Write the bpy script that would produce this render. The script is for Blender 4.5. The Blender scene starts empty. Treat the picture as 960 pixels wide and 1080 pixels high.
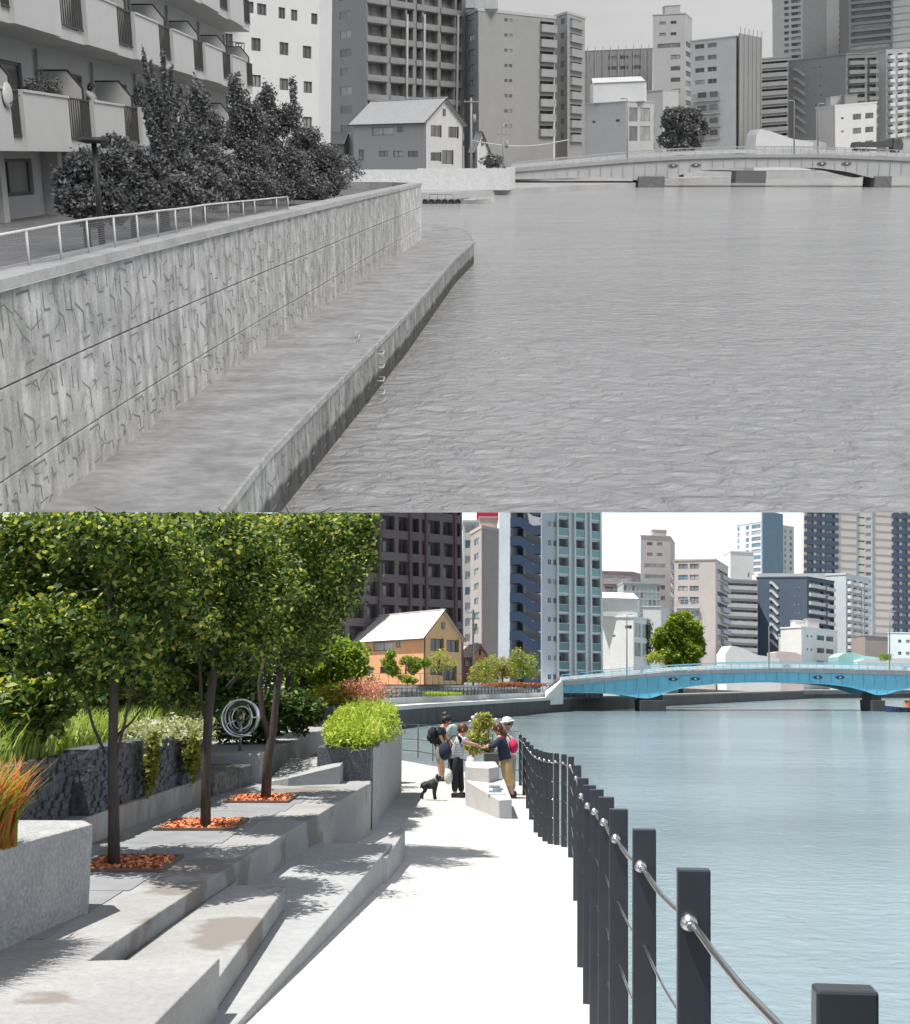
import bpy, bmesh, math, random
import numpy as np
from mathutils import Vector, Matrix
from mathutils.geometry import tessellate_polygon

# ------------------------------------------------------------------ scene, camera, light
SC = bpy.context.scene
F = 1200.0                       # focal length in pixels of a 960 px wide frame (45 mm)
Y0 = 500.0                       # row of the optical axis
HZ17, HZ12 = 718.0, 165.0        # horizon rows of the two places
P17 = math.atan((HZ17 - Y0) / F)
P12 = -math.atan((Y0 - HZ12) / F)
ALPHA = P17 - P12                # the 2012 place is one rigid model tipped up by this angle
R12 = Matrix.Rotation(ALPHA, 4, 'X')

cam = bpy.data.cameras.new('camera')
cam.sensor_fit = 'HORIZONTAL'
cam.sensor_width = 36.0
cam.lens = F / 960 * 36
cam.shift_y = -(540 - Y0) / 960
cam.clip_start = 0.1
cam.clip_end = 9000
camo = bpy.data.objects.new('camera', cam)
SC.collection.objects.link(camo)
camo.rotation_euler = (math.pi / 2 + P17, 0, 0)
SC.camera = camo

COL17 = bpy.data.collections.new('place_now'); SC.collection.children.link(COL17)
COL12 = bpy.data.collections.new('place_before'); SC.collection.children.link(COL12)

SUNV = Vector((-0.33, -0.12, 0.93)).normalized()      # clear day, sun high on the left
world = bpy.data.worlds.new('World')
SC.world = world
world.use_nodes = True
nt = world.node_tree
nt.nodes.clear()
sky = nt.nodes.new('ShaderNodeTexSky')
sky.sky_type = 'NISHITA'
sky.sun_disc = False
sky.sun_elevation = math.asin(SUNV.z)
sky.sun_rotation = math.atan2(SUNV.x, SUNV.y)
sky.air_density = 1.0
sky.dust_density = 1.2
sky.ozone_density = 1.0
hs = nt.nodes.new('ShaderNodeHueSaturation'); hs.inputs['Saturation'].default_value = 0.62
bg = nt.nodes.new('ShaderNodeBackground'); bg.inputs['Strength'].default_value = 0.15
wo = nt.nodes.new('ShaderNodeOutputWorld')
nt.links.new(sky.outputs[0], hs.inputs['Color'])
nt.links.new(hs.outputs[0], bg.inputs['Color'])
nt.links.new(bg.outputs[0], wo.inputs['Surface'])

def sun(name, vec, strength, angle, color, col):
    l = bpy.data.lights.new(name, 'SUN')
    l.energy = strength; l.angle = math.radians(angle); l.color = color
    o = bpy.data.objects.new(name, l)
    SC.collection.objects.link(o)
    o.rotation_euler = Vector(vec).to_track_quat('Z', 'Y').to_euler()
    o.light_linking.receiver_collection = col
    o.light_linking.blocker_collection = col
    return o
# the clear sun of the lower place and the veiled sun of the overcast upper one
sun('sun', SUNV, 4.3, 0.5, (1.0, 0.96, 0.90), COL17)
SUN12 = (R12.to_3x3() @ Vector((0.42, -0.45, 0.75))).normalized()
sun('veiled_sun', SUN12, 1.3, 28, (1.0, 0.93, 0.84), COL12)

SC.view_settings.view_transform = 'Standard'
SC.view_settings.look = 'None'
SC.view_settings.exposure = 0.95
SC.view_settings.gamma = 1.0
SC.view_settings.use_curve_mapping = False
SC.cycles.max_bounces = 6
SC.cycles.diffuse_bounces = 3
SC.cycles.glossy_bounces = 3
SC.cycles.transmission_bounces = 3
SC.cycles.transparent_max_bounces = 6
SC.cycles.use_denoising = True

# ------------------------------------------------------------------ the two places
class Place:
    def __init__(s, pitch, hz, col, grey):
        s.pitch, s.hz, s.col, s.grey = pitch, hz, col, grey
        s.cp, s.sp = math.cos(pitch), math.sin(pitch)
        s.roots = []
    def ray(s, px, py):
        x, y, z = (px - 480) / F, 1.0, (Y0 - py) / F
        return Vector((x, y * s.cp - z * s.sp, y * s.sp + z * s.cp))
    def d(s, px, py, dep):                 # point on the pixel's ray at forward distance dep
        r = s.ray(px, py); return r * (dep / r.y)
    def z(s, px, py, z):                   # point on the pixel's ray at height z
        r = s.ray(px, py); return r * (z / r.z)
    def zz(s, py, dep):
        r = s.ray(480, py); return r.z * dep / r.y
    def x(s, px, dep):                     # x at horizon row
        return s.d(px, s.hz, dep).x
    def proj(s, P):
        P = np.asarray(P, float).reshape(-1, 3)
        yc = P[:, 1] * s.cp + P[:, 2] * s.sp
        zc = -P[:, 1] * s.sp + P[:, 2] * s.cp
        return 480 + F * P[:, 0] / yc, Y0 - F * zc / yc
    def roll(s, px):                       # plumb correction so a far upright reads upright
        return math.atan((px - 480) / F * s.sp)
A = Place(P17, HZ17, COL17, False)         # the riverside in colour
B = Place(P12, HZ12, COL12, True)          # the same river, five years before, in grey

def tag(o, label=None, cat=None, group=None, kind=None):
    if label: o['label'] = label
    if cat: o['category'] = cat
    if group: o['group'] = group
    if kind: o['kind'] = kind
    return o
def empty(pl, name, loc, label, cat, group=None, rot=(0, 0, 0)):
    o = bpy.data.objects.new(name, None)
    o.empty_display_size = 0.2
    pl.col.objects.link(o)
    o.location = loc; o.rotation_euler = rot
    pl.roots.append(o)
    return tag(o, label, cat, group)
def add_obj(pl, name, me, parent=None, loc=(0, 0, 0), rot=(0, 0, 0)):
    o = bpy.data.objects.new(name, me)
    pl.col.objects.link(o)
    o.location = loc; o.rotation_euler = rot
    if parent is not None: o.parent = parent
    else: pl.roots.append(o)
    return o
def copy_tree(pl, o, parent=None):
    c = o.copy(); pl.col.objects.link(c); c.parent = parent
    for ch in list(o.children): copy_tree(pl, ch, c)
    if parent is None: pl.roots.append(c)
    return c

# ------------------------------------------------------------------ mesh builder
def perp(d):
    a = Vector((0, 0, 1)) if abs(d.z) < .9 else Vector((1, 0, 0))
    u = d.cross(a).normalized(); return u, d.cross(u).normalized()
class MB:
    def __init__(s): s.v, s.f, s.mi, s.m, s.smooth = [], [], [], 0, False; s.sm = []
    def face(s, pts):
        n = len(s.v); s.v += [tuple(p) for p in pts]
        s.f.append(tuple(range(n, n + len(pts)))); s.mi.append(s.m); s.sm.append(s.smooth)
    def _add(s, vs, fs):
        n = len(s.v); s.v += [tuple(p) for p in vs]
        for f in fs:
            s.f.append(tuple(i + n for i in f)); s.mi.append(s.m); s.sm.append(s.smooth)
    def box(s, x0, x1, y0, y1, z0, z1):
        vs = [(x0,y0,z0),(x1,y0,z0),(x1,y1,z0),(x0,y1,z0),(x0,y0,z1),(x1,y0,z1),(x1,y1,z1),(x0,y1,z1)]
        s._add(vs, [(0,3,2,1),(4,5,6,7),(0,1,5,4),(1,2,6,5),(2,3,7,6),(3,0,4,7)]); return s
    def obox(s, c, ax, ay, az):            # oriented box from centre and half axes
        c, ax, ay, az = map(Vector, (c, ax, ay, az))
        vs = [c + ax*i + ay*j + az*k for k in (-1,1) for (i,j) in ((-1,-1),(1,-1),(1,1),(-1,1))]
        s._add(vs, [(0,3,2,1),(4,5,6,7),(0,1,5,4),(1,2,6,5),(2,3,7,6),(3,0,4,7)]); return s
    def bar(s, p, q, w, h):                # rectangular bar between two points
        p, q = Vector(p), Vector(q); d = (q - p)
        L = d.length; d = d / L
        u = d.cross(Vector((0,0,1)))
        u = u.normalized() if u.length > 1e-4 else Vector((1,0,0))
        return s.obox((p+q)/2, u*w/2, d*L/2, u.cross(d)*h/2)
    def prism(s, poly, z0, z1, caps=True):
        n = len(poly)
        zb = z0 if callable(z0) else (lambda x, y: z0)
        zt = z1 if callable(z1) else (lambda x, y: z1)
        area = sum(poly[i][0]*poly[(i+1)%n][1]-poly[(i+1)%n][0]*poly[i][1] for i in range(n))
        if area < 0: poly = poly[::-1]
        vs = [(p[0], p[1], zb(p[0], p[1])) for p in poly] + [(p[0], p[1], zt(p[0], p[1])) for p in poly]
        fs = [(i, (i+1) % n, (i+1) % n + n, i + n) for i in range(n)]
        if caps and n <= 4: fs += [tuple(range(n, 2*n)), tuple(range(n-1, -1, -1))]
        elif caps:
            P3 = [Vector((p[0], p[1], 0)) for p in poly]
            for t in tessellate_polygon([P3]):
                if (P3[t[1]]-P3[t[0]]).cross(P3[t[2]]-P3[t[0]]).z < 0: t = t[::-1]
                fs.append(tuple(i+n for i in t)); fs.append(tuple(t[::-1]))
        s._add(vs, fs); return s
    def tube(s, pts, rs, n=8, cap=True):
        pts = [Vector(p) for p in pts]
        if not hasattr(rs, '__len__'): rs = [rs]*len(pts)
        rings = []; base = len(s.v); u = None
        for i, p in enumerate(pts):
            d = (pts[min(i+1, len(pts)-1)] - pts[max(i-1, 0)])
            d = d.normalized() if d.length > 1e-9 else Vector((0,0,1))
            if u is None: u, w = perp(d)
            else:
                u = (u - d*u.dot(d)); u = u.normalized() if u.length > 1e-5 else perp(d)[0]
                w = d.cross(u)
            for k in range(n):
                a = 2*math.pi*k/n
                s.v.append(tuple(p + (u*math.cos(a) + w*math.sin(a))*rs[i]))
        for i in range(len(pts)-1):
            for k in range(n):
                a, b = base+i*n+k, base+i*n+(k+1) % n
                s.f.append((a, b, b+n, a+n)); s.mi.append(s.m); s.sm.append(True)
        if cap:
            s.f.append(tuple(base+k for k in range(n-1, -1, -1))); s.mi.append(s.m); s.sm.append(False)
            e = base+(len(pts)-1)*n
            s.f.append(tuple(e+k for k in range(n))); s.mi.append(s.m); s.sm.append(False)
        return s
    def ball(s, c, r, seg=12, rin=8, fn=None):
        c = Vector(c); r = r if hasattr(r, '__len__') else (r, r, r)
        base = len(s.v)
        for i in range(rin+1):
            t = math.pi*i/rin
            for k in range(seg):
                a = 2*math.pi*k/seg
                p = Vector((math.sin(t)*math.cos(a), math.sin(t)*math.sin(a), math.cos(t)))
                if fn: p = p*fn(p)
                s.v.append((c.x+p.x*r[0], c.y+p.y*r[1], c.z+p.z*r[2]))
        for i in range(rin):
            for k in range(seg):
                a, b = base+i*seg+k, base+i*seg+(k+1) % seg
                s.f.append((a, a+seg, b+seg, b)); s.mi.append(s.m); s.sm.append(True)
        return s
    def mesh(s, name, mats, org=None):
        me = bpy.data.meshes.new(name)
        v = np.array(s.v, float).reshape(-1, 3)
        if org is not None: v = v - np.array(org, float)
        me.from_pydata(v.tolist(), [], s.f)
        mats = mats if isinstance(mats, (list, tuple)) else [mats]
        for m in mats: me.materials.append(m)
        me.polygons.foreach_set('material_index', s.mi)
        me.polygons.foreach_set('use_smooth', s.sm)
        me.update()
        return me
    def build(s, pl, name, mats, parent=None, org=None, bevel=0, **kw):
        """verts are in place coordinates (or relative to org)."""
        if parent is not None and org is None: org = parent.location
        loc = (0, 0, 0)
        if parent is None:
            v = np.array(s.v, float); c = v.mean(0); c[2] = v[:, 2].min()
            org = c; loc = tuple(c)
        o = add_obj(pl, name, s.mesh(name, mats, org), parent, loc)
        if bevel:
            m = o.modifiers.new('bevel', 'BEVEL'); m.width = bevel; m.segments = 2
            m.limit_method = 'ANGLE'; m.angle_limit = math.radians(40)
        for k in ('label', 'cat', 'group', 'kind'):
            if k in kw: tag(o, **{k: kw[k]})
        return o

# ------------------------------------------------------------------ materials
MC = {}
def mat(name, col, rough=.75, var=.12, scale=1.5, bump=0.0, bscale=None, metal=0.0, spec=.4, stretch=None, var2=0.0, scale2=12, coat=0):
    if name in MC: return MC[name]
    m = bpy.data.materials.new(name); MC[name] = m
    m.use_nodes = True; t = m.node_tree; N, L = t.nodes, t.links
    b = N['Principled BSDF']
    b.inputs['Roughness'].default_value = rough
    b.inputs['Metallic'].default_value = metal
    b.inputs['Specular IOR Level'].default_value = spec
    col = tuple(col) if hasattr(col, '__len__') else (col, col, col)
    tc = N.new('ShaderNodeTexCoord'); mp = N.new('ShaderNodeMapping')
    L.new(tc.outputs['Object'], mp.inputs[0])
    if stretch: mp.inputs['Scale'].default_value = stretch
    n = N.new('ShaderNodeTexNoise'); n.inputs['Scale'].default_value = scale
    n.inputs['Detail'].default_value = 6; n.inputs['Roughness'].default_value = .62
    L.new(mp.outputs[0], n.inputs['Vector'])
    r = N.new('ShaderNodeMapRange')
    r.inputs['From Min'].default_value = .28; r.inputs['From Max'].default_value = .72
    r.inputs['To Min'].default_value = 1 - var; r.inputs['To Max'].default_value = 1 + var
    L.new(n.outputs['Fac'], r.inputs['Value'])
    mul = N.new('ShaderNodeVectorMath'); mul.operation = 'SCALE'
    mul.inputs[0].default_value = col
    last = r.outputs[0]
    if var2:
        n2 = N.new('ShaderNodeTexNoise'); n2.inputs['Scale'].default_value = scale2; n2.inputs['Detail'].default_value = 3
        L.new(mp.outputs[0], n2.inputs['Vector'])
        r2 = N.new('ShaderNodeMapRange'); r2.inputs['From Min'].default_value = .3; r2.inputs['From Max'].default_value = .7
        r2.inputs['To Min'].default_value = 1-var2; r2.inputs['To Max'].default_value = 1+var2
        L.new(n2.outputs['Fac'], r2.inputs['Value'])
        mm = N.new('ShaderNodeMath'); mm.operation = 'MULTIPLY'
        L.new(last, mm.inputs[0]); L.new(r2.outputs[0], mm.inputs[1]); last = mm.outputs[0]
    L.new(last, mul.inputs['Scale'])
    L.new(mul.outputs[0], b.inputs['Base Color'])
    if bump:
        bn = N.new('ShaderNodeTexNoise'); bn.inputs['Scale'].default_value = bscale or scale*8; bn.inputs['Detail'].default_value = 5
        L.new(mp.outputs[0], bn.inputs['Vector'])
        bp = N.new('ShaderNodeBump'); bp.inputs['Strength'].default_value = bump; bp.inputs['Distance'].default_value = .02
        L.new(bn.outputs['Fac'], bp.inputs['Height']); L.new(bp.outputs[0], b.inputs['Normal'])
    return m
def g(name, v, **k):                        # a grey for the black and white place
    return mat('grey_' + name, (v*1.0, v*0.985, v*0.965), **k)
def glass(name, col, rough=.08):
    if name in MC: return MC[name]
    m = mat(name, col, rough=rough, var=.35, scale=.35, spec=.6); return m
def leafmat(name, cols, trans=.35, rough=.55):
    if name in MC: return MC[name]
    m = bpy.data.materials.new(name); MC[name] = m
    m.use_nodes = True; t = m.node_tree; N, L = t.nodes, t.links
    b = N['Principled BSDF']; b.inputs['Roughness'].default_value = rough; b.inputs['Specular IOR Level'].default_value = .35
    ge = N.new('ShaderNodeNewGeometry'); cr = N.new('ShaderNodeValToRGB')
    el = cr.color_ramp.elements
    el[0].position = 0; el[0].color = (*cols[0], 1); el[1].position = 1; el[1].color = (*cols[-1], 1)
    for i, c in enumerate(cols[1:-1]):
        e = el.new((i+1)/(len(cols)-1)); e.color = (*c, 1)
    L.new(ge.outputs['Random Per Island'], cr.inputs[0])
    L.new(cr.outputs[0], b.inputs['Base Color'])
    if trans:
        tr = N.new('ShaderNodeBsdfTranslucent'); mx = N.new('ShaderNodeMixShader'); mx.inputs[0].default_value = trans
        hv = N.new('ShaderNodeVectorMath'); hv.operation = 'MULTIPLY'; hv.inputs[1].default_value = (1.5, 1.45, .7) if not name.startswith('grey') else (1.2, 1.2, 1.2)
        L.new(cr.outputs[0], hv.inputs[0]); L.new(hv.outputs[0], tr.inputs[0])
        L.new(b.outputs[0], mx.inputs[1]); L.new(tr.outputs[0], mx.inputs[2])
        L.new(mx.outputs[0], N['Material Output'].inputs[0])
    return m
def watermat(name, deep, scale, strength, rough, xs=.45, spec=.5, var=.2, dist=.12):
    m = bpy.data.materials.new(name); m.use_nodes = True; t = m.node_tree; N, L = t.nodes, t.links
    b = N['Principled BSDF']; b.inputs['Roughness'].default_value = rough; b.inputs['IOR'].default_value = 1.33
    b.inputs['Specular IOR Level'].default_value = spec
    tc = N.new('ShaderNodeTexCoord'); mp = N.new('ShaderNodeMapping'); mp.inputs['Scale'].default_value = (xs, 1, 1)
    mp.inputs['Rotation'].default_value = (0, 0, .12)
    L.new(tc.outputs['Object'], mp.inputs[0])
    n1 = N.new('ShaderNodeTexNoise'); n1.inputs['Scale'].default_value = scale; n1.inputs['Detail'].default_value = 7; n1.inputs['Roughness'].default_value = .6
    n1.inputs['Distortion'].default_value = .6
    n2 = N.new('ShaderNodeTexNoise'); n2.inputs['Scale'].default_value = scale*.13; n2.inputs['Detail'].default_value = 3
    n3 = N.new('ShaderNodeTexNoise'); n3.inputs['Scale'].default_value = scale*.02; n3.inputs['Detail'].default_value = 3
    for n in (n1, n2, n3): L.new(mp.outputs[0], n.inputs['Vector'])
    ad = N.new('ShaderNodeMath'); ad.operation = 'MULTIPLY_ADD'; ad.inputs[1].default_value = 1.6
    L.new(n2.outputs['Fac'], ad.inputs[0]); L.new(n1.outputs['Fac'], ad.inputs[2])
    bp = N.new('ShaderNodeBump'); bp.inputs['Strength'].default_value = strength; bp.inputs['Distance'].default_value = dist
    L.new(ad.outputs[0], bp.inputs['Height']); L.new(bp.outputs[0], b.inputs['Normal'])
    r = N.new('ShaderNodeMapRange'); r.inputs['From Min'].default_value = .3; r.inputs['From Max'].default_value = .7
    r.inputs['To Min'].default_value = 1-var; r.inputs['To Max'].default_value = 1+var
    L.new(n3.outputs['Fac'], r.inputs['Value'])
    mul = N.new('ShaderNodeVectorMath'); mul.operation = 'SCALE'; mul.inputs[0].default_value = deep
    L.new(r.outputs[0], mul.inputs['Scale']); L.new(mul.outputs[0], b.inputs['Base Color'])
    return m

# ------------------------------------------------------------------ foliage
rng = np.random.default_rng(7)
def leaf_mesh(name, C, size, mats, up=.35, aspect=.55, jitter=.45, seed_norm=None):
    """one small leaf at every point of C"""
    n = len(C)
    size = size*(1 + jitter*(rng.random(n)*2-1))
    a = rng.normal(size=(n, 3)); a /= np.linalg.norm(a, axis=1)[:, None]
    nn = rng.normal(size=(n, 3)); nn[:, 2] = np.abs(nn[:, 2]) + up; nn /= np.linalg.norm(nn, axis=1)[:, None]
    u = np.cross(a, nn); u /= np.linalg.norm(u, axis=1)[:, None] + 1e-9
    w = np.cross(nn, u)
    s = size[:, None]
    a_ = aspect
    V = np.stack([C - u*s*.5, C - u*s*.22 - w*s*.42*a_ + nn*s*.05, C + u*s*.18 - w*s*.40*a_ + nn*s*.04, C + u*s*.5 - nn*s*.08,
                  C + u*s*.18 + w*s*.40*a_ + nn*s*.04, C - u*s*.22 + w*s*.42*a_ + nn*s*.05], 1).reshape(-1, 3)
    me = bpy.data.meshes.new(name)
    me.vertices.add(6*n); me.vertices.foreach_set('co', V.ravel())
    me.loops.add(6*n); me.loops.foreach_set('vertex_index', np.arange(6*n, dtype=np.int32))
    me.polygons.add(n); me.polygons.foreach_set('loop_start', np.arange(0, 6*n, 6, dtype=np.int32))
    me.polygons.foreach_set('loop_total', np.full(n, 6, np.int32))
    me.materials.append(mats); me.update(calc_edges=True)
    return me
def blob(c, r, n, shell=.55):
    """points in a lumpy ball, denser near its skin"""
    d = rng.normal(size=(n, 3)); d /= np.linalg.norm(d, axis=1)[:, None]
    rr = (shell + (1-shell)*rng.random(n))**.6
    r = np.array(r if hasattr(r, '__len__') else (r, r, r))
    lump = 1 + .22*np.sin(d[:, 0]*5+c[0]*3)*np.cos(d[:, 2]*4+c[1]*2) + .12*rng.normal(size=n)
    return np.array(c) + d*r*(rr*lump)[:, None]
def blades_mesh(name, bases, h, w, mats, lean=.35, seg=3, curve=.5):
    V, Fc = [], []
    for b in bases:
        hh = h*(.6+.7*rng.random()); a = rng.random()*2*math.pi
        dx, dy = math.cos(a), math.sin(a); ln = lean*hh*(.3+rng.random()); sx, sy = -dy*w, dx*w
        k = len(V)
        for i in range(seg+1):
            t = i/seg; ww = (1-t*.95)
            off = ln*(t**2)*1.0; z = hh*(t - curve*.35*t*t)
            V.append((b[0]+dx*off-sx*ww, b[1]+dy*off-sy*ww, b[2]+z)); V.append((b[0]+dx*off+sx*ww, b[1]+dy*off+sy*ww, b[2]+z))
        for i in range(seg): Fc.append((k+2*i, k+2*i+1, k+2*i+3, k+2*i+2))
    me = bpy.data.meshes.new(name); me.from_pydata(V, [], Fc); me.materials.append(mats); me.update(); return me

BARK = mat('bark', (.055, .042, .034), rough=.9, var=.35, scale=9, bump=.6, bscale=40, stretch=(3, 3, .6))
GBARK = g('bark', .05, rough=.9, var=.3, scale=8)
def tree(pl, name, label, cat, base, path, rads, clumps, n, size, lm, bark, group=None, clip=None, limbs=True, aspect=.6, shell=.4):
    """path: trunk points, rads: radii; clumps: [(centre, radius)]; leaves as small faces in the clumps"""
    root = empty(pl, name, base, label, cat, group)
    mb = MB(); mb.tube(path, rads, 10); mb.build(pl, 'trunk', bark, root)
    if limbs:
        lb = MB(); P = [Vector(p) for p in path]
        for c, r in clumps:
            c = Vector(c)
            cand = [p for p in P[1:] if p.z < c.z+.2] or P[-1:]
            q = min(cand, key=lambda p: (p-c).length)
            mid = (q+c)/2 + Vector((0, 0, -.08*(c-q).length))
            rr = rads[-1]*.7
            lb.tube([q, mid, c], [rr, rr*.6, rr*.2], 6)
        lb.build(pl, 'limb', bark, root)
    vol = np.array([np.prod(r if hasattr(r, '__len__') else (r, r, r))**.72 for c, r in clumps]); vol = vol/vol.sum()
    C = np.concatenate([blob(c, r, max(8, int(n*v)), shell) for (c, r), v in zip(clumps, vol)])
    if clip is not None:
        px, py = pl.proj(C); C = C[py > clip]
    me = leaf_mesh('crown', C - np.array(base), size, lm, aspect=aspect)
    add_obj(pl, 'crown', me, root)
    return root
def clumpy(c, r, k, rr, flat=.8, seed=0):
    """k sub clumps over an ellipsoid crown centred c with radii r"""
    R = np.random.default_rng(seed); out = []
    for i in range(k):
        d = R.normal(size=3); d /= np.linalg.norm(d)
        t = .35 + .55*R.random()
        q = rr*(.7+.6*R.random())
        out.append((tuple(np.array(c)+d*np.array(r)*t), (q, q, q*flat)))
    return out

# ------------------------------------------------------------------ buildings
GLV = {}; VR = random.Random(5)
CURT = {False: (.34, .35, .36), True: (.30, .298, .295)}
CURT2 = {False: (.17, .19, .21), True: (.19, .188, .186)}
def v2(p): return Vector((p[0], p[1], 0))
class Face:
    """one upright facade; u runs left to right seen from outside, w runs up from z0"""
    def __init__(s, bld, P, Q, z0, z1):
        s.b, s.P, s.Q, s.z0, s.z1 = bld, v2(P), v2(Q), z0, z1
        s.dir = (s.Q-s.P); s.W = s.dir.length; s.dir /= s.W
        s.nrm = Vector((s.dir.y, -s.dir.x, 0)); s.H = z1-z0
        s.holes = []; s.ang = math.atan2(s.dir.y, s.dir.x)
    def pt(s, u, w, out=0):
        p = s.P + s.dir*u + s.nrm*out; return Vector((p.x, p.y, s.z0+w))
    def hole(s, u0, u1, w0, w1, rec=.18):
        if u1-u0 < .05 or w1-w0 < .05: return
        s.holes.append((u0, u1, w0, w1, rec))
    def window(s, u0, u1, w0, w1, rec=.18, style='slide', mats=None):
        s.hole(u0, u1, w0, w1, rec)
        w, h = round(u1-u0, 2), round(w1-w0, 2)
        mats = list(mats or s.b.wm)
        gl = mats[1]
        if gl.name not in GLV:
            base = None
            GLV[gl.name] = [gl, gl, glass(gl.name+'_curtain', CURT['grey' in gl.name], .5), glass(gl.name+'_blind', CURT2['grey' in gl.name], .4)]
        mats[1] = VR.choice(GLV[gl.name])
        def mk(mb):
            fw = min(.09, w*.06)
            if style in ('slide', 'plain'):
                mb.m = 0
                mb.box(0, w, rec-.06, rec, 0, fw); mb.box(0, w, rec-.06, rec, h-fw, h)
                mb.box(0, fw, rec-.06, rec, fw, h-fw); mb.box(w-fw, w, rec-.06, rec, fw, h-fw)
                if style == 'slide': mb.box(w/2-fw/2, w/2+fw/2, rec-.07, rec, fw, h-fw)
                mb.m = 1; mb.face([(0, rec-.02, 0), (w, rec-.02, 0), (w, rec-.02, h), (0, rec-.02, h)])
            elif style == 'loggia':        # deep opening with a glazed door and a jamb wall behind
                mb.m = 2; mb.face([(0, rec, 0), (w, rec, 0), (w, rec, h), (0, rec, h)])
                mb.m = 1; k = max(1, int(w/3.2))
                for i in range(k):
                    a = w*(i+.12)/k; c = w*(i+.72)/k
                    mb.face([(a, rec-.03, 0), (c, rec-.03, 0), (c, rec-.03, h*.8), (a, rec-.03, h*.8)])
                    mb.m = 0; mb.box((a+c)/2-.04, (a+c)/2+.04, rec-.08, rec-.03, 0, h*.8); mb.m = 1
        if getattr(s.b, 'sub', False):
            mb = MB(); mk(mb); fr2, pn = MB(), MB()
            for f_, k_, q_ in zip(mb.f, mb.mi, mb.sm):
                t_ = pn if k_ == 1 else fr2
                t_.face([mb.v[i] for i in f_])
            o = add_obj(s.b.pl, 'window', fr2.mesh('window', mats[:1]), s.b.root, s.pt(u0, w0)-s.b.base, (0, 0, s.ang))
            add_obj(s.b.pl, 'pane', pn.mesh('pane', mats[1:2]), o)
            return
        s.b.part(s, 'window', (style, w, h, rec), mk, mats, u0, w0)
    def item(s, name, key, fn, mats, u, w, out=0):
        s.b.part(s, name, key, fn, mats, u, w, out)
    def emit(s, mb):
        us = sorted({0.0, s.W} | {min(max(h[i], 0), s.W) for h in s.holes for i in (0, 1)})
        ws = sorted({0.0, s.H} | {min(max(h[i], 0), s.H) for h in s.holes for i in (2, 3)})
        for j in range(len(ws)-1):
            wc = (ws[j]+ws[j+1])/2; run = None
            row = [h for h in s.holes if h[2] < wc < h[3]]
            for i in range(len(us)-1):
                uc = (us[i]+us[i+1])/2
                inside = any(h[0] < uc < h[1] for h in row)
                if not inside:
                    if run is None: run = us[i]
                if (inside or i == len(us)-2) and run is not None:
                    e = us[i] if inside else us[i+1]
                    mb.face([s.pt(run, ws[j]), s.pt(e, ws[j]), s.pt(e, ws[j+1]), s.pt(run, ws[j+1])]); run = None
        for (a, c, d, e, r) in s.holes:
            q = lambda u, w, o: s.pt(u, w, o)
            mb.face([q(a, d, 0), q(c, d, 0), q(c, d, -r), q(a, d, -r)])
            mb.face([q(a, e, 0), q(a, e, -r), q(c, e, -r), q(c, e, 0)])
            mb.face([q(a, d, 0), q(a, d, -r), q(a, e, -r), q(a, e, 0)])
            mb.face([q(c, d, 0), q(c, e, 0), q(c, e, -r), q(c, d, -r)])
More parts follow.
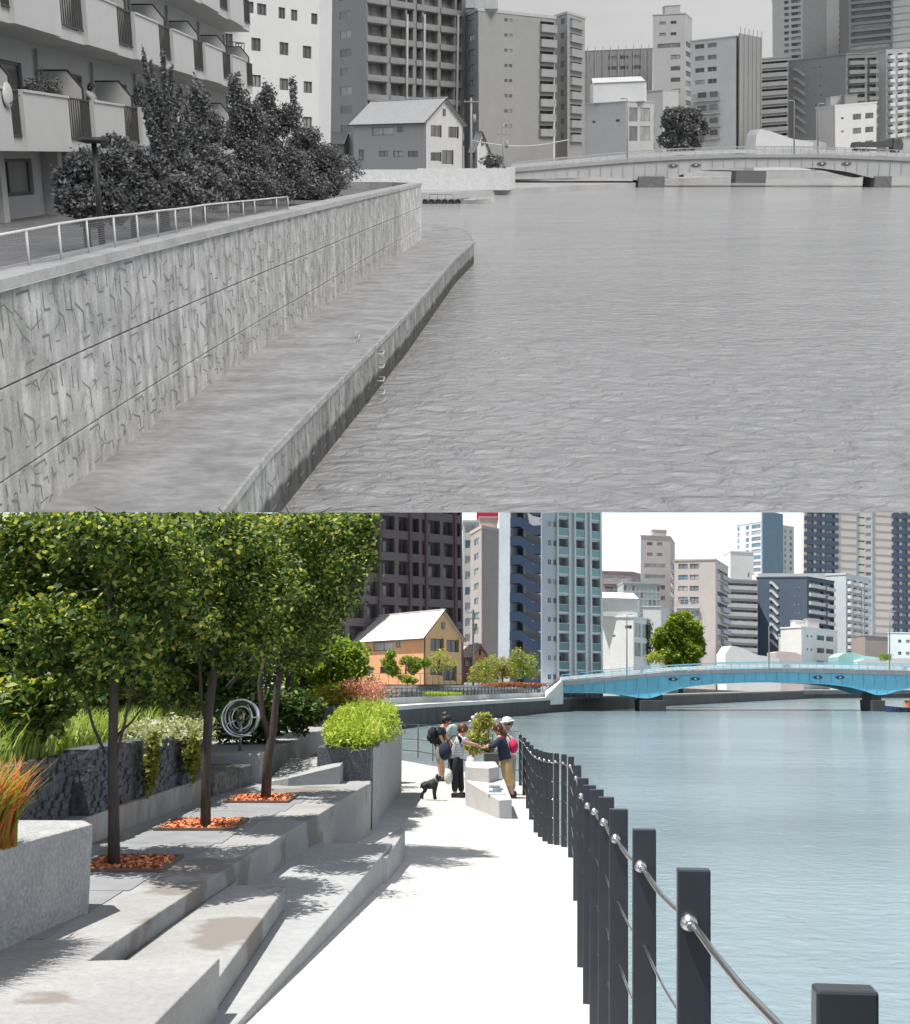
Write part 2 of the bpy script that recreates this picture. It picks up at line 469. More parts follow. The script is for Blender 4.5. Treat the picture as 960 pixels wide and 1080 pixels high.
class Bld:
    """a building seen at a corner: pixel columns and distances of left, corner and right edges"""
    def __init__(s, pl, label, L=None, C=None, R=None, top=0, z0=-3.0, thick=14, wall=None, win=None, frame=None,
                 name='apartment_building', cat='building', group=None, roof=True, inner=None, roll=True):
        s.pl = pl
        px, dep = C
        s.z0 = z0; s.z1 = pl.zz(top, dep)
        PC = (pl.x(px, dep), dep)
        PL = (pl.x(L[0], L[1]), L[1]) if L else None
        PR = (pl.x(R[0], R[1]), R[1]) if R else None
        base = (PC[0], PC[1], z0)
        mid = [q for q in (L, C, R) if q]; mid = sum(q[0] for q in mid)/len(mid)
        s.root = empty(pl, name, base, label, cat, group, (0, pl.roll(mid) if roll else 0, 0))
        s.base = Vector(base); s.cache = {}; s.count = {}; s.extra = {}
        s.wall = wall; s.inner = inner or wall
        s.wm = [frame, win, s.inner]
        if PL and PR:
            PB = (PL[0]+PR[0]-PC[0], PL[1]+PR[1]-PC[1])
            s.left = Face(s, PL, PC, z0, s.z1); s.right = Face(s, PC, PR, z0, s.z1)
            poly = [PL, PC, PR, PB]; s.faces = [s.left, s.right]; back = [(PR, PB), (PB, PL)]
        else:
            a, b = (PL, PC) if PL else (PC, PR)
            f = Face(s, a, b, z0, s.z1)
            s.front = s.left = s.right = f
            n = f.nrm*-thick
            p3, p4 = (b[0]+n.x, b[1]+n.y), (a[0]+n.x, a[1]+n.y)
            poly = [a, b, p3, p4]; s.faces = [f]; back = [(b, p3), (p3, p4), (p4, a)]
        s.poly = poly; s.back = back
    def zf(s, py): return s.pl.zz(py, s.base.y) - s.z0      # height above base of a picture row at the corner
    def part(s, face, name, key, fn, mats, u, w, out=0):
        c = s.count.get(name, 0); s.count[name] = c+1
        p = face.pt(u, w, out) - s.base
        if c < 100:
            k = (name,)+key+tuple(id(m) for m in mats)
            if k not in s.cache:
                mb = MB(); fn(mb); s.cache[k] = mb.mesh(name, mats)
            add_obj(s.pl, name, s.cache[k], s.root, p, (0, 0, face.ang))
        else:
            ex = s.extra.setdefault((name,)+tuple(id(m) for m in mats), (MB(), mats, name))[0]
            mb = MB(); fn(mb); ca, sa = math.cos(face.ang), math.sin(face.ang); n = len(ex.v)
            ex.v += [(p.x+x*ca-y*sa, p.y+x*sa+y*ca, p.z+z) for x, y, z in mb.v]
            ex.f += [tuple(i+n for i in f) for f in mb.f]; ex.mi += mb.mi; ex.sm += mb.sm
    def done(s, parapet=.5, cap=None, flat=True):
        mb = MB()
        for f in s.faces: f.emit(mb)
        for a, b in s.back:
            mb.face([(a[0], a[1], s.z0), (b[0], b[1], s.z0), (b[0], b[1], s.z1), (a[0], a[1], s.z1)])
        mb.build(s.pl, 'wall', s.wall, s.root)
        if flat:
            rb = MB(); c = sum((v2(p) for p in s.poly), Vector())/4
            poly = [tuple((v2(p)-c)*(1+.25/max(1, (v2(p)-c).length)) + c)[:2] for p in s.poly]
            rb.prism(poly, s.z1-.02, s.z1+parapet); rb.build(s.pl, 'roof', cap or s.wall, s.root)
        for (k, (ex, mats, name)) in s.extra.items():
            o = add_obj(s.pl, name, ex.mesh(name, mats), s.root); tag(o, kind='stuff')
        return s
    def rooftop(s, fx, fy, w, d, h, m=None, name='penthouse'):
        """box on the roof: fx, fy fractions over the footprint"""
        P = [v2(p) for p in s.poly]
        c = P[0]*(1-fx)*(1-fy) + P[1]*fx*(1-fy) + P[2]*fx*fy + P[3]*(1-fx)*fy
        mb = MB(); mb.box(c.x-w/2, c.x+w/2, c.y-d/2, c.y+d/2, s.z1+.4, s.z1+.4+h)
        mb.box(c.x-w/2-.15, c.x+w/2+.15, c.y-d/2-.15, c.y+d/2+.15, s.z1+.4+h, s.z1+.65+h)
        mb.build(s.pl, name, m or s.wall, s.root)
def fr(face, a, b): return face.W*a, face.W*b
def balcony(w, dpt, ph, kind='solid', slab=.18):
    def fn(mb):
        mb.m = 0; mb.box(0, w, -dpt, 0, -slab, 0)
        if kind == 'solid':
            mb.box(0, w, -dpt, -dpt+.12, 0, ph); mb.box(0, .12, -dpt+.12, 0, 0, ph); mb.box(w-.12, w, -dpt+.12, 0, 0, ph)
        elif kind == 'glass':
            mb.m = 1
            mb.box(0, w, -dpt, -dpt+.05, .1, ph-.08); mb.box(0, .05, -dpt+.05, 0, .1, ph-.08); mb.box(w-.05, w, -dpt+.05, 0, .1, ph-.08)
            mb.m = 0; mb.box(0, w, -dpt-.02, -dpt+.07, ph-.08, ph); mb.box(0, w, -dpt-.02, -dpt+.07, 0, .1)
        elif kind == 'rail':
            mb.m = 1; k = max(3, int(w/.22))
            for i in range(k+1):
                x = (w-.04)*i/k; mb.box(x, x+.04, -dpt, -dpt+.04, 0, ph)
            mb.box(0, w, -dpt-.01, -dpt+.05, ph, ph+.06)
            mb.box(0, .05, -dpt, 0, ph, ph+.06); mb.box(w-.05, w, -dpt, 0, ph, ph+.06)
    return fn
# ================================================================== THE PLACE NOW (colour, lower view)
WZ = -5.3                                          # water level, the eye is the origin
def gz(x, y):
    e = 1.5726+.0383*y if y < 15.6 else 2.17+.0254*(y-15.6)
    return -e + .05*(1.5-max(-2.5, min(1.5, x)))*max(0, min(1, (30-y)/12))
def on_g(px, py, dz=0.0):
    r = A.ray(px, py); lo, hi = 1.0, 90.0
    for _ in range(50):
        m = (lo+hi)/2; p = r*(m/r.y)
        if p.z > gz(p.x, p.y)+dz: lo = m
        else: hi = m
    return r*(lo/r.y)

# ---- materials
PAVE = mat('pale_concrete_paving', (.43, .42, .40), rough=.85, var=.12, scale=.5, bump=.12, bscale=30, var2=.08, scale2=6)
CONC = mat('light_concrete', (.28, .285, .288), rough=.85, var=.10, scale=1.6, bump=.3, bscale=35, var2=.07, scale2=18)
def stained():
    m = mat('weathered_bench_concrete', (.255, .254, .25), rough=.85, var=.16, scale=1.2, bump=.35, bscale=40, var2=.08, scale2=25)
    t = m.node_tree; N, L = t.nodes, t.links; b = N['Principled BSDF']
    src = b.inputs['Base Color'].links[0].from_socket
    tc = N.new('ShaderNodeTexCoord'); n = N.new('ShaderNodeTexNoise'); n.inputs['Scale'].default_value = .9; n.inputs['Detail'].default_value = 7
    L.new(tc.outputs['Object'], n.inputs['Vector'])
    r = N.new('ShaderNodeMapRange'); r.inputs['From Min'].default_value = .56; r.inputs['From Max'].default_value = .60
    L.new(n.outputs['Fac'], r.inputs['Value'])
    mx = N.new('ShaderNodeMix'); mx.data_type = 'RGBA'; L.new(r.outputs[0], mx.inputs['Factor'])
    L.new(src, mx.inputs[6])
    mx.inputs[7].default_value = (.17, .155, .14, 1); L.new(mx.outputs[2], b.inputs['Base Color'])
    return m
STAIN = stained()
PAVER = mat('grey_pavers', (.20, .205, .215), rough=.8, var=.18, scale=3, bump=.3, bscale=50)
SPECK = mat('dark_speckled_granite', (.085, .088, .098), rough=.7, var=.1, scale=3, var2=.55, scale2=45, bump=.3, bscale=60)
GAB = mat('slate_rubble', (.075, .08, .095), rough=.8, var=.35, scale=7, var2=.4, scale2=24, bump=1.0, bscale=14)
POSTM = mat('charcoal_painted_steel', (.022, .026, .033), rough=.35, var=.15, scale=6, spec=.5)
STEEL = mat('stainless_steel', (.55, .56, .58), rough=.28, metal=1.0, var=.08)
CHIP = mat('orange_bark_chips', (.50, .15, .07), rough=.9, var=.3, scale=8, var2=.4, scale2=60, bump=1, bscale=60)
SOIL = mat('soil', (.06, .045, .032), rough=.95, var=.3, scale=6, bump=.8)
DARKW = mat('wet_dark_concrete', (.055, .06, .062), rough=.7, var=.35, scale=.8, bump=.4, stretch=(1, 1, .25))
WATERA = watermat('river_water', (.19, .25, .275), 2.6, .5, .10, xs=.7, var=.2, dist=.2)

# ---- water and land
mb = MB(); mb.face([(-260, 2, WZ), (1500, 2, WZ), (1500, 2600, WZ), (-260, 2600, WZ)])
mb.build(A, 'water', WATERA, kind='structure')
# left bank running to the bridge and round the far bend
shore = [A.z(404, 771, WZ), A.z(450, 764.5, WZ), A.z(520, 757.5, WZ), A.z(550, 754.5, WZ), A.z(592, 750.5, WZ), A.z(672, 746.5, WZ), A.z(790, 740, WZ), A.z(860, 736.5, WZ), A.z(960, 736, WZ)]
shore = [(p.x, p.y) for p in shore] + [(420, 420), (1500, 600)]
LZ = -2.9
back = [(1500, 2600), (-260, 2600), (-260, shore[0][1])]
LAND = mat('bank_ground', (.24, .235, .22), rough=.9, var=.15, scale=.15)
mb = MB(); mb.prism([(x, y+.35) for x, y in shore] + back, -7, LZ)
mb.build(A, 'land', [LAND], kind='structure')
# quay wall with its pale coping
mb = MB()
for i in range(len(shore)-1):
    a, b = Vector((*shore[i], 0)), Vector((*shore[i+1], 0)); n = Vector((b.y-a.y, a.x-b.x, 0)).normalized()*.12
    mb.m = 0; mb.prism([(a.x, a.y), (b.x, b.y), (b.x-n.x*3, b.y-n.y*3), (a.x-n.x*3, a.y-n.y*3)], -7, LZ-.35)
mb.build(A, 'quay_wall', DARKW, label='long dark stained quay wall along the far bank, running under the blue bridge', cat='wall')
COPE = mat('pale_coping', (.50, .52, .53), rough=.7, var=.08)
mb = MB()
for i in range(4):
    a, b = Vector((*shore[i], 0)), Vector((*shore[i+1], 0)); n = Vector((b.y-a.y, a.x-b.x, 0)).normalized()
    mb.prism([(a.x+n.x*.15, a.y+n.y*.15), (b.x+n.x*.15, b.y+n.y*.15), (b.x-n.x*2.2, b.y-n.y*2.2), (a.x-n.x*2.2, a.y-n.y*2.2)], LZ-.35, LZ+.1)
mb.build(A, 'quay_path', COPE, kind='structure')

# near left ground behind the planting, reaching the quay
mb = MB(); mb.prism([(-3.4, 1.5), (-60, 1.5), (-60, 135), (-8.6, 135), (-8.3, 110), (-7.4, 60), (-4.4, 40), (-3.2, 24)], -7, -1.5)
mb.build(A, 'ground', [SOIL], kind='structure')

# ---- promenade
def gridtop(poly_fn, ys, nx, zf):
    mb = MB(); mb.smooth = True
    rows = []
    for y in ys:
        x0, x1 = poly_fn(y); rows.append([Vector((x0+(x1-x0)*i/nx, y, zf(x0+(x1-x0)*i/nx, y))) for i in range(nx+1)])
    for a, b in zip(rows, rows[1:]):
        for i in range(nx): mb.face([a[i], a[i+1], b[i+1], b[i]])
    return mb, rows
# fence line from the tops of its posts
PH = 1.2
post_px = [(549, 775), (553, 778), (557, 782.5), (560.5, 786), (565.5, 790), (570, 791.5), (575, 793), (580.5, 794), (587, 794.5), (595, 795.5), (602.5, 798),
           (609, 807), (615, 820.5), (622, 828), (629.5, 832.5), (639.5, 840.5), (652.5, 853), (679.5, 874), (731.5, 916), (891, 1040)]
POSTS = []
for px, py in post_px:
    p = on_g(px, py, PH); POSTS.append(p)
xs = sorted([(p.y, p.x) for p in POSTS])
def fx(y):
    ys = [a for a, b in xs]; return float(np.interp(y, ys, [b for a, b in xs]))+.12
FARY = 46.0
def left_edge(y):
    return float(np.interp(y, [1, 14, 18, 30, 46], [-3.3, -3.0, -2.9, -2.9, -3.3]))
def prom(y):
    x0 = left_edge(y); x1 = fx(y)
    if y > 29.6:
        t = (y-29.6)/(FARY-29.6); x1 = fx(29.4)*(1-t) + (-2.86)*t
    return x0, x1
ys = list(np.arange(1.2, 29.7, .4)) + list(np.arange(29.7, FARY+.1, 1.6))
mb, rows = gridtop(prom, ys, 14, gz)
for r0, r1 in zip(rows, rows[1:]):           # river side face
    a, b = r0[-1], r1[-1]; mb.face([(a.x, a.y, -6.5), (b.x, b.y, -6.5), b, a])
a, b = rows[-1][-1], rows[-1][0]
mb.build(A, 'promenade', PAVE, kind='structure')

# ---- heights of the stepped seats, read from their corners
pD0 = on_g(413, 921); ZD = A.zz(889.5, pD0.y)
pB0 = A.z(341, 888.8, ZD); ZB = A.zz(860, pB0.y)
pC0 = A.z(300.7, 956, ZD); ZC = A.zz(933, pC0.y)
print('levels', pD0, ZD, ZB, ZC)
def P(pts, z): return [tuple(A.z(px, py, z))[:2] for px, py in pts]
tD = P([(409.8, 889.3)], ZD)[0]
low = [on_g(x, y) for x, y in [(413.5, 921), (380, 965), (357.5, 988), (311.7, 1031), (257.8, 1080)]]
polyD = [(p.x, p.y) for p in low]
(xa_, ya_), (xb_, yb_) = polyD[0], polyD[-1]
polyD = [(xa_+(xb_-xa_)*(y-ya_)/(yb_-ya_), y) for x, y in polyD]
dx = (polyD[-1][0]-polyD[-2][0])/(polyD[-1][1]-polyD[-2][1])
last = polyD[-1]
polyD += [(last[0]+dx*(2.6-last[1]), 2.6), (-1.9, 2.6)]
edgeB_px = [(177.3, 959.7), (220, 926.5), (247.5, 911), (294.5, 882), (341.5, 858), (378.8, 832)]
eB = P(edgeB_px, ZB)
kx = np.polyfit([p[1] for p in eB], [p[0] for p in eB], 1)
eB = [(p[0]*.25+.75*float(np.polyval(kx, p[1])), p[1]) for p in eB]
a_far = P([(93, 1013), (232.3, 1010)], ZB)
a_near = P([(171.6, 1071.5)], ZB)[0]
dA = (a_far[1][0]-a_near[0])/(a_far[1][1]-a_near[1])
a_nn = (a_near[0]-dA*(a_near[1]-2.6), 2.6)
polyD += [(eB[0][0]-.05, eB[0][1]), (eB[-3][0]-.05, eB[-3][1]), (eB[-2][0]-.02, tD[1]+.02)]
mb = MB(); mb.prism(polyD, lambda x, y: gz(x, y)-.5, ZD)
mb.build(A, 'concrete_bench', CONC, bevel=.012, label='long low pale concrete step tapering toward the viewer beside the white walkway', cat='concrete step', group='concrete seating steps')
e1 = on_g(427.5, 905); e0 = pD0
mb = MB(); mb.prism([(tD[0]-.15, tD[1]-.55), (tD[0]-.10, e0.y-.9), (e0.x+.0, e0.y-.75), (e1.x, e1.y-.1), (e1.x-.05, e1.y+.15), (tD[0]-.15, tD[1]-.02+.35)], lambda x, y: gz(x, y)-.3, ZD-.03)
mb.build(A, 'concrete_block', CONC, bevel=.01, label='small pale wedge block at the far end of the lowest concrete step', cat='concrete step', group='concrete seating steps')
# terrace B with the foreground block A as one mass
cornerB = eB[-1]
fB = P([(391, 826)], ZB)[0]
fG = on_g(398, 843)
polyB = [(-6, 2.0), (a_nn[0], 2.0), a_nn, a_near, a_far[1], a_far[0]] + eB + [fB, (fG.x+.02, fG.y), (-1.25, 21), (-3.2, 21), (-3.2, 12)] + [(-6, 12)]
mb = MB(); mb.prism(polyB, -2.9, ZB)
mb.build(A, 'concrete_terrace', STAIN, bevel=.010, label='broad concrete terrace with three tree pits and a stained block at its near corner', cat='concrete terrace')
cC = P([(300.2, 937), (254.4, 931.5), (233.5, 1010)], ZC)
polyC = [cC[0], (cC[0][0]-.02, cC[0][1]+.12), (eB[2][0]+.01, cC[0][1]+.14), (eB[2][0]+.01, eB[2][1]), (eB[1][0]+.01, eB[1][1]), (eB[0][0]+.01, eB[0][1]), (a_far[0][0]+.02, a_far[0][1]+.01), (a_far[1][0]-.02, a_far[1][1]+.01)]
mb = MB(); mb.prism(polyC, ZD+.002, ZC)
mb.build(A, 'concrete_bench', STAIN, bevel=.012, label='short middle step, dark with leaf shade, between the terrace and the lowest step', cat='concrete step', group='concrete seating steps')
# pavers of the tree strip
yL0, yL1 = 6.45, 14.5
def xe(y): return float(np.interp(y, [p[1] for p in eB], [p[0] for p in eB]))
mb = MB()
pit = [((92, 182), (905, 921), 'first'), ((173, 254), (865.5, 877), 'second'), ((243, 309), (839.5, 847.5), 'third')]
prev = 5.2; rects = []
for (xa, xb), (ya, yb), nm in pit:
    y0 = A.z(200, yb, ZB).y; y1 = A.z(200, ya, ZB).y
    x0 = A.z(xa, (ya+yb)/2, ZB).x; x1 = A.z(xb, (ya+yb)/2, ZB).x
    rects.append((max(x0, -2.85), x1, y0, y1))
ystrip = sorted({yL0, yL1} | {v for r in rects for v in r[2:]})
for y0, y1 in zip(ystrip, ystrip[1:]):
    r = [q for q in rects if q[2] <= y0 and q[3] >= y1]
    xl = -2.9
    k = max(1, int((y1-y0)/.6))
    for i in range(k):
        a, b = y0+(y1-y0)*i/k, y0+(y1-y0)*(i+1)/k-.012
        xr = xe((a+b)/2)-.42
        segs = [(xl, xr)] if not r else [(xl, r[0][0]-.02), (r[0][1]+.02, xr)]
        for s0, s1 in segs:
            nx = max(1, int((s1-s0)/.6))
            for j in range(nx):
                c0, c1 = s0+(s1-s0)*j/nx, s0+(s1-s0)*(j+1)/nx-.012
                if c1-c0 > .03: mb.box(c0, c1, a, b, ZB-.01, ZB+.006)
mb.build(A, 'pavers', PAVER, kind='structure')
for i, r in enumerate(rects):
    which = ['nearest square pit of orange bark chips around the near tree', 'middle pit of orange bark chips around the second slim tree', 'farthest pit of orange bark chips around the forked tree'][i]
    root = empty(A, 'tree_pit', ((r[0]+r[1])/2, (r[2]+r[3])/2, ZB), which, 'tree pit', 'bark chip tree pits')
    fb = MB()
    for (x0, x1, y0, y1) in ((r[0], r[1], r[2], r[2]+.03), (r[0], r[1], r[3]-.03, r[3]), (r[0], r[0]+.03, r[2]+.03, r[3]-.03), (r[1]-.03, r[1], r[2]+.03, r[3]-.03)):
        fb.box(x0, x1, y0, y1, ZB-.01, ZB+.03)
    fb.build(A, 'edging', mat('rusty_edging', (.13, .085, .06), rough=.8), root)
    cb = MB(); cb.box(r[0]+.03, r[1]-.03, r[2]+.03, r[3]-.03, ZB-.01, ZB+.012)
    n = 900; C = np.stack([r[0]+.05+(r[1]-r[0]-.1)*rng.random(n), r[2]+.05+(r[3]-r[2]-.1)*rng.random(n), ZB+.015+.02*rng.random(n)], 1)
    cb.build(A, 'chip_bed', CHIP, root)
    o = add_obj(A, 'bark_chip', leaf_mesh('bark_chip', C-np.array(root.location), .05, leafmat('chip_bits', [(.32, .09, .04), (.55, .19, .09), (.62, .27, .14)], 0, .9), up=1.2), root); tag(o, kind='stuff')

# ---- fence with steel cables
def fence_cable():
    root = empty(A, 'cable_fence', (POSTS[-1].x, POSTS[-1].y, gz(POSTS[-1].x, POSTS[-1].y)), 'dark steel post fence strung with steel cables along the water side of the walkway', 'fence')
    P_ = sorted(POSTS, key=lambda p: p.y)
    P_ = [Vector((P_[0].x-.03, P_[0].y-1.2, gz(.5, .6)+PH))] + P_
    for i, p in enumerate(P_):
        if p.y < .9: continue
        px, _ = A.proj([p]); s = (px[0]-480)/F*A.sp
        mb = MB(); d = (P_[min(i+1, len(P_)-1)]-P_[max(i-1, 0)]); d.z = 0; d.normalize()
        ax = Vector((1, -.12, 0)).normalized(); ay = Vector((.12, 1, 0)).normalized()
        up = Vector((s, 0, 1)).normalized(); zb = gz(p.x, p.y)-.35; c = Vector((p.x, p.y, (p.z+zb)/2))
        c.x += s*((zb-p.z)/2)
        mb.obox(c, ax*.038, ay*.020, up*((p.z-zb)/2))
        po = mb.build(A, 'post', POSTM, root, bevel=.004)
        fb = MB(); q = p - up*.115 - ay*.03 - ax*.012
        fb.ball(q, .021, 10, 6); fb.tube([q, q+ax*0-ay*.05], [.012, .009], 8)
        fb.build(A, 'cable_fitting', STEEL, po, org=root.location)
    for k, dz in enumerate((.115, .36, .60, .84, 1.06)):
        mb = MB(); pts = []
        for a, b in zip(P_, P_[1:]):
            for t in (0, .25, .5, .75):
                q = a.lerp(b, t); q.z = q.z - dz - .02*math.sin(math.pi*t); q.x -= .012; pts.append(q)
        q = P_[-1].copy(); q.z -= dz; pts.append(q)
        mb.tube(pts, .0085 if k == 0 else .0045, 6); mb.build(A, 'cable', STEEL, root)
fence_cable()

# ---- railing across the far end of the walkway
def railing(pl, name, label, pts, h, rails, step, r, m, cat='railing', group=None, posts=None):
    root = empty(pl, name, pts[0], label, cat, group)
    pts = [Vector(p) for p in pts]
    rb = MB()
    for f in rails: rb.tube([p+Vector((0, 0, h*f)) for p in pts], r*.8, 6)
    rb.build(pl, 'rail', m, root)
    for a, b in zip(pts, pts[1:]):
        n = max(1, round((b-a).length/step))
        for i in range(n+1):
            if i == 0 and (a-pts[0]).length > .01: continue
            p = a.lerp(b, i/n); mb = MB(); mb.tube([p, p+Vector((0, 0, h))], r, 6); mb.build(pl, 'post', m, root)
    return root
pa = on_g(549, 823); pb = on_g(441, 799.5); pc = on_g(405, 795.5); pd = on_g(380, 790)
railing(A, 'end_railing', 'thin dark railing across the far end of the walkway behind the people', [pa, pb, pc, pd], 1.25, (1.0, .55, .2), 3.0, .02, POSTM)

# ---- low wall and slate planter behind the tree strip
w0 = A.z(91, 892, ZB); w1 = A.z(225, 838, ZB)
zc0 = A.zz(857, w0.y); zc1 = A.zz(820.5, w1.y); zc = (zc0+zc1)/2
zg = (A.zz(790, w0.y+.4)+A.zz(771, w1.y))/2
mb = MB(); mb.prism([(w0.x-.25, w0.y-2.6), (w0.x, w0.y-2.6), (w0.x, w0.y), (w1.x, w1.y), (w1.x-.3, w1.y)], ZB-.05, zc)
mb.build(A, 'low_wall', mat('old_concrete', (.24, .235, .22), rough=.9, var=.3, scale=1.5, bump=.4, stretch=(1, 1, .4), var2=.2, scale2=9), bevel=.01, label='low streaked concrete wall under the slate clad bed behind the trees', cat='wall')
GROOT = empty(A, 'slate_planter', (w0.x-.3, w0.y, zc), 'long raised bed clad in dark slate rubble behind the slim trees', 'planter')
R_ = random.Random(3)
for i, (a, b, zt) in enumerate([(w0.y-4.5, w0.y+.05, zg-.02), (w0.y+.08, w0.y+1.7, zg+.02), (w0.y+1.73, w1.y-1.4, zg), (w1.y-1.37, w1.y, zg+.04)]):
    x = w0.x + (w1.x-w0.x)*((a+b)/2-w0.y)/(w1.y-w0.y) - (.05 if i else .10)
    mb = MB(); mb.box(x-.25, x, a, b, zc-.002+(0 if i else -.3), zt)
    for k in range(int((b-a)*80)):
        yy = a+.03+(b-a-.06)*R_.random(); zz = zc+(zt-zc)*R_.random()
        s = .015+.03*R_.random(); mb.obox((x+.0, yy, zz), (s*.6, 0, 0), (0, s*1.5, 0), (0, 0, s*.6))
    mb.build(A, 'slate_panel', GAB, GROOT)
mb = MB(); mb.prism([(-9, 3), (w0.x-.36, 3), (w0.x-.34, w0.y), (w1.x-.3, w1.y), (-9, w1.y+2)], -1.5, zg-.06); mb.build(A, 'planting_soil', SOIL, GROOT)
# dark weathered block at the far end of the bed
b0 = A.z(225, 840, ZB); b1 = A.z(262, 827, ZB); zk = A.zz(806, b1.y)
mb = MB(); mb.prism([(b0.x+.02, b0.y), (b1.x+.05, b1.y), (b1.x-.75, b1.y+.1), (b0.x-.7, b0.y)], ZB-.02, zk)
mb.build(A, 'stone_block', mat('black_weathered_concrete', (.10, .095, .09), rough=.9, var=.6, scale=3, bump=.5, var2=.3), bevel=.03, label='dark weathered block with orange topped edge behind the trees', cat='stone block')

# ---- near planter with grasses
n1 = A.z(93, 963, ZB); n0 = A.z(0, 1003, ZB); zn = A.zz(869, n1.y)
dirn = (n1-n0); nn0 = n0 - dirn*1.2
mb = MB(); PR = empty(A, 'concrete_planter', (n1.x-.6, n1.y-.6, ZB), 'rough concrete planter of rust tipped grasses at the lower left corner', 'planter')
mb.prism([(nn0.x, nn0.y), (n1.x, n1.y), (n1.x-.10, n1.y+.18), (n1.x-2.4, n1.y+.3), (nn0.x-2.0, nn0.y)], ZB-.02, zn)
mb.build(A, 'planter_box', mat('rough_planter_concrete', (.30, .30, .30), rough=.95, var=.12, scale=4, var2=.18, scale2=40, bump=.9, bscale=45), PR, bevel=.015)
# ---- long upper bench and the blocks by the hedge
f0 = A.z(275, 826, ZB); ZF = A.zz(795, f0.y); f1 = A.z(340, 803, ZB)
fend = A.z(350, 765.5, ZF)
mb = MB(); mb.prism([(f0.x, f0.y), (fend.x, fend.y), (fend.x-1.2, fend.y), (f0.x-1.35, f0.y+.35), (f0.x-1.1, f0.y)], ZB-.02, ZF)
mb.build(A, 'concrete_bench', CONC, bevel=.02, label='long high concrete bench block carrying the round steel sculpture', cat='concrete bench', group='concrete seating steps')
g1 = A.z(358, 827, ZB); ZG = A.zz(802.5, g1.y)
mb = MB()
gx = g1.x; gt = A.z(284, 826, ZB); gl = gt.x
nearx = A.z(304, 829, ZB)
mb.prism([(gl, gt.y-.25), (A.z(304, 829, ZB).x, A.z(304, 829, ZB).y), (gx, g1.y), (gx, g1.y+1.3), (gl+.05, g1.y+1.8)], ZB-.02, lambda x, y: ZB+.03+(ZG-ZB-.03)*min(1, max(0, (x-gl)/(gx-gl))*.75+max(0, (y-gt.y)/(1.5))*.6))
mb.build(A, 'concrete_bench', CONC, label='small sloping concrete wedge left of the dark speckled hedge planter', cat='concrete bench', group='concrete seating steps')
h0 = A.z(334, 823.5, ZB); h1 = A.z(391.5, 823, ZB); zh = A.zz(788, h0.y)
HR = empty(A, 'hedge_planter', ((h0.x+h1.x)/2, h0.y, ZB), 'dark speckled square planter full of bright yellow green plants', 'planter')
mb = MB(); hx0, hx1, hy0, hy1 = h0.x, h1.x, h0.y, h0.y+4.5
mb.box(hx0, hx1, hy0, hy0+.08, ZB, zh); mb.box(hx0, hx0+.08, hy0+.08, hy1, ZB, zh); mb.box(hx1-.08, hx1, hy0+.08, hy1, ZB, zh); mb.box(hx0+.08, hx1-.08, hy1-.08, hy1, ZB, zh)
mb.build(A, 'planter_box', SPECK, HR, bevel=.008)
mb = MB(); mb.box(hx0+.08, hx1-.08, hy0+.08, hy1-.08, ZB, zh-.08); mb.build(A, 'planting_soil', SOIL, HR)
i0 = h1.x+.02
mb = MB(); zi = (A.zz(795, 14.9)+A.zz(782, 19))/2
mb.prism([(i0-.015, h0.y+.3), (i0+.06, h0.y+.5), (fG.x+.05, fG.y), (fG.x+.12, fG.y+1.6), (i0, fG.y+2.4)], -3, zi)
mb.build(A, 'parapet_wall', CONC, bevel=.012, label='white concrete parapet on the walkway side of the hedge planter', cat='wall')
# second dark planter with pink flowers farther back
j0 = A.d(340, 765, 26); j1 = A.d(363, 766, 26); zj = A.zz(744, 26)
JR = empty(A, 'flower_planter', ((j0.x+j1.x)/2, 26, j0.z-.3), 'far dark planter overflowing with pink and orange flowering shrubs', 'planter')
mb = MB(); mb.box(j0.x, j1.x+.35, 26, 28.5, j0.z-.6, zj); mb.build(A, 'planter_box', SPECK, JR, bevel=.01)
C = np.concatenate([blob((j0.x+.15, 26.7, zj+.15), (.55, .8, .3), 1500, .2)])
o = add_obj(A, 'foliage', leaf_mesh('foliage', C-np.array(JR.location), .07, leafmat('ochre_leaves', [(.20, .16, .03), (.35, .28, .05), (.16, .2, .04)], .3)), JR)
C = np.concatenate([blob((j1.x+.35, 27, zj+.32), (.62, .8, .33), 2200, .2)])
o = add_obj(A, 'blossom', leaf_mesh('blossom', C-np.array(JR.location), .06, leafmat('pink_petals', [(.55, .16, .18), (.7, .35, .36), (.45, .22, .12), (.3, .3, .1)], .3)), JR)
# low wall behind the trees further on
mb = MB(); q0 = A.d(255, 790, 20); 
mb.box(-6.0, -3.0, 30, 30.5, -1.6, A.zz(744, 30)); mb.build(A, 'low_wall', CONC, label='short pale wall glimpsed between the far tree trunks', cat='wall')

# ---- planting
HEDGE = leafmat('lime_leaves', [(.14, .25, .03), (.32, .42, .05), (.48, .52, .09), (.20, .33, .04)], .35)
C = []
for k in range(46):
    u, v = rng.random(), rng.random()
    x = hx0+.05+(hx1-hx0-.05)*u; y = hy0+.02+(hy1-hy0)*v
    C.append(blob((x, y, zh+.06+.32*v+.06*rng.random()), (.2, .3, .17), 420, .1))
C.append(blob((hx1+.02, hy1-1.2, zh+.2), (.25, .9, .35), 1500, .2))
C = np.concatenate(C); C = C[C[:, 2] > zh-.12]
add_obj(A, 'foliage', leaf_mesh('foliage', C-np.array(HR.location), .055, HEDGE, aspect=.5), HR)
# sprigs
Bz = [(hx0+.1+(hx1-hx0)*rng.random(), hy0+.1+4.2*rng.random(), zh+.1) for _ in range(500)]
Bz = [(x, y, z+.3*(y-hy0)/4.5) for x, y, z in Bz]
o = add_obj(A, 'sprig', blades_mesh('sprig', [tuple(Vector(b)-HR.location) for b in Bz], .30, .012, HEDGE), HR); tag(o, kind='stuff')
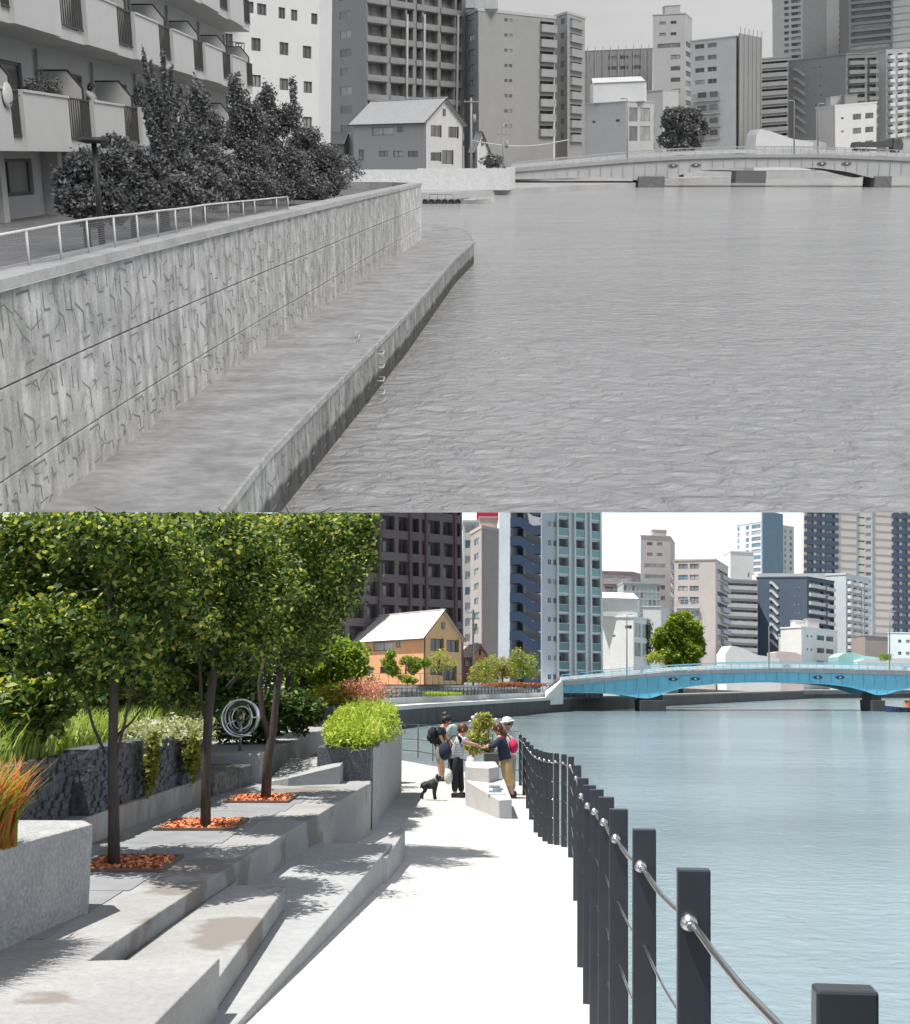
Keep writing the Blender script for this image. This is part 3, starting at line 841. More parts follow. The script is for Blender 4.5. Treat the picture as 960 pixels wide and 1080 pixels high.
# rust grasses in the near planter
GR = leafmat('rust_grass', [(.42, .05, .02), (.45, .10, .02), (.18, .24, .03), (.48, .09, .03), (.14, .24, .03), (.36, .30, .05)], .35)
bs = []
for k in range(4200):
    y = 5.3+1.0*rng.random(); x = n1.x-.12-.42*rng.random()-(6.4-y)*.12
    bs.append((x, y, zn-.01))
o = add_obj(A, 'grass', blades_mesh('grass', [tuple(Vector(b)-PR.location) for b in bs], .44, .012, GR, lean=.5, seg=4, curve=.5), PR); tag(o, kind='stuff')
# meadow behind slate wall
MEAD = leafmat('meadow_grass', [(.13, .22, .03), (.26, .36, .06), (.36, .40, .13), (.18, .28, .05)], .3)
bs = []
for k in range(15000):
    y = w0.y-4+9.4*rng.random(); x = w0.x-.3-4.5*rng.random()**1.3
    bs.append((x, y, zg-.05+.12*(w0.x-x)*.6))
o = add_obj(A, 'grass', blades_mesh('grass', bs, .34, .012, MEAD, lean=.6)); tag(o, kind='stuff')
# trailing plants over the slate
for k, (px, py, w, h, nm) in enumerate([(160, 805, .10, .30, 'narrow olive trailing plant hanging over the slate bed'), (203, 795, .16, .28, 'wider trailing plant with pale flower heads over the slate bed')]):
    t = (px-91)/(225-91); y = float(np.interp(px, [91, 225], [w0.y, w1.y])); 
    c = A.d(px, py, y-.05+.9*t); c = Vector((w1.x+.06, c.y, c.z)) if False else c
    xw = w0.x+(w1.x-w0.x)*(c.y-w0.y)/(w1.y-w0.y)
    c = A.ray(px, py)*(xw+.03)/A.ray(px, py).x
    C = blob(c, (w*.6, w*1.5, h), 1300, .1)
    me = leaf_mesh('trailing_plant', C-np.array(c), .05, leafmat('olive_leaves', [(.10, .12, .02), (.22, .22, .04), (.13, .16, .03)], .3))
    add_obj(A, 'trailing_plant', me, None, tuple(c)); tag(A.roots[-1], nm, 'plant')
c = A.ray(195, 768)*(w1.x-.2)/A.ray(195, 768).x
C = np.concatenate([blob((c.x-.3*k/3, c.y-.5*k, c.z-.02), (.4, .6, .16), 1100, .1) for k in range(4)])
add_obj(A, 'flowering_plant', leaf_mesh('fl', C-np.array(c), .05, leafmat('pale_flowers', [(.4, .42, .3), (.26, .3, .12), (.5, .5, .42), (.2, .25, .06)], .3)), None, tuple(c)); tag(A.roots[-1], 'pale flowering ground cover spilling over the far end of the slate bed', 'plant')

# ---- round steel sculpture on the long bench
sc = A.z(253, 792, ZF); sc = Vector((sc.x, sc.y, ZF))
SR = empty(A, 'steel_sculpture', sc, 'round stainless steel ring sculpture on a short stem', 'sculpture')
cz = A.zz(757, sc.y); rad = 18.5*sc.y/F
mb = MB(); mb.tube([sc, (sc.x, sc.y, cz-.05)], .022, 10); mb.build(A, 'stem', STEEL, SR)
for k, (yo, rr, tr) in enumerate([(-.10, rad, .022), (-.02, rad*1.0, .014), (.07, rad*.96, .02), (-.05, rad*.80, .016), (.02, rad*.62, .013), (-.03, rad*.42, .012)]):
    tl = (.30, -.25, .35, -.5, .8, -1.0)[k]
    mb = MB(); pts = [(sc.x+rr*math.cos(a)*math.cos(tl), sc.y+yo+rr*math.cos(a)*math.sin(tl), cz+rr*math.sin(a)) for a in np.linspace(0, 2*math.pi, 33)]
    mb.tube(pts, tr, 8, cap=False); mb.build(A, 'ring', STEEL, SR)
mb = MB()
for s in (-1, 1):
    mb.tube([(sc.x+s*rad*.2, sc.y-.1, cz-.03), (sc.x+s*rad*1.25, sc.y-.12, cz-.03+(.06 if s > 0 else -.12))], .012, 6)
mb.tube([(sc.x-rad*.9, sc.y-.13, cz-rad*.85), (sc.x+rad*.7, sc.y-.13, cz-rad*.95)], .014, 6)
mb.build(A, 'arm', STEEL, SR)
mb = MB(); mb.ball((sc.x, sc.y-.1, cz), (.05, .04, .05)); mb.build(A, 'hub', mat('brass_hub', (.35, .27, .12), metal=1, rough=.4), SR)

# ---- trees of the terrace
LEAFA = leafmat('maple_leaves', [(.018, .042, .011), (.035, .075, .017), (.08, .135, .026), (.03, .06, .014), (.12, .18, .03), (.25, .30, .05), (.48, .49, .14)], .36)  # palest tones of the ramp paint sunlit highlights in the crown
LEAFD = leafmat('dark_leaves', [(.014, .036, .010), (.03, .07, .016), (.05, .10, .02), (.14, .19, .035), (.03, .065, .015)], .25)  # lighter tone mixed in as painted sun spots
LEAFY = leafmat('bright_leaves', [(.10, .20, .02), (.20, .30, .035), (.28, .36, .05), (.14, .24, .03)], .4)
CLIP = 542.0
def px_clumps(pl, lst):
    out = []
    for px, py, dep, r, *fl in lst:
        c = pl.d(px, py, dep); rr = r*dep/F; f = fl[0] if fl else .8
        out.append((tuple(c), (rr, rr, rr*f)))
    return out
def path_px(pl, lst): return [tuple(pl.d(px, py, d)) for px, py, d in lst]
b1 = A.z(120, 916, ZB); D1 = b1.y
tree(A, 'slim_tree', 'nearest slim dark trunked tree in the left pit of orange chips', 'tree', tuple(b1),
     [tuple(b1)] + path_px(A, [(120, 860, D1), (119, 780, D1), (121, 700, D1), (117, 620, D1), (123, 565, D1), (125, 544, D1)]), [.047, .04, .036, .032, .028, .024, .02],
     px_clumps(A, [(20, 560, D1, 45), (100, 535, D1, 50), (180, 540, D1+.3, 50), (60, 575, D1+.3, 55), (150, 580, D1-.4, 60), (95, 625, D1+.5, 52), (165, 640, D1, 50), (55, 660, D1-.3, 48), (120, 680, D1-.5, 45), (185, 600, D1+.6, 50), (140, 715, D1+.2, 34, .6), (20, 620, D1, 45), (90, 560, D1-.8, 50), (92, 722, D1, 20, .7), (160, 732, D1+.2, 16, .7), (30, 700, D1, 26, .7), (205, 660, D1+.3, 34), (75, 700, D1+.4, 32, .6)]),
     30000, .050, LEAFA, BARK, group='slim trees in the terrace pits', clip=CLIP, shell=.05)
root = A.roots[-1]
mb = MB(); mb.tube(path_px(A, [(111, 795, D1), (98, 765, D1), (90, 735, D1), (84, 700, D1)]), [.012, .011, .009, .006], 6); mb.tube(path_px(A, [(122, 800, D1), (131, 765, D1), (138, 730, D1), (148, 690, D1)]), [.012, .011, .009, .006], 6)
mb.build(A, 'branch', BARK, root)
b2 = A.z(217, 875, ZB); D2 = b2.y
tree(A, 'slim_tree', 'second slim tree, in the middle pit left of the steel sculpture', 'tree', tuple(b2),
     [tuple(b2)] + path_px(A, [(217, 820, D2), (220, 750, D2), (227, 700, D2), (229, 640, D2), (235, 590, D2), (240, 545, D2)]), [.05, .045, .042, .036, .03, .025, .02],
     px_clumps(A, [(230, 535, D2, 50), (215, 570, D2, 50), (260, 590, D2+.5, 50), (200, 620, D2-.4, 42), (245, 640, D2-.2, 45), (285, 620, D2+.3, 40), (225, 670, D2+.5, 38), (270, 670, D2, 34, .7), (190, 660, D2, 30), (238, 700, D2, 18, .7), (262, 705, D2+.3, 14, .7), (240, 560, D2-.8, 50)]),
     24000, .052, LEAFA, BARK, group='slim trees in the terrace pits', clip=CLIP, shell=.05)
root = A.roots[-1]
mb = MB(); mb.tube(path_px(A, [(219, 770, D2), (212, 735, D2), (211, 700, D2), (215, 660, D2)]), [.02, .018, .015, .01], 6); mb.tube(path_px(A, [(213, 715, D2), (195, 708, D2), (175, 707, D2)]), [.008, .006, .004], 6)
mb.build(A, 'branch', BARK, root)
b3 = A.z(280, 844.5, ZB); D3 = b3.y
tree(A, 'slim_tree', 'third slim tree, forked low, in the farthest pit by the bench blocks', 'tree', tuple(b3),
     [tuple(b3)] + path_px(A, [(283, 800, D3), (288, 770, D3), (292, 730, D3), (300, 680, D3), (305, 620, D3), (310, 548, D3)]), [.06, .055, .045, .04, .034, .028, .022],
     px_clumps(A, [(300, 532, D3, 50), (350, 535, D3, 44), (385, 545, D3, 20), (300, 565, D3, 52), (345, 575, D3+.4, 50), (320, 610, D3-.5, 50), (365, 600, D3, 34), (285, 620, D3+.5, 42), (350, 635, D3, 36), (310, 660, D3-.3, 38), (372, 555, D3+.4, 28), (268, 665, D3+.5, 32), (302, 700, D3, 17, .7), (330, 695, D3+.2, 13, .7), (393, 590, D3, 10), (390, 560, D3, 11), (382, 578, D3, 14), (335, 665, D3+.6, 26), (330, 550, D3-.9, 46)]),
     30000, .054, LEAFA, BARK, group='slim trees in the terrace pits', clip=CLIP, shell=.05)
root = A.roots[-1]
mb = MB(); mb.tube(path_px(A, [(286, 782, D3), (277, 755, D3), (274, 720, D3), (282, 680, D3)]), [.04, .034, .03, .022], 8)
mb.tube(path_px(A, [(240, 725, D3), (262, 700, D3), (276, 685, D3), (288, 670, D3)]), [.03, .026, .02, .01], 6)
mb.build(A, 'branch', BARK, root)
# trees farther along the bench
for (px, py, dep, ty, lab, cl, n, lm) in [
    (305, 762, 26, 700, 'dark leaning tree beyond the long bench, left of the bright one', [(300, 660, 26, 50), (275, 690, 27, 40), (318, 640, 25.5, 40), (255, 640, 26, 45), (290, 610, 26, 40)], 6500, LEAFD),
    (320, 757, 29, 700, 'bright yellow green bushy tree leaning over the far quay', [(345, 695, 29, 34), (365, 715, 29, 28), (330, 720, 29.5, 30), (372, 690, 29, 18), (350, 735, 28.5, 24, .6), (322, 690, 29, 24), (383, 722, 29, 12)], 9000, LEAFY)]:
    b = A.d(px, py, dep)
    tree(A, 'leafy_tree', lab, 'tree', tuple(b), [tuple(b)]+path_px(A, [(px-1, py-25, dep), (px+2, ty, dep)]), [.13, .11, .08], px_clumps(A, cl), n, .13, lm, BARK, clip=CLIP)
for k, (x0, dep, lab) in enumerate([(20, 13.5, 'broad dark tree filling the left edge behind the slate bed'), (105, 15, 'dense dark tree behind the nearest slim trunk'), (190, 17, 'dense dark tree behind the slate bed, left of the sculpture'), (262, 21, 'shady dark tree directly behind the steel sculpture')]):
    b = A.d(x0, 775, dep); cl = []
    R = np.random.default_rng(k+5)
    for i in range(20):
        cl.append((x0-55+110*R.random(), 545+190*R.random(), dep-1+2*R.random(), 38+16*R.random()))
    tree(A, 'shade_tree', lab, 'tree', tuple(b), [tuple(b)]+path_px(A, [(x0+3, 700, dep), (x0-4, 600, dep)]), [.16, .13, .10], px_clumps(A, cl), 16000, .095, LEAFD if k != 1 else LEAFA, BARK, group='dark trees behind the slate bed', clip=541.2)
# low bushes under them
for k, (px, py, dep, r, lm, lab) in enumerate([(15, 745, 9.5, 48, LEAFA, 'bright edged bush at the far left edge'), (300, 750, 19, 34, LEAFD, 'dark ground shrub behind the long bench'), (60, 745, 12.5, 40, LEAFD, 'dark bush beside the meadow grass'), (260, 765, 18.5, 30, LEAFD, 'dark shrub right behind the steel sculpture')]):
    c = A.d(px, py, dep); rr = r*dep/F
    C = np.concatenate([blob((c.x+rr*.6*math.cos(a), c.y+rr*.4*math.sin(a), c.z), (rr*.7, rr*.7, rr*.6), 500, .3) for a in np.linspace(0, 6, 6)])
    add_obj(A, 'bush', leaf_mesh('bush', C-np.array(c), .09, lm), None, tuple(c)); tag(A.roots[-1], lab, 'bush')
# ================================================================== BRIDGE (used by both places)
def bridge(pl, label, dep, wide, rail_px, fas, gir, piers, m, wz, medal, plabel=None, group=None):
    """profiles are lists of (px, py): rail top, fascia top, girder top and girder bottom, read at distance dep"""
    X = lambda px: pl.x(px, dep)
    def prof(l):
        a = [X(p[0]) for p in l]; b = [pl.zz(p[1], dep) for p in l]
        return lambda x: float(np.interp(x, a, b))
    zr, zf, zg_, zb = prof(rail_px), prof(fas), prof(gir[0]), prof(gir[1])
    x0, x1 = X(fas[0][0]), X(fas[-1][0])
    root = empty(pl, 'road_bridge', (x0, dep, wz), label, 'bridge')
    xs_ = list(np.linspace(x0, x1, 90))
    def strip(mb, xs, zt, zbm, y0, y1):
        for a, b in zip(xs, xs[1:]):
            mb.face([(a, y0, zbm(a)), (b, y0, zbm(b)), (b, y0, zt(b)), (a, y0, zt(a))])
            mb.face([(a, y0, zt(a)), (b, y0, zt(b)), (b, y1, zt(b)), (a, y1, zt(a))])
            mb.face([(a, y0, zbm(a)), (a, y1, zbm(a)), (b, y1, zbm(b)), (b, y0, zbm(b))])
            mb.face([(a, y1, zbm(a)), (a, y1, zt(a)), (b, y1, zt(b)), (b, y1, zbm(b))])
    mb = MB(); strip(mb, xs_, zf, lambda x: zg_(x)+.002, dep-.35, dep+wide); mb.build(pl, 'deck', m['deck'], root)
    mb = MB(); strip(mb, xs_, zg_, zb, dep, dep+.5); strip(mb, xs_, zg_, zb, dep+wide-.9, dep+wide-.4)
    n = int((x1-x0)/1.9)
    for i in range(n+1):                                     # web stiffeners
        x = x0+.05+(x1-x0-.1)*i/n; mb.box(x-.05, x+.05, dep-.11, dep, zb(x)+.12, zg_(x)-.05)
    for a, b in zip(xs_, xs_[1:]):                           # bottom flange
        mb.face([(a, dep-.16, zb(a)-.003), (a, dep-.16, zb(a)+.11), (b, dep-.16, zb(b)+.11), (b, dep-.16, zb(b)-.003)][::-1])
        mb.face([(a, dep-.16, zb(a)+.11), (b, dep-.16, zb(b)+.11), (b, dep, zb(b)+.11), (a, dep, zb(a)+.11)])
    mb.build(pl, 'girder', m['girder'], root)
    for s, nm in ((dep-.2, 'railing'), (dep+wide-.3, 'railing')):
        mb = MB(); n = int((x1-x0)/1.5)
        for i in range(n+1):
            x = x0+(x1-x0)*i/n; mb.box(x-.045, x+.045, s-.04, s+.04, zf(x), zr(x))
        for a, b in zip(xs_, xs_[1:]):
            for t, r in ((1, .07), (.68, .035), (.42, .035), (.16, .05)):
                pa = (a, s, zf(a)+(zr(a)-zf(a))*t); pb = (b, s, zf(b)+(zr(b)-zf(b))*t); mb.bar(pa, pb, .05, r*2)
        mb.build(pl, nm, m['rail'], root)
    mb = MB()
    for a, b in zip(xs_, xs_[1:]):
        mb.face([(a, dep+2.4, zf(a)+.13), (b, dep+2.4, zf(b)+.13), (b, dep+2.5, zf(b)+.75), (a, dep+2.5, zf(a)+.75)])
    mb.build(pl, 'crash_barrier', m['barrier'], root)
    for (pa_, pb_) in piers:
        a, b = X(pa_), X(pb_); c = (a+b)/2
        mb = MB(); mb.box(a+.3, b-.3, dep+.3, dep+wide*.4, wz+1.6, zb(c)+.4); mb.box(a, b, dep-.6, dep+wide*.42, wz-1, wz+1.9)
        mb.build(pl, 'pier', m['pier'], root, bevel=.08)
    for px, py in medal:
        c = pl.d(px, py, dep); mb = MB(); k = 14
        mb.m = 0; ring = [(c.x+.85*math.cos(t), dep-.14, c.z+.30*math.sin(t)*abs(math.sin(t))**.3) for t in np.linspace(0, 2*math.pi, k, endpoint=False)]
        mb.face(ring[::-1]); 
        for p, q in zip(ring, ring[1:]+ring[:1]): mb.face([p, q, (q[0], dep-.02, q[2]), (p[0], dep-.02, p[2])])
        mb.m = 1; mb.ball((c.x, dep-.2, c.z), (.24, .08, .2), 10, 6)
        mb.build(pl, 'medallion', [m['medal'], m['medal2']], root)
    return root, zf
def street_lamp(pl, label, px, ytop, dep, zbase, m, arm=1.0, group='lamp posts along the bridge'):
    b = pl.d(px, 700 if not pl.grey else 160, dep); zt = pl.zz(ytop, dep)
    root = empty(pl, 'street_lamp', (b.x, dep, zbase), label, 'street lamp', group, (0, pl.roll(px), 0))
    mb = MB(); mb.tube([(b.x, dep, zbase), (b.x, dep, zt-.6), (b.x, dep, zt-.1), (b.x+arm*.3, dep, zt+.08), (b.x+arm*.8, dep, zt+.1)], [.13, .09, .08, .07, .05], 8); mb.build(pl, 'pole', m, root)
    mb = MB(); mb.ball((b.x+arm*1.1, dep, zt+.08), (.55, .22, .12), 12, 6); mb.build(pl, 'lamp_head', m, root)
    return root

BLUE = mat('sky_blue_painted_steel', (.17, .50, .66), rough=.45, var=.10, scale=.4, var2=.06, scale2=5)
BLUER = mat('pale_blue_rail_paint', (.25, .55, .66), rough=.45, var=.06)
mA = dict(deck=mat('grey_deck_edge', (.24, .26, .29), rough=.8, var=.15, stretch=(1, 1, .2)), girder=BLUE, rail=BLUER, barrier=mat('white_barrier', (.6, .62, .62), rough=.5),
          pier=DARKW, medal=mat('navy_plate', (.03, .08, .16)), medal2=mat('pale_boss', (.4, .5, .55)))
BD = 205.0
brA, zfA = bridge(A, 'long sky blue girder bridge with shallow arches crossing the river', BD, 13,
    [(592, 712), (640, 706.5), (700, 702), (760, 699), (820, 698), (880, 698.5), (960, 700.5), (1060, 706)],
    [(592, 718.5), (640, 714.5), (700, 709), (760, 706), (820, 705), (880, 705.5), (960, 707.5), (1060, 713)],
    ([(592, 724), (640, 718.5), (700, 713), (760, 710), (820, 709), (880, 710), (960, 712.5), (1060, 718)],
     [(592, 731), (630, 731), (655, 733), (672, 736), (683, 737), (694, 734), (710, 728), (730, 724), (755, 721.5), (790, 720), (830, 720), (870, 721.5), (895, 724.5), (912, 729), (922, 733), (932, 733), (945, 729), (960, 726), (1000, 721), (1060, 719)]),
    [(674, 701), (917, 931)], mA, WZ, [(710, 716.5), (733.5, 716), (862.5, 714.5), (886, 714.5)])
# abutment at the left end
mb = MB(); p = A.d(592, 718, BD-1)
mb.prism([(A.x(574, 196), 194.5), (A.x(592, BD-1), BD-3), (A.x(592, BD)+.3, BD-.6), (A.x(592, BD)+.3, BD+14), (A.x(575, 215), 215)], -4, lambda x, y: A.zz(735, 200)+(A.zz(717, 205)-A.zz(735, 200))*max(0, min(1, (x-A.x(574, 196))/(A.x(592, 205)-A.x(574, 196)))))
mb.build(A, 'bridge_abutment', mat('white_abutment', (.62, .63, .62), rough=.7, var=.06), label='white sloping concrete wing at the left end of the blue bridge', cat='abutment')
LAMPM = mat('grey_lamp_paint', (.30, .32, .34), rough=.5)
for px, yt, lab in [(661, 648, 'thin lamp post on the bridge left of the round tree'), (811, 660, 'lamp post on the bridge in front of the navy apartment block'), (938, 645, 'tall lamp post near the right end of the blue bridge')]:
    x = A.x(px, BD+1.5); street_lamp(A, lab, px, yt, BD+1.5, zfA(x), LAMPM, .6)

# ---- quay level: ramps, rails, beds in front of the orange house
W_ = lambda px, py, z: A.z(px, py, z)
SLAB = mat('grey_ramp_paving', (.33, .34, .36), rough=.85, var=.12, scale=.3)
def shx(y): return float(np.interp(y, [s_[1] for s_ in shore[:5]], [s_[0] for s_ in shore[:5]]))
def inland(t): return [(x-.94*t, y+.33*t) for x, y in shore[:5]]
LEV = [(3.0, -2.15), (5.6, -1.5), (8.2, -.75)]
def house_ground(x, y):
    t = (shx(y)-x)*.94
    z = LZ+.1
    for a, b in LEV:
        if t >= a: z = b
    return z
for i, (t0, z) in enumerate(LEV):
    mb = MB(); fr_pts = inland(t0); bk = inland(80)
    mb.prism([fr_pts[0]] + fr_pts[1:] + [(fr_pts[-1][0]+1.5, 208), (bk[-1][0], 230)] + bk[::-1][1:], -3.2, z-.03)
    mb.build(A, 'embankment_terrace', SLAB if i != 2 else LAND, kind='structure')
    mb = MB()
    for a, b in zip(fr_pts, fr_pts[1:]):
        n = Vector((b[1]-a[1], a[0]-b[0], 0)).normalized()
        mb.prism([(a[0]+n.x*.12, a[1]+n.y*.12), (b[0]+n.x*.12, b[1]+n.y*.12), (b[0]-n.x*.3, b[1]-n.y*.3), (a[0]-n.x*.3, a[1]-n.y*.3)], -3.2, z+.12)
    mb.build(A, 'ramp_wall', COPE if i != 1 else CONC, label=['lowest pale retaining wall along the far embankment steps', 'middle retaining wall along the far embankment steps', 'top retaining wall just below the orange house'][i], cat='wall', group='retaining walls on the far embankment')
pts = [(x, y, -2.12) for x, y in inland(3.3)]; pts[0] = (pts[0][0]-3, pts[0][1]-4, -2.12)
railing(A, 'quay_railing', 'front dark railing along the far quay edge below the orange house', pts, 1.2, (1.0, .5), 1.7, .06, POSTM, group='railings on the far embankment')
pts = [(A.x(px, 150), 150, -.75) for px in (370, 430)] + [(A.x(505, 163), 163, -.75)]
railing(A, 'garden_railing', 'back brown railing directly in front of the orange house', pts, 1.7, (1.0, .1), 1.3, .035, mat('brown_rail', (.10, .075, .06)), group='railings on the far embankment')
for nm, lab, cx, cy, dep, r, lm, n in [('rust_bed', 'long rust coloured planting bed beside the bridge end', 546, 722, 165, (5.2, .8, .35), leafmat('rust_bed_leaves', [(.30, .09, .04), (.4, .16, .07), (.2, .08, .03)], .2), 2600),
                                  ('green_bed', 'flat lime green planting bed on the far quay', 466, 731.5, 150, (3.0, .8, .22), HEDGE, 1500)]:
    c = A.d(cx, cy, dep); C = blob((0, 0, 0), r, n, .1); add_obj(A, nm, leaf_mesh(nm, C, .22, lm), None, tuple(c)); tag(A.roots[-1], lab, 'planting bed')

# ---- gabled house
def house(pl, label, Lp, Cp, Rp, eave, ridge, base, m, wins_l, wins_r, hood=True, group=None):
    dL, dC, dR = Lp[1], Cp[1], Rp[1]
    z0 = pl.zz(base, dC); ze = pl.zz(eave, dC); zr = pl.zz(ridge[1], (dC+dR)/2)
    PL, PC, PR = [Vector((pl.x(p[0], p[1]), p[1], 0)) for p in (Lp, Cp, Rp)]
    PB = PL+PR-PC
    root = empty(pl, 'gabled_house', (PC.x, PC.y, z0), label, 'house', group, (0, pl.roll(Cp[0]), 0))
    class H: pass
    h = H(); h.pl = pl; h.base = Vector((PC.x, PC.y, z0)); h.wm = [m['frame'], m['glass'], m['wall']]; h.sub = True; h.root = root; h.cache = {}; h.count = {}; h.extra = {}
    h.part = lambda *a, **k: Bld.part(h, *a, **k)
    for which, (P_, Q_, ws) in {'l': (PL, PC, wins_l), 'r': (PC, PR, wins_r)}.items():
        f = Face(h, P_, Q_, z0, ze); f.b = h
        for (u0, u1, y0, y1) in ws:
            zt, zb = pl.zz(y0, dC)-z0, pl.zz(y1, dC)-z0
            if zt < f.H-.05: f.window(f.W*u0, f.W*u1, zb, zt, .12)
        mb = MB(); f.emit(mb)
        if which == 'r':
            mid = (PC+PR)/2; mb.face([(PC.x, PC.y, ze), (PR.x, PR.y, ze), (mid.x, mid.y, zr)])
        mb.build(pl, 'wall', m['wall2'] if which == 'r' else m['wall'], root)
    mb = MB()
    for P_, Q_ in ((PR, PB), (PB, PL)): mb.face([(P_.x, P_.y, z0), (Q_.x, Q_.y, z0), (Q_.x, Q_.y, ze), (P_.x, P_.y, ze)])
    mid2 = (PL+PB)/2; mb.face([(PB.x, PB.y, ze), (PL.x, PL.y, ze), (mid2.x, mid2.y, zr)])
    mb.build(pl, 'back_wall', m['wall'], root)
    ax = (PL-PC).normalized(); sd = (PR-PC).normalized()
    mid = (PC+PR)/2; rl = 0.0
    A0 = mid-ax*.6; A1 = mid2+ax*.6
    hw = (PR-PC).length/2; over = .7; slope = (zr-ze)/hw
    for sgn, nm in ((-1, 'roof'), (1, 'roof')):
        e0 = A0+sd*sgn*(hw+over); e1 = A1+sd*sgn*(hw+over); zz_ = zr-slope*(hw+over)
        mb = MB(); t = .22
        q = [Vector((A0.x, A0.y, zr)), Vector((A1.x, A1.y, zr)), Vector((e1.x, e1.y, zz_)), Vector((e0.x, e0.y, zz_))]
        up = Vector((0, 0, t))
        mb.face([p+up for p in q]); mb.face([p for p in q[::-1]])
        mb.m = 1
        for i in range(4): mb.face([q[i], q[(i+1) % 4], q[(i+1) % 4]+up, q[i]+up])
        mb.m = 0
        n = int((A1-A0).length/.9)
        for i in range(1, n):
            a_ = A0.lerp(A1, i/n); b_ = e0.lerp(e1, i/n); mb.bar((a_.x, a_.y, zr+t+.02), (b_.x, b_.y, zz_+t+.02), .05, .05)
        mb.build(pl, nm, [m['roof'], m['trim']], root)
    mb = MB(); mb.bar((A0.x, A0.y, zr+.28), (A1.x, A1.y, zr+.28), .35, .16); mb.build(pl, 'ridge_cap', m['roof'], root)
    # attic window and downpipe
    f = Face(h, PC, PR, z0, zr); f.b = h
    mb = MB(); c = f.pt(f.W*.5, (ze+zr)/2-z0-.2, .04); mb.obox(c, f.dir*.42, f.nrm*.05, (0, 0, .5)); mb.build(pl, 'attic_window', m['glass'], root)
    mb = MB(); p = f.pt(.1, 0, .12); mb.tube([p, (p.x, p.y, ze)], .07, 6); mb.build(pl, 'downpipe', m['trim'], root)
    if hood:
        for (u0, u1, y0, y1) in wins_r:       # dark shutters beside the gable windows
            zt, zb = pl.zz(y0, dC)-z0, pl.zz(y1, dC)-z0
            w_ = f.W*(u1-u0)
            mb = MB(); c = f.pt(f.W*u1+.28, (zt+zb)/2, .05); mb.obox(c, f.dir*.24, f.nrm*.04, (0, 0, (zt-zb)/2+.05)); mb.build(pl, 'shutter', m['trim'], root)
    return root
mH = dict(wall=mat('orange_render', (.62, .33, .17), rough=.85, var=.07, scale=.5), wall2=mat('apricot_render', (.66, .42, .22), rough=.85, var=.07, scale=.5), roof=mat('pale_roof_tiles', (.62, .58, .57), rough=.6, var=.08),
          trim=mat('dark_brown_trim', (.07, .05, .05), rough=.6), frame=mat('dark_bronze_frame', (.05, .04, .045), rough=.5), glass=glass('dark_glass', (.035, .04, .06)))
house(A, 'orange two storey gabled house with a pale roof above the far embankment', (373, 176), (447, 160), (487, 168), 671, (460, 645), 722,
      mH, [(.30, .60, 674.5, 684.5), (.63, .70, 674, 681.5), (.40, .62, 702, 709.5), (.16, .3, 702, 709.5)], [(.17, .45, 673, 686), (.60, .86, 673.5, 686.5), (.17, .42, 703, 712), (.5, .8, 702, 718)])
# small brick house behind
mh2 = dict(mH, wall=mat('red_brown_house', (.36, .15, .09), rough=.9), wall2=mat('red_brown_gable', (.40, .18, .11), rough=.9), roof=mat('pinkish_roof', (.5, .38, .34), rough=.7))
house(A, 'small red brown house with a pinkish roof right of the orange house', (478, 205), (498, 196), (514, 202), 692, (505, 681), 720, mh2, [(.6, .8, 696, 703)], [(.3, .6, 698, 706)], hood=False)

mb = MB(); fw = [A.d(700, 725, 262), A.d(790, 729, 322), A.d(860, 728, 350), A.d(960, 728, 358), A.d(1060, 728, 362)]
for a, b in zip(fw, fw[1:]): mb.prism([(a.x, a.y), (b.x, b.y), (b.x, b.y+.6), (a.x, a.y+.6)], -4, lambda x, y, a=a, b=b: a.z+(b.z-a.z)*(x-a.x)/(b.x-a.x))
mb.build(A, 'flood_wall', mat('far_flood_wall', (.16, .165, .165), rough=.9, var=.3, scale=.3, stretch=(1, 1, .3)), label='grey flood wall along the far bend seen under the blue bridge', cat='wall')
# ---- big blocks behind
def M_(n, c, **k): return mat(n, c, **{**dict(rough=.8, var=.06, scale=.25, var2=.04, scale2=2), **k})
FRW = M_('white_window_frame', (.6, .62, .64)); FRD = M_('dark_window_frame', (.06, .065, .075)); FRG = M_('grey_window_frame', (.3, .32, .34))
GLD = glass('far_dark_glass', (.05, .06, .08)); GLB = glass('far_blue_glass', (.10, .20, .26)); GLL = glass('far_pale_glass', (.25, .36, .40), .15)
def loggia_grid(b, f, cols, y0, dy, n, hfrac, rec, kind, pm, win, par=.42, inner=None):
    """cols: [(u0, u1)] fractions; opening from parapet top to slab, one row per floor"""
    for i in range(n):
        zt = b.zf(y0+i*dy); fh = b.zf(y0)-b.zf(y0+dy); zb = zt-fh*hfrac
        if zb < .3 or zt > f.H-.05: continue
        for u0, u1 in cols:
            f.window(f.W*u0, f.W*u1, zb, zt, rec, 'loggia', [win, GLD, inner or pm[0]])
            w = f.W*(u1-u0)
            if kind:
                f.item('balcony', (kind, round(w, 2), round(fh*par, 2)), balcony(w, .35, fh*par, kind), pm, f.W*u0, zb)
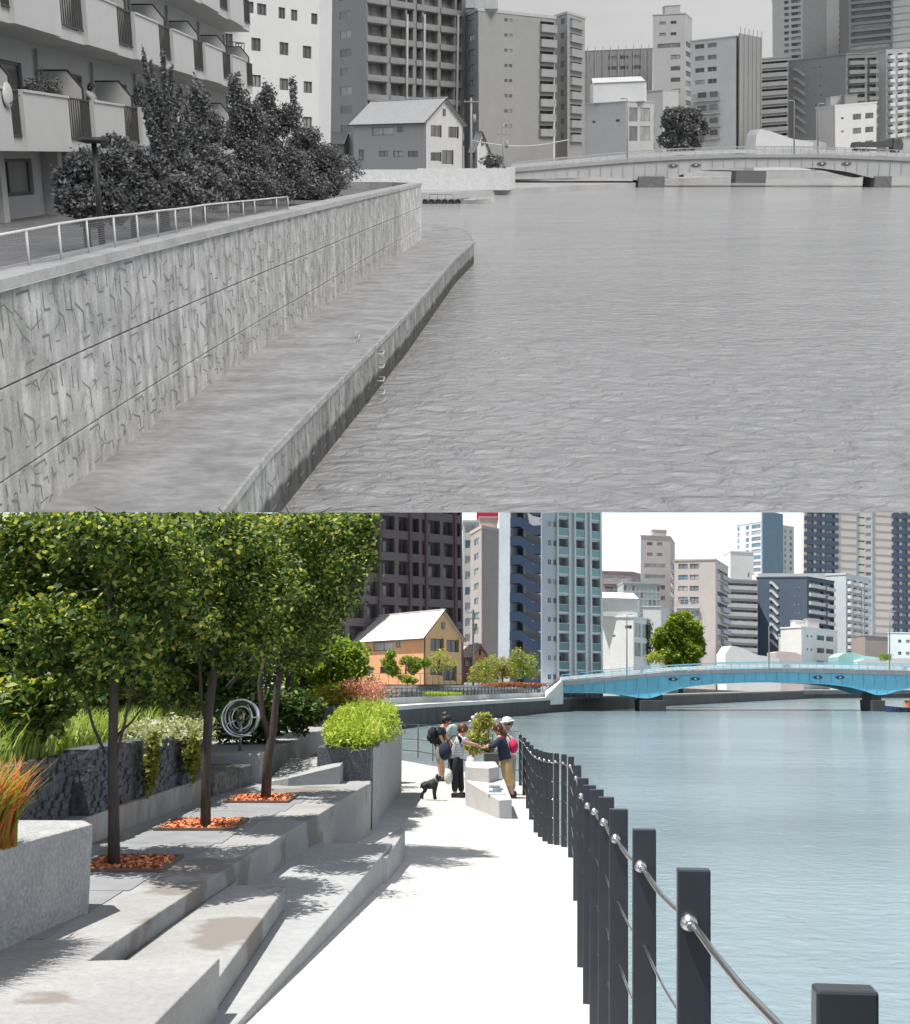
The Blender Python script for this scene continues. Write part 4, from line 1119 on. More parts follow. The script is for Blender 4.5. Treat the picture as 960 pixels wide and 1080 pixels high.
# dark plum tower
PLUM = M_('plum_brown_tile', (.15, .125, .145))
b = Bld(A, 'dark plum brown apartment tower with a grid of loggias behind the orange house', L=(345, 172), C=(489.5, 190), top=505, wall=PLUM, win=GLD, frame=FRD, inner=M_('shadow_grey_wall', (.12, .11, .12)))
f = b.front
cols = [(.02, .12), (.15, .25), (.27, .35), (.375, .47), (.50, .575), (.595, .655), (.68, .70), (.715, .82), (.845, .925), (.945, .985)]
loggia_grid(b, f, cols, 530, 22.3, 8, .62, 1.3, None, [PLUM, GLD], FRD, inner=b.inner)
b.done()
for t in (.36, .585, .71, .94):
    mb = MB(); p = f.pt(f.W*t, 0, .25); mb.box(p.x-.2, p.x+.2, p.y-.2, p.y+.2, b.z0, b.z1); mb.build(A, 'column', M_('mauve_column', (.15, .11, .12)), b.root)
# white tower sliver, beige brown block
b = Bld(A, 'pale stair tower sliver just right of the plum brown tower', L=(488, 262), C=(525, 262), top=551, wall=M_('pale_render', (.5, .51, .52)), win=GLB, frame=FRW, z0=-3)
f = b.front
for i in range(9): f.window(f.W*.06, f.W*.36, b.zf(562+i*16.5), b.zf(553+i*16.5))
b.done(); b.rooftop(.72, .2, 5, 5, 3.5, M_('crimson_board', (.55, .02, .06)), 'red_sign_board')
b = Bld(A, 'brown grey windowless block between the plum tower and the navy stair tower', L=(496, 236), C=(508, 226), R=(529, 232), top=557, wall=M_('taupe_render', (.37, .335, .33)), win=GLD, frame=FRG)
for i in range(9):
    f = b.left; f.window(f.W*.35, f.W*.75, b.zf(572+i*16), b.zf(565+i*16))
b.done(.6, cap=M_('pink_cap', (.5, .42, .4))); b.rooftop(.7, .5, 3.5, 5, 2.2, M_('pink_cap', (.5, .42, .4)))
# navy stair tower
WALLM = M_('pale_blue_grey_panel', (.48, .54, .60))
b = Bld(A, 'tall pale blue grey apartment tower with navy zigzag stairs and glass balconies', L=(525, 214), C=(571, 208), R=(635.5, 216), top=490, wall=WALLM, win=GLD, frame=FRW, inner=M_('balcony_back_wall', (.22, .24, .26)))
f = b.left
NAVY = M_('navy_stair_band', (.018, .040, .09)); 
f.hole(f.W*.27, f.W*.985, .3, f.H-.3, 2.2)
mb = MB(); mb.face([f.pt(f.W*.27, .3, -2.2), f.pt(f.W*.985, .3, -2.2), f.pt(f.W*.985, f.H-.3, -2.2), f.pt(f.W*.27, f.H-.3, -2.2)]); mb.build(A, 'stairwell_wall', M_('stairwell_grey', (.40, .43, .47)), b.root)
fh = b.zf(560)-b.zf(580.2)
for i in range(11):
    zt = b.zf(523+i*20.2)
    if zt-fh < .2: continue
    mb = MB(); u0, u1, u2, u3 = f.W*.27, f.W*.50, f.W*.80, f.W*.985; bh = 1.75
    q = [(u0, zt), (u1, zt), (u2, zt-fh*.52), (u3, zt-fh*.52)]
    for (a, za), (c, zc_) in zip(q, q[1:]):
        for o0, o1 in ((.05, -.12),):
            mb.face([f.pt(a, za-bh, o0), f.pt(c, zc_-bh, o0), f.pt(c, zc_, o0), f.pt(a, za, o0)])
            mb.face([f.pt(a, za, o0), f.pt(c, zc_, o0), f.pt(c, zc_, o1), f.pt(a, za, o1)])
            mb.face([f.pt(a, za-bh, o1), f.pt(c, zc_-bh, o1), f.pt(c, zc_-bh, o0), f.pt(a, za-bh, o0)])
    mb.face([f.pt(u0, zt-bh, .0), f.pt(u1, zt-bh, 0), f.pt(u1, zt-bh, -2.1), f.pt(u0, zt-bh, -2.1)])
    mb.face([f.pt(u2, zt-fh*.52-bh, .0), f.pt(u3, zt-fh*.52-bh, 0), f.pt(u3, zt-fh*.52-bh, -2.1), f.pt(u2, zt-fh*.52-bh, -2.1)])
    mb.build(A, 'stair_flight', NAVY, b.root)
    mb = MB(); mb.face([f.pt(u0+.2, zt-bh-1.7, -2.15), f.pt(u0+2.2, zt-bh-1.7, -2.15), f.pt(u0+2.2, zt-bh-.1, -2.15), f.pt(u0+.2, zt-bh-.1, -2.15)]); mb.build(A, 'landing_door', GLD, b.root)
mb = MB(); mb.box(0, .1, 0, .1, 0, .1)
f2 = b.right
for i in range(11):
    for u in (.10, .19): f2.window(f2.W*u, f2.W*(u+.055), b.zf(528+i*20.3+6), b.zf(528+i*20.3), .12)
GRNG = mat('aqua_balcony_glass', (.16, .33, .34), rough=.15, var=.1, spec=.5)
for i in range(11):
    zt = b.zf(525+i*20.3); fh = b.zf(500)-b.zf(520.3)
    for u0, u1 in ((.26, .43), (.54, .70), (.805, .96)):
        if zt-fh*.9 < .3: continue
        w = f2.W*(u1-u0)
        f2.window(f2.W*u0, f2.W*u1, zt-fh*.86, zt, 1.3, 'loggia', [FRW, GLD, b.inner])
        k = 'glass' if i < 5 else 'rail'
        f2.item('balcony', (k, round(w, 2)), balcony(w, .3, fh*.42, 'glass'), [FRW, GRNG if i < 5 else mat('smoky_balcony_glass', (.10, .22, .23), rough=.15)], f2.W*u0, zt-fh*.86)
b.done()
for u in (.245, .44, .53, .71, .795, .97):
    mb = MB(); p = f2.pt(f2.W*u, 0, 0); q = f2.pt(f2.W*u, f2.H, 0)
    mb.obox((p+q)/2+f2.nrm*.2, f2.dir*.22, f2.nrm*.2, (0, 0, f2.H/2)); mb.build(A, 'pilaster', FRW, b.root)

# ---- right hand skyline
PINK = M_('pinkish_grey_render', (.45, .415, .41)); WHT = M_('white_render', (.66, .67, .67)); LGR = M_('pale_grey_render', (.50, .52, .54))
SLATE = M_('slate_blue_render', (.075, .105, .15)); CREAM = M_('warm_white_panel', (.56, .53, .51))
def winrows(b, f, cols, y0, dy, n, h, style='slide', rec=.2, mats=None):
    for i in range(n):
        zt, zb = b.zf(y0+i*dy), b.zf(y0+i*dy+h)
        if zb < .2: continue
        for u0, u1 in cols: f.window(f.W*u0, f.W*u1, zb, zt, rec, style, mats)
# pink low block with balconies at 637..
b = Bld(A, 'low mauve apartment block far behind the white gabled works building', L=(634, 470), C=(667, 470), R=(677, 480), top=604, wall=M_('mauve_render', (.30, .25, .26)), win=GLD, frame=FRW)
for i, y in enumerate((608, 619)):
    for u0, u1 in ((.12, .38), (.55, .82)): b.left.window(b.left.W*u0, b.left.W*u1, b.zf(y+5), b.zf(y))
    w = b.left.W*.85; b.left.item('balcony', ('s', round(w, 2)), balcony(w, 1.2, 2.0, 'rail'), [PINK, FRW], b.left.W*.05, b.zf(y+8))
winrows(b, b.right, [(.2, .8)], 608, 11, 4, 6)
b.done()
b = Bld(A, 'slim pinkish tower with a stepped roof box, left of the round tree', L=(675, 405), C=(707, 405), R=(712, 425), top=566, wall=PINK, win=GLD, frame=FRD)
f = b.left
for y in (572.5, 583.5):
    for u0, u1 in ((.22, .40), (.55, .73)): f.window(f.W*u0, f.W*u1, b.zf(y+3.2), b.zf(y))
for y in (595, 606.5): f.window(f.W*.14, f.W*.82, b.zf(y+4.5), b.zf(y), mats=[FRG, GLD, FRD])
for y in (617.5, 629, 640, 651, 662): f.window(f.W*.65, f.W*.82, b.zf(y+4.5), b.zf(y))
winrows(b, b.right, [(.1, .9)], 592, 10, 8, 5.5)
b.done(.3); b.rooftop(.55, .3, 5, 5, 2.3)
b = Bld(A, 'pale glass block wrapped in scaffolding mesh below the slim pinkish tower', L=(657, 385), C=(697, 385), top=616, wall=M_('mesh_grey_blue', (.36, .41, .43)), win=GLL, frame=FRG)
f = b.front
winrows(b, f, [(k/9+.012, k/9+.095) for k in range(9)], 618, 7.5, 8, 6, 'plain', .1)
b.done()
b = Bld(A, 'broad pinkish grey apartment block with navy side balconies behind the round tree', L=(710.5, 372), C=(754.5, 365), R=(768, 388), top=590.5, wall=PINK, win=GLB, frame=FRW)
f = b.left
winrows(b, f, [(.10, .33), (.38, .60)], 594, 11.8, 4, 5.3, mats=[FRD, GLB, FRD])
for i, (y, w0_, w1_) in enumerate([(631, .07, .62), (643, .07, .64), (655, .07, .64), (667, .07, .64), (679, .07, .64)]):
    f.window(f.W*.15, f.W*.35, b.zf(y+7), b.zf(y+1)); f.window(f.W*.42, f.W*.6, b.zf(y+7), b.zf(y+1))
    w = f.W*.55; f.item('balcony', ('r', round(w, 2)), balcony(w, 1.2, 1.9, 'rail'), [LGR, FRG], f.W*.06, b.zf(y+10))
f = b.right; DKS = M_('navy_shade_wall', (.10, .11, .15))
for i in range(9):
    y = 598+i*11.8
    f.window(f.W*.15, f.W*.95, b.zf(y+5), b.zf(y), .4, 'slide', [FRD, GLD, DKS])
    w = f.W*.6; f.item('balcony', ('q', round(w, 2)), balcony(w, 1.0, 1.3, 'solid'), [M_('balcony_grey', (.34, .36, .40))], f.W*.4, b.zf(y+8.5))
b.done(); 
b = Bld(A, 'grey gallery access block left of the slate blue block', L=(766, 440), C=(799, 440), top=613, wall=M_('taupe_grey', (.38, .37, .36)), win=GLD, frame=FRD)
f = b.front
for i in range(9):
    y = 616+i*9.3
    f.window(f.W*.02, f.W*.98, b.zf(y+5), b.zf(y), 1.4, 'loggia', [FRG, GLD, M_('gallery_back', (.26, .25, .25))])
    w = f.W*.98; f.item('balcony', ('p', round(w, 2)), balcony(w, .5, 1.3, 'solid'), [LGR], f.W*.01, b.zf(y+6.3))
b.done()
b = Bld(A, 'blank white block standing on the grey gallery block skyline', L=(770, 500), C=(795, 500), top=583, wall=WHT, win=GLD, frame=FRW)
b.front.window(b.front.W*.75, b.front.W*.82, b.zf(609), b.zf(604)); b.done()
b = Bld(A, 'distant white high rise with a slate blue central strip', L=(776, 660), C=(803.5, 640), R=(838, 655), top=550, wall=M_('far_white', (.58, .62, .66)), win=GLB, frame=FRG)
winrows(b, b.left, [(.05, .12), (.38, .50), (.60, .95)], 552, 6.6, 12, 4.2)
f = b.right
winrows(b, f, [(.30, .52)], 550, 6.6, 12, 3, 'plain', mats=[FRW, GLL, FRW])
winrows(b, f, [(.70, .74), (.86, .93)], 554, 6.6, 12, 3.5)
b.done(.2)
mb = MB(); BL = M_('steel_blue_panel', (.20, .32, .42)); p, q = f.pt(f.W*-.02, 0, 0), f.pt(f.W*.62, 0, 0)
mb.prism([tuple(p[:2]), tuple(q[:2]), tuple((q+f.nrm*.8)[:2]), tuple((p+f.nrm*.8)[:2])], b.z0, A.zz(541, 650)); mb.build(A, 'facade_strip', BL, b.root)
b = Bld(A, 'slate blue apartment block with white zigzag stairs', L=(797, 452), C=(851, 440), R=(880, 452), top=609, wall=SLATE, win=GLB, frame=FRW)
f = b.left
for i in range(8):
    y = 614+i*8.9; u = .30
    mb = MB(); zt = b.zf(y); fh = 3.0
    mb.bar(f.pt(f.W*.27, zt, .25), f.pt(f.W*.32, zt, .25), .12, 1.0); mb.bar(f.pt(f.W*.32, zt-.1, .25), f.pt(f.W*.44, zt-2.6, .25), .12, 1.0)
    mb.build(A, 'stair_flight', LGR, b.root)
    f.window(f.W*.28, f.W*.36, b.zf(y+5), b.zf(y+1.5), .3, 'plain', [FRG, GLD, FRG])
for i in range(5):
    for u in (.74, .82): f.window(f.W*u, f.W*(u+.035), b.zf(618+i*9+1.8), b.zf(618+i*9), .15)
f = b.right
for i in range(9):
    y = 612+i*9.2
    f.window(f.W*.06, f.W*.60, b.zf(y+5.5), b.zf(y), 1.0, 'loggia', [FRG, GLB, M_('slate_back', (.16, .19, .25))]); f.window(f.W*.68, f.W*.97, b.zf(y+5.5), b.zf(y), 1.0, 'loggia', [FRG, GLB, M_('slate_back', (.16, .19, .25))])
    w = f.W*.55; f.item('balcony', ('p', round(w, 2)), balcony(w, 1.0, 1.2, 'solid'), [LGR], f.W*.05, b.zf(y+6.6)); w = f.W*.3; f.item('balcony', ('p', round(w, 2)), balcony(w, 1.0, 1.2, 'solid'), [LGR], f.W*.68, b.zf(y+7.2))
b.done()
b = Bld(A, 'white apartment block with zigzag patterned balcony facade, right of the slate blue block', L=(870, 470), C=(892, 462), R=(917, 478), top=606, wall=M_('pale_blue_wall', (.47, .52, .56)), win=GLB, frame=FRW)
f = b.right
for i in range(11):
    y = 610+i*7.6
    for k, u in enumerate((.06, .30, .54, .78)):
        f.window(f.W*u, f.W*(u+.14), b.zf(y+4.4), b.zf(y), .8, 'loggia', [FRG, GLD, LGR])
        w = f.W*.2; f.item('balcony', ('z', k % 2, round(w, 2)), (lambda w: lambda mb: mb.prism([(0, 0), (w, 0), (w, -1.6 if k % 2 else -.5), (0, -.5 if k % 2 else -1.6)], 0, 1.3))(w), [WHT], f.W*(u-.03), b.zf(y+5.6))
b.done(.8)
mb = MB(); q0 = A.d(820, 606, 470); q1 = A.d(880, 606, 470); mb.box(q0.x-8, q1.x, 470, 480, -3, q0.z+.5); mb.build(A, 'apartment_building', WHT, label='white block just peeping above the slate blue block', cat='building')
# big right tower
b = Bld(A, 'huge right hand tower of navy and cream bands', L=(846.5, 600), C=(975, 600), top=500, wall=CREAM, win=GLD, frame=FRW, thick=5)
f = b.front; W = f.W; u_ = lambda px: (px-846.5)/(975-846.5)*W
NV = M_('navy_facade', (.07, .095, .15)); FH = b.zf(600)-b.zf(608.3)
rowsn = 20
for i in range(rowsn):
    y = 515+i*8.3; zt = b.zf(y)
    if zt > f.H-.1 or b.zf(y+5) < .3: continue
    for a, c in ((850, 857), (860, 866), (869, 880), (943, 949), (952, 958), (961, 972)):
        f.window(u_(a), u_(c), b.zf(y+3.6), b.zf(y), .5, 'loggia', [FRG, GLB, NV])
    f.window(u_(905), u_(912), b.zf(y+2.5), b.zf(y+.6), .2); f.window(u_(913), u_(919), b.zf(y+4.5), b.zf(y+.6), .2, 'plain', [FRW, GLL, FRW])
b.done()
for (a, c, m_, out) in ((846.5, 883.5, NV, .5), (941, 975, NV, .5)):
    mb = MB()
    ws = [0] + sorted([z for i in range(rowsn) for z in (b.zf(515+i*8.3), b.zf(515+i*8.3+3.6)) if 0 < z < f.H]) + [f.H]
    for j in range(0, len(ws)-1, 2):
        p = f.pt(u_(a), 0, .01); q = f.pt(u_(c), 0, .01)
        mb.prism([tuple(p[:2]), tuple(q[:2]), tuple((q+f.nrm*out)[:2]), tuple((p+f.nrm*out)[:2])], b.z0+ws[j], b.z0+ws[j+1])
    mb.build(A, 'spandrel_band', m_, b.root)
for a, c in ((883.8, 902.5), (920.5, 940.8)):
    mb = MB()
    for i in range(rowsn):
        z = b.z0+b.zf(513+i*8.3)
        p = f.pt(u_(a), 0, .01); q = f.pt(u_(c), 0, .01); mb.prism([tuple(p[:2]), tuple(q[:2]), tuple((q+f.nrm*.15)[:2]), tuple((p+f.nrm*.15)[:2])], z, z+.3)
    mb.build(A, 'string_course', M_('course_grey', (.38, .36, .36)), b.root)
for a in (903, 920): 
    mb = MB(); p = f.pt(u_(a), 0, .02); q = f.pt(u_(a)+.5, 0, .02); mb.prism([tuple(p[:2]), tuple(q[:2]), tuple((q+f.nrm*.4)[:2]), tuple((p+f.nrm*.4)[:2])], b.z0, b.z1); mb.build(A, 'fin', M_('blue_fin', (.22, .34, .42)), b.root)
# white works building left, by the bridge
b = Bld(A, 'white works building with a gabled rooftop hall beside the pale stair tower', L=(634, 262), C=(668, 258), R=(686, 268), top=651, wall=WHT, win=GLD, frame=FRW)
f = b.left
f.window(f.W*.34, f.W*.44, b.zf(672), b.zf(669.5)); f.window(f.W*.74, f.W*.95, b.zf(663.5), b.zf(659.5))
f = b.right
for y0, y1 in ((656.5, 671.5), (677, 692)):
    f.window(f.W*.05, f.W*.42, b.zf(y1), b.zf(y0), .2, mats=[FRW, GLB, FRW]); f.window(f.W*.5, f.W*.85, b.zf(y1), b.zf(y0), .2, mats=[FRW, GLB, FRW])
b.done(.25)
mb = MB(); p = A.d(636, 651, 262); q = A.d(668, 651, 262); zt, zm = A.zz(625, 262), A.zz(632, 262); z0_ = b.z1+.2
mb.prism([(p.x-2, 260), (q.x+.2, 260), (q.x+1.5, 266), (p.x, 266)], z0_, zm)
mb.face([(p.x-2.2, 259.6, zm), (q.x+.4, 259.6, zm), (q.x-.3, 263, zt), (p.x-2, 263, zt)]); mb.face([(p.x-2, 263, zt), (q.x-.3, 263, zt), (q.x+1.7, 266.5, zm), (p.x, 266.5, zm)]); mb.face([(q.x+.4, 259.6, zm), (q.x+1.7, 266.5, zm), (q.x-.3, 263, zt)])
mb.build(A, 'rooftop_hall', WHT, b.root)
b = Bld(A, 'pale low building between the works building and the round tree', L=(678, 300), C=(697, 298), R=(705, 305), top=640, wall=LGR, win=GLD, frame=FRW)
winrows(b, b.left, [(.1, .4)], 660, 14, 3, 6); b.done(.2)
# small white office and other low ones on the right
b = Bld(A, 'small white flat roofed office in front of the slate blue block', L=(823, 400), C=(845, 388), R=(883, 400), top=662, wall=WHT, win=GLD, frame=FRD)
winrows(b, b.right, [(.42, .62), (.68, .88)], 668, 13.5, 3, 5.2); winrows(b, b.right, [(.14, .18), (.25, .29)], 669, 14, 2, 2.2)
b.done(.5); b.rooftop(.25, .4, 5.5, 5, 2.6); b.rooftop(.62, .5, 4, 4, 3.2, PINK, 'tank_housing')
b = Bld(A, 'tiny white annex at the left foot of the small white office', L=(821, 412), C=(838, 410), top=670, wall=WHT, win=GLD, frame=FRD); b.front.window(2, 4, b.zf(682), b.zf(675)); b.done(.2)
b = Bld(A, 'white cubic house at the right edge beyond the bridge', L=(936, 400), C=(975, 390), top=668, wall=M_('bluish_white', (.58, .64, .70)), win=GLB, frame=FRD)
winrows(b, b.front, [(.28, .37), (.5, .6)], 675, 13, 3, 3.5); b.done(.3); b.rooftop(.75, .3, 5, 5, 2.4)
b = Bld(A, 'drab brown low block behind the right end of the bridge', L=(912, 430), C=(938, 430), top=672, wall=M_('drab_brown', (.33, .29, .27)), win=GLD, frame=FRD); b.done(.2)
# low roofs
def shed(pl, label, pts, dep, depth, zb, m):
    """long low roof: pts are (px, py) along its top outline"""
    mb = MB(); q = [pl.d(px, py, dep) for px, py in pts]
    poly = [(p.x, p.z) for p in q]
    n = len(poly); 
    for (x0, z0_), (x1, z1_) in zip(poly, poly[1:]):
        mb.face([(x0, dep, zb), (x1, dep, zb), (x1, dep, z1_), (x0, dep, z0_)]); mb.face([(x0, dep, z0_), (x1, dep, z1_), (x1, dep+depth, z1_), (x0, dep+depth, z0_)])
    mb.face([(poly[0][0], dep, zb), (poly[0][0], dep, poly[0][1]), (poly[0][0], dep+depth, poly[0][1]), (poly[0][0], dep+depth, zb)])
    mb.face([(poly[-1][0], dep, zb), (poly[-1][0], dep+depth, zb), (poly[-1][0], dep+depth, poly[-1][1]), (poly[-1][0], dep, poly[-1][1])])
    return mb.build(pl, 'low_shed', m, label=label, cat='shed', group='low sheds behind the bridge')
shed(A, 'white shed with a steep sloping roof right of the round tree', [(765, 690), (771, 681), (778, 682), (800, 691), (822, 694)], 350, 12, -3, WHT)
shed(A, 'low pinkish roofed shed left of the small white office', [(818, 688), (823, 687), (838, 688), (846, 691)], 372, 10, -3, M_('pink_shed', (.6, .5, .48)))
shed(A, 'low teal roofed shed right of the small white office', [(884, 693), (890, 689), (900, 688), (913, 692), (935, 694)], 376, 10, -3, M_('teal_shed', (.30, .52, .50)))
shed(A, 'long white low shed at the right foot of the skyline', [(905, 697), (912, 695), (975, 694)], 372, 10, -3, WHT)

# ---- trees of the far bank
def round_tree(pl, label, px, yb, dep, cl, n, size, lm, bark, clip=None, aspect=.7, k=0):
    b = pl.d(px, yb, dep); zb = min(b.z, pl.zz(718 if not pl.grey else 165, dep)-1)
    return tree(pl, 'round_tree', label, 'tree', (b.x, dep, zb-1.5), [(b.x, dep, zb-1.5), (b.x, dep, b.z+.5), tuple(pl.d(px, yb-15, dep))], [.5, .4, .3], px_clumps(pl, cl), n, size, lm, bark, shell=.6, aspect=aspect)
R = np.random.default_rng(11); cl = []
for i in range(60):
    t = R.random()*2*math.pi; q = R.random()**.5
    x_, y_ = 22*q*math.cos(t), 27*q*math.sin(t)
    if y_ > 12: x_ *= .9
    cl.append((717.5+x_, 677+y_, 236-4*R.random(), 7+2.5*R.random()))
LEAFR = leafmat('camphor_leaves', [(.07, .13, .012), (.16, .24, .02), (.26, .34, .035), (.10, .18, .015)], .3)
round_tree(A, 'large dome shaped camphor tree beyond the bridge, lime green on top', 717, 700, 236, cl, 42000, .45, LEAFR, BARK)
MIX = leafmat('mixed_yellow_leaves', [(.12, .2, .03), (.3, .36, .06), (.42, .40, .08), (.16, .24, .04)], .35)
for px, yb, dep, cl, lm, lab in [
    (512, 720, 176, [(505, 706, 176, 10), (518, 700, 176, 12), (512, 714, 175, 11), (500, 714, 176, 8)], MIX, 'yellow green young tree left of the pair by the bridge end'),
    (530, 720, 178, [(530, 700, 178, 9), (527, 710, 178, 10), (537, 708, 178, 9)], leafmat('bronze_leaves', [(.3, .2, .06), (.36, .3, .09), (.2, .2, .06)], .3), 'bronze tinted young tree between two yellow green ones'),
    (552, 720, 176, [(545, 690, 176, 9), (556, 698, 176, 12), (546, 708, 176, 11), (560, 710, 176, 9), (541, 700, 176, 8)], MIX, 'tallest yellow green young tree at the foot of the navy stair tower'),
    (412, 712, 150, [(412, 690, 150, 6), (410, 700, 150, 8), (415, 707, 150, 8)], LEAFR, 'narrow dark green conifer in front of the orange house'),
    (437, 712, 152, [(428, 697, 152, 7), (440, 700, 152, 9), (450, 699, 152, 6), (436, 706, 152, 7)], LEAFR, 'spreading cloud pine in front of the orange house'),
    (463, 712, 154, [(458, 694, 154, 8), (466, 690, 154, 7), (474, 700, 154, 8), (462, 704, 154, 8)], MIX, 'sparse young tree before the gable of the orange house'),
    (428, 718, 150, [(428, 716, 150, 7, .6), (436, 718, 150, 5, .6)], MIX, 'low yellow green shrub below the cloud pine')]:
    b = A.d(px, yb, dep)
    tree(A, 'young_tree', lab, 'tree', tuple(b), [tuple(b), tuple(A.d(px, yb-12, dep)), tuple(A.d(px+1, yb-20, dep))], [.12, .1, .06], px_clumps(A, cl), 2200 if 'sparse' not in lab else 700, .26, lm, BARK, group='young trees on the far embankment')
c = A.d(938, 697, 330); 
for px, py, lab in [(693, 694, 'bright shrub at the left foot of the round tree'), (934, 693, 'dark shrub behind the bridge near the right edge')]:
    c = A.d(px, py, 232 if px < 800 else 366); C = blob((0, 0, 0), (2.4, 2, 1.3), 900, .2)
    add_obj(A, 'shrub', leaf_mesh('shrub', C, .35, MIX if px < 800 else LEAFR), None, tuple(c)); tag(A.roots[-1], lab, 'shrub')
c = A.d(686, 672, 262)
C = np.concatenate([blob((0, 0, z), (1.1, .8, 2.2), 600, .2) for z in (-4, -1, 2)]); add_obj(A, 'climbing_ivy', leaf_mesh('ivy', C, .3, LEAFD), None, (c.x+.5, 266, c.z)); tag(A.roots[-1], 'dark ivy column climbing between the works building and the round tree', 'ivy')

# ---- utility pole with wires behind the orange house
def pole(pl, label, px, ytop, ybase, dep, m, arms=2, group='utility poles'):
    a, t = pl.d(px, ybase, dep), pl.d(px, ytop, dep); a = Vector((t.x, dep, a.z-2))
    root = empty(pl, 'utility_pole', a, label, 'utility pole', group, (0, pl.roll(px), 0))
    mb = MB(); mb.tube([a, (a.x, dep, t.z)], [.2, .14], 8); mb.build(pl, 'pole', m, root)
    for i in range(arms):
        mb = MB(); mb.box(a.x-1.1, a.x+1.1, dep-.2, dep-.1, t.z-.6-i*1.0, t.z-.48-i*1.0)
        for k in (-.9, -.3, .3, .9): mb.tube([(a.x+k, dep-.15, t.z-.48-i), (a.x+k, dep-.15, t.z-.25-i)], .05, 6)
        mb.build(pl, 'crossarm', m, root)
    if arms: mb = MB(); mb.tube([(a.x+.45, dep, t.z-3.4), (a.x+.45, dep, t.z-2.3)], .25, 10); mb.build(pl, 'transformer', m, root)
    return root
pole(A, 'utility pole between the orange house and the taupe block', 499, 643, 712, 190, LAMPM)

# ---- orange work boat
def boat(pl, label, px, wy, dep, L_, m, flip=1):
    c = pl.d(px, wy, dep); wz = WZ if not pl.grey else WZB
    root = empty(pl, 'work_boat', (c.x, dep, wz), label, 'boat')
    mb = MB(); N = 12
    sec = []
    for i in range(N+1):
        t = i/N; x = c.x+flip*(t-.5)*L_; hw = 1.1*(1-max(0, (t-.6)/.4)**2*.97)*(1 if t > .05 else .85); sh = .75+.45*max(0, t-.5)**1.5*2
        sec.append([(x, dep-hw, wz+sh), (x, dep-hw*.8, wz-.2), (x, dep+hw*.8, wz-.2), (x, dep+hw, wz+sh)])
    for a, b in zip(sec, sec[1:]):
        for k in range(3): mb.face([a[k], b[k], b[k+1], a[k+1]])
        mb.face([(a[3][0], a[3][1], a[3][2]-.12), (b[3][0], b[3][1], b[3][2]-.12), (b[0][0], b[0][1], b[0][2]-.12), (a[0][0], a[0][1], a[0][2]-.12)])
    mb.face(sec[0][::-1]); mb.build(pl, 'hull', m['hull'], root)
    mb = MB(); x0 = c.x-flip*L_*.15; mb.box(x0-1.2, x0+1.2, dep-.7, dep+.7, wz+.6, wz+2.0); mb.box(x0-1.4, x0+1.4, dep-.85, dep+.85, wz+2.0, wz+2.12); mb.build(pl, 'cabin', m['cabin'], root, bevel=.05)
    mb = MB(); mb.box(x0-.9, x0+.9, dep-.73, dep-.7, wz+1.2, wz+1.8); mb.build(pl, 'cabin_window', m['glass'], root)
    for k in range(5):
        t = .12+k*.17; mb = MB(); x = c.x+flip*(t-.5)*L_
        mb.tube([(x+.28*math.cos(a), dep-1.15, wz+.4+.28*math.sin(a)) for a in np.linspace(0, 2*math.pi, 13)], .1, 6, cap=False); mb.build(pl, 'tyre_fender', m['tyre'], root)
    return root
boat(A, 'orange and dark blue work boat at the right edge by the bridge pier', 957, 748, 200, 7.5, dict(hull=M_('dark_blue_hull', (.02, .05, .12)), cabin=M_('orange_cabin', (.75, .22, .08)), glass=GLD, tyre=POSTM), flip=-1)
# ================================================================== PEOPLE AND THE DOG
def skin_mesh(name, verts, edges, radii, mats, sub=1, org=(0, 0, 0)):
    me = bpy.data.meshes.new('tmp'); o3 = Vector(org)
    me.from_pydata([tuple(Vector(v)-o3) for v in verts], edges, [])
    ob = bpy.data.objects.new('tmp', me); SC.collection.objects.link(ob)
    m = ob.modifiers.new('s', 'SKIN'); m.use_smooth_shade = True
    for i, r in enumerate(radii):
        sv = me.skin_vertices[0].data[i]; sv.radius = r if hasattr(r, '__len__') else (r, r); sv.use_root = (i == 0)
    s2 = ob.modifiers.new('u', 'SUBSURF'); s2.levels = sub; s2.render_levels = sub
    dg = bpy.context.evaluated_depsgraph_get(); dg.update()
    out = bpy.data.meshes.new_from_object(ob.evaluated_get(dg)); out.name = name
    bpy.data.objects.remove(ob); bpy.data.meshes.remove(me)
    out.materials.clear()
    out.materials.append(mats)
    for p in out.polygons: p.use_smooth = True; p.material_index = 0
    return out
def join_mb(me, mb, org):
    """append the builder's geometry to an existing mesh, so the figure stays one mesh"""
    bm = bmesh.new(); bm.from_mesh(me); t = mb.mesh('t', [], org); bm.from_mesh(t); bm.to_mesh(me); bm.free(); bpy.data.meshes.remove(t)
    for p in me.polygons: p.use_smooth = True
SKIN = mat('skin', (.48, .27, .19), rough=.55, var=.05)
def cloth(n, c): return mat(n, c, rough=.9, var=.12, scale=9, bump=.3, bscale=30)
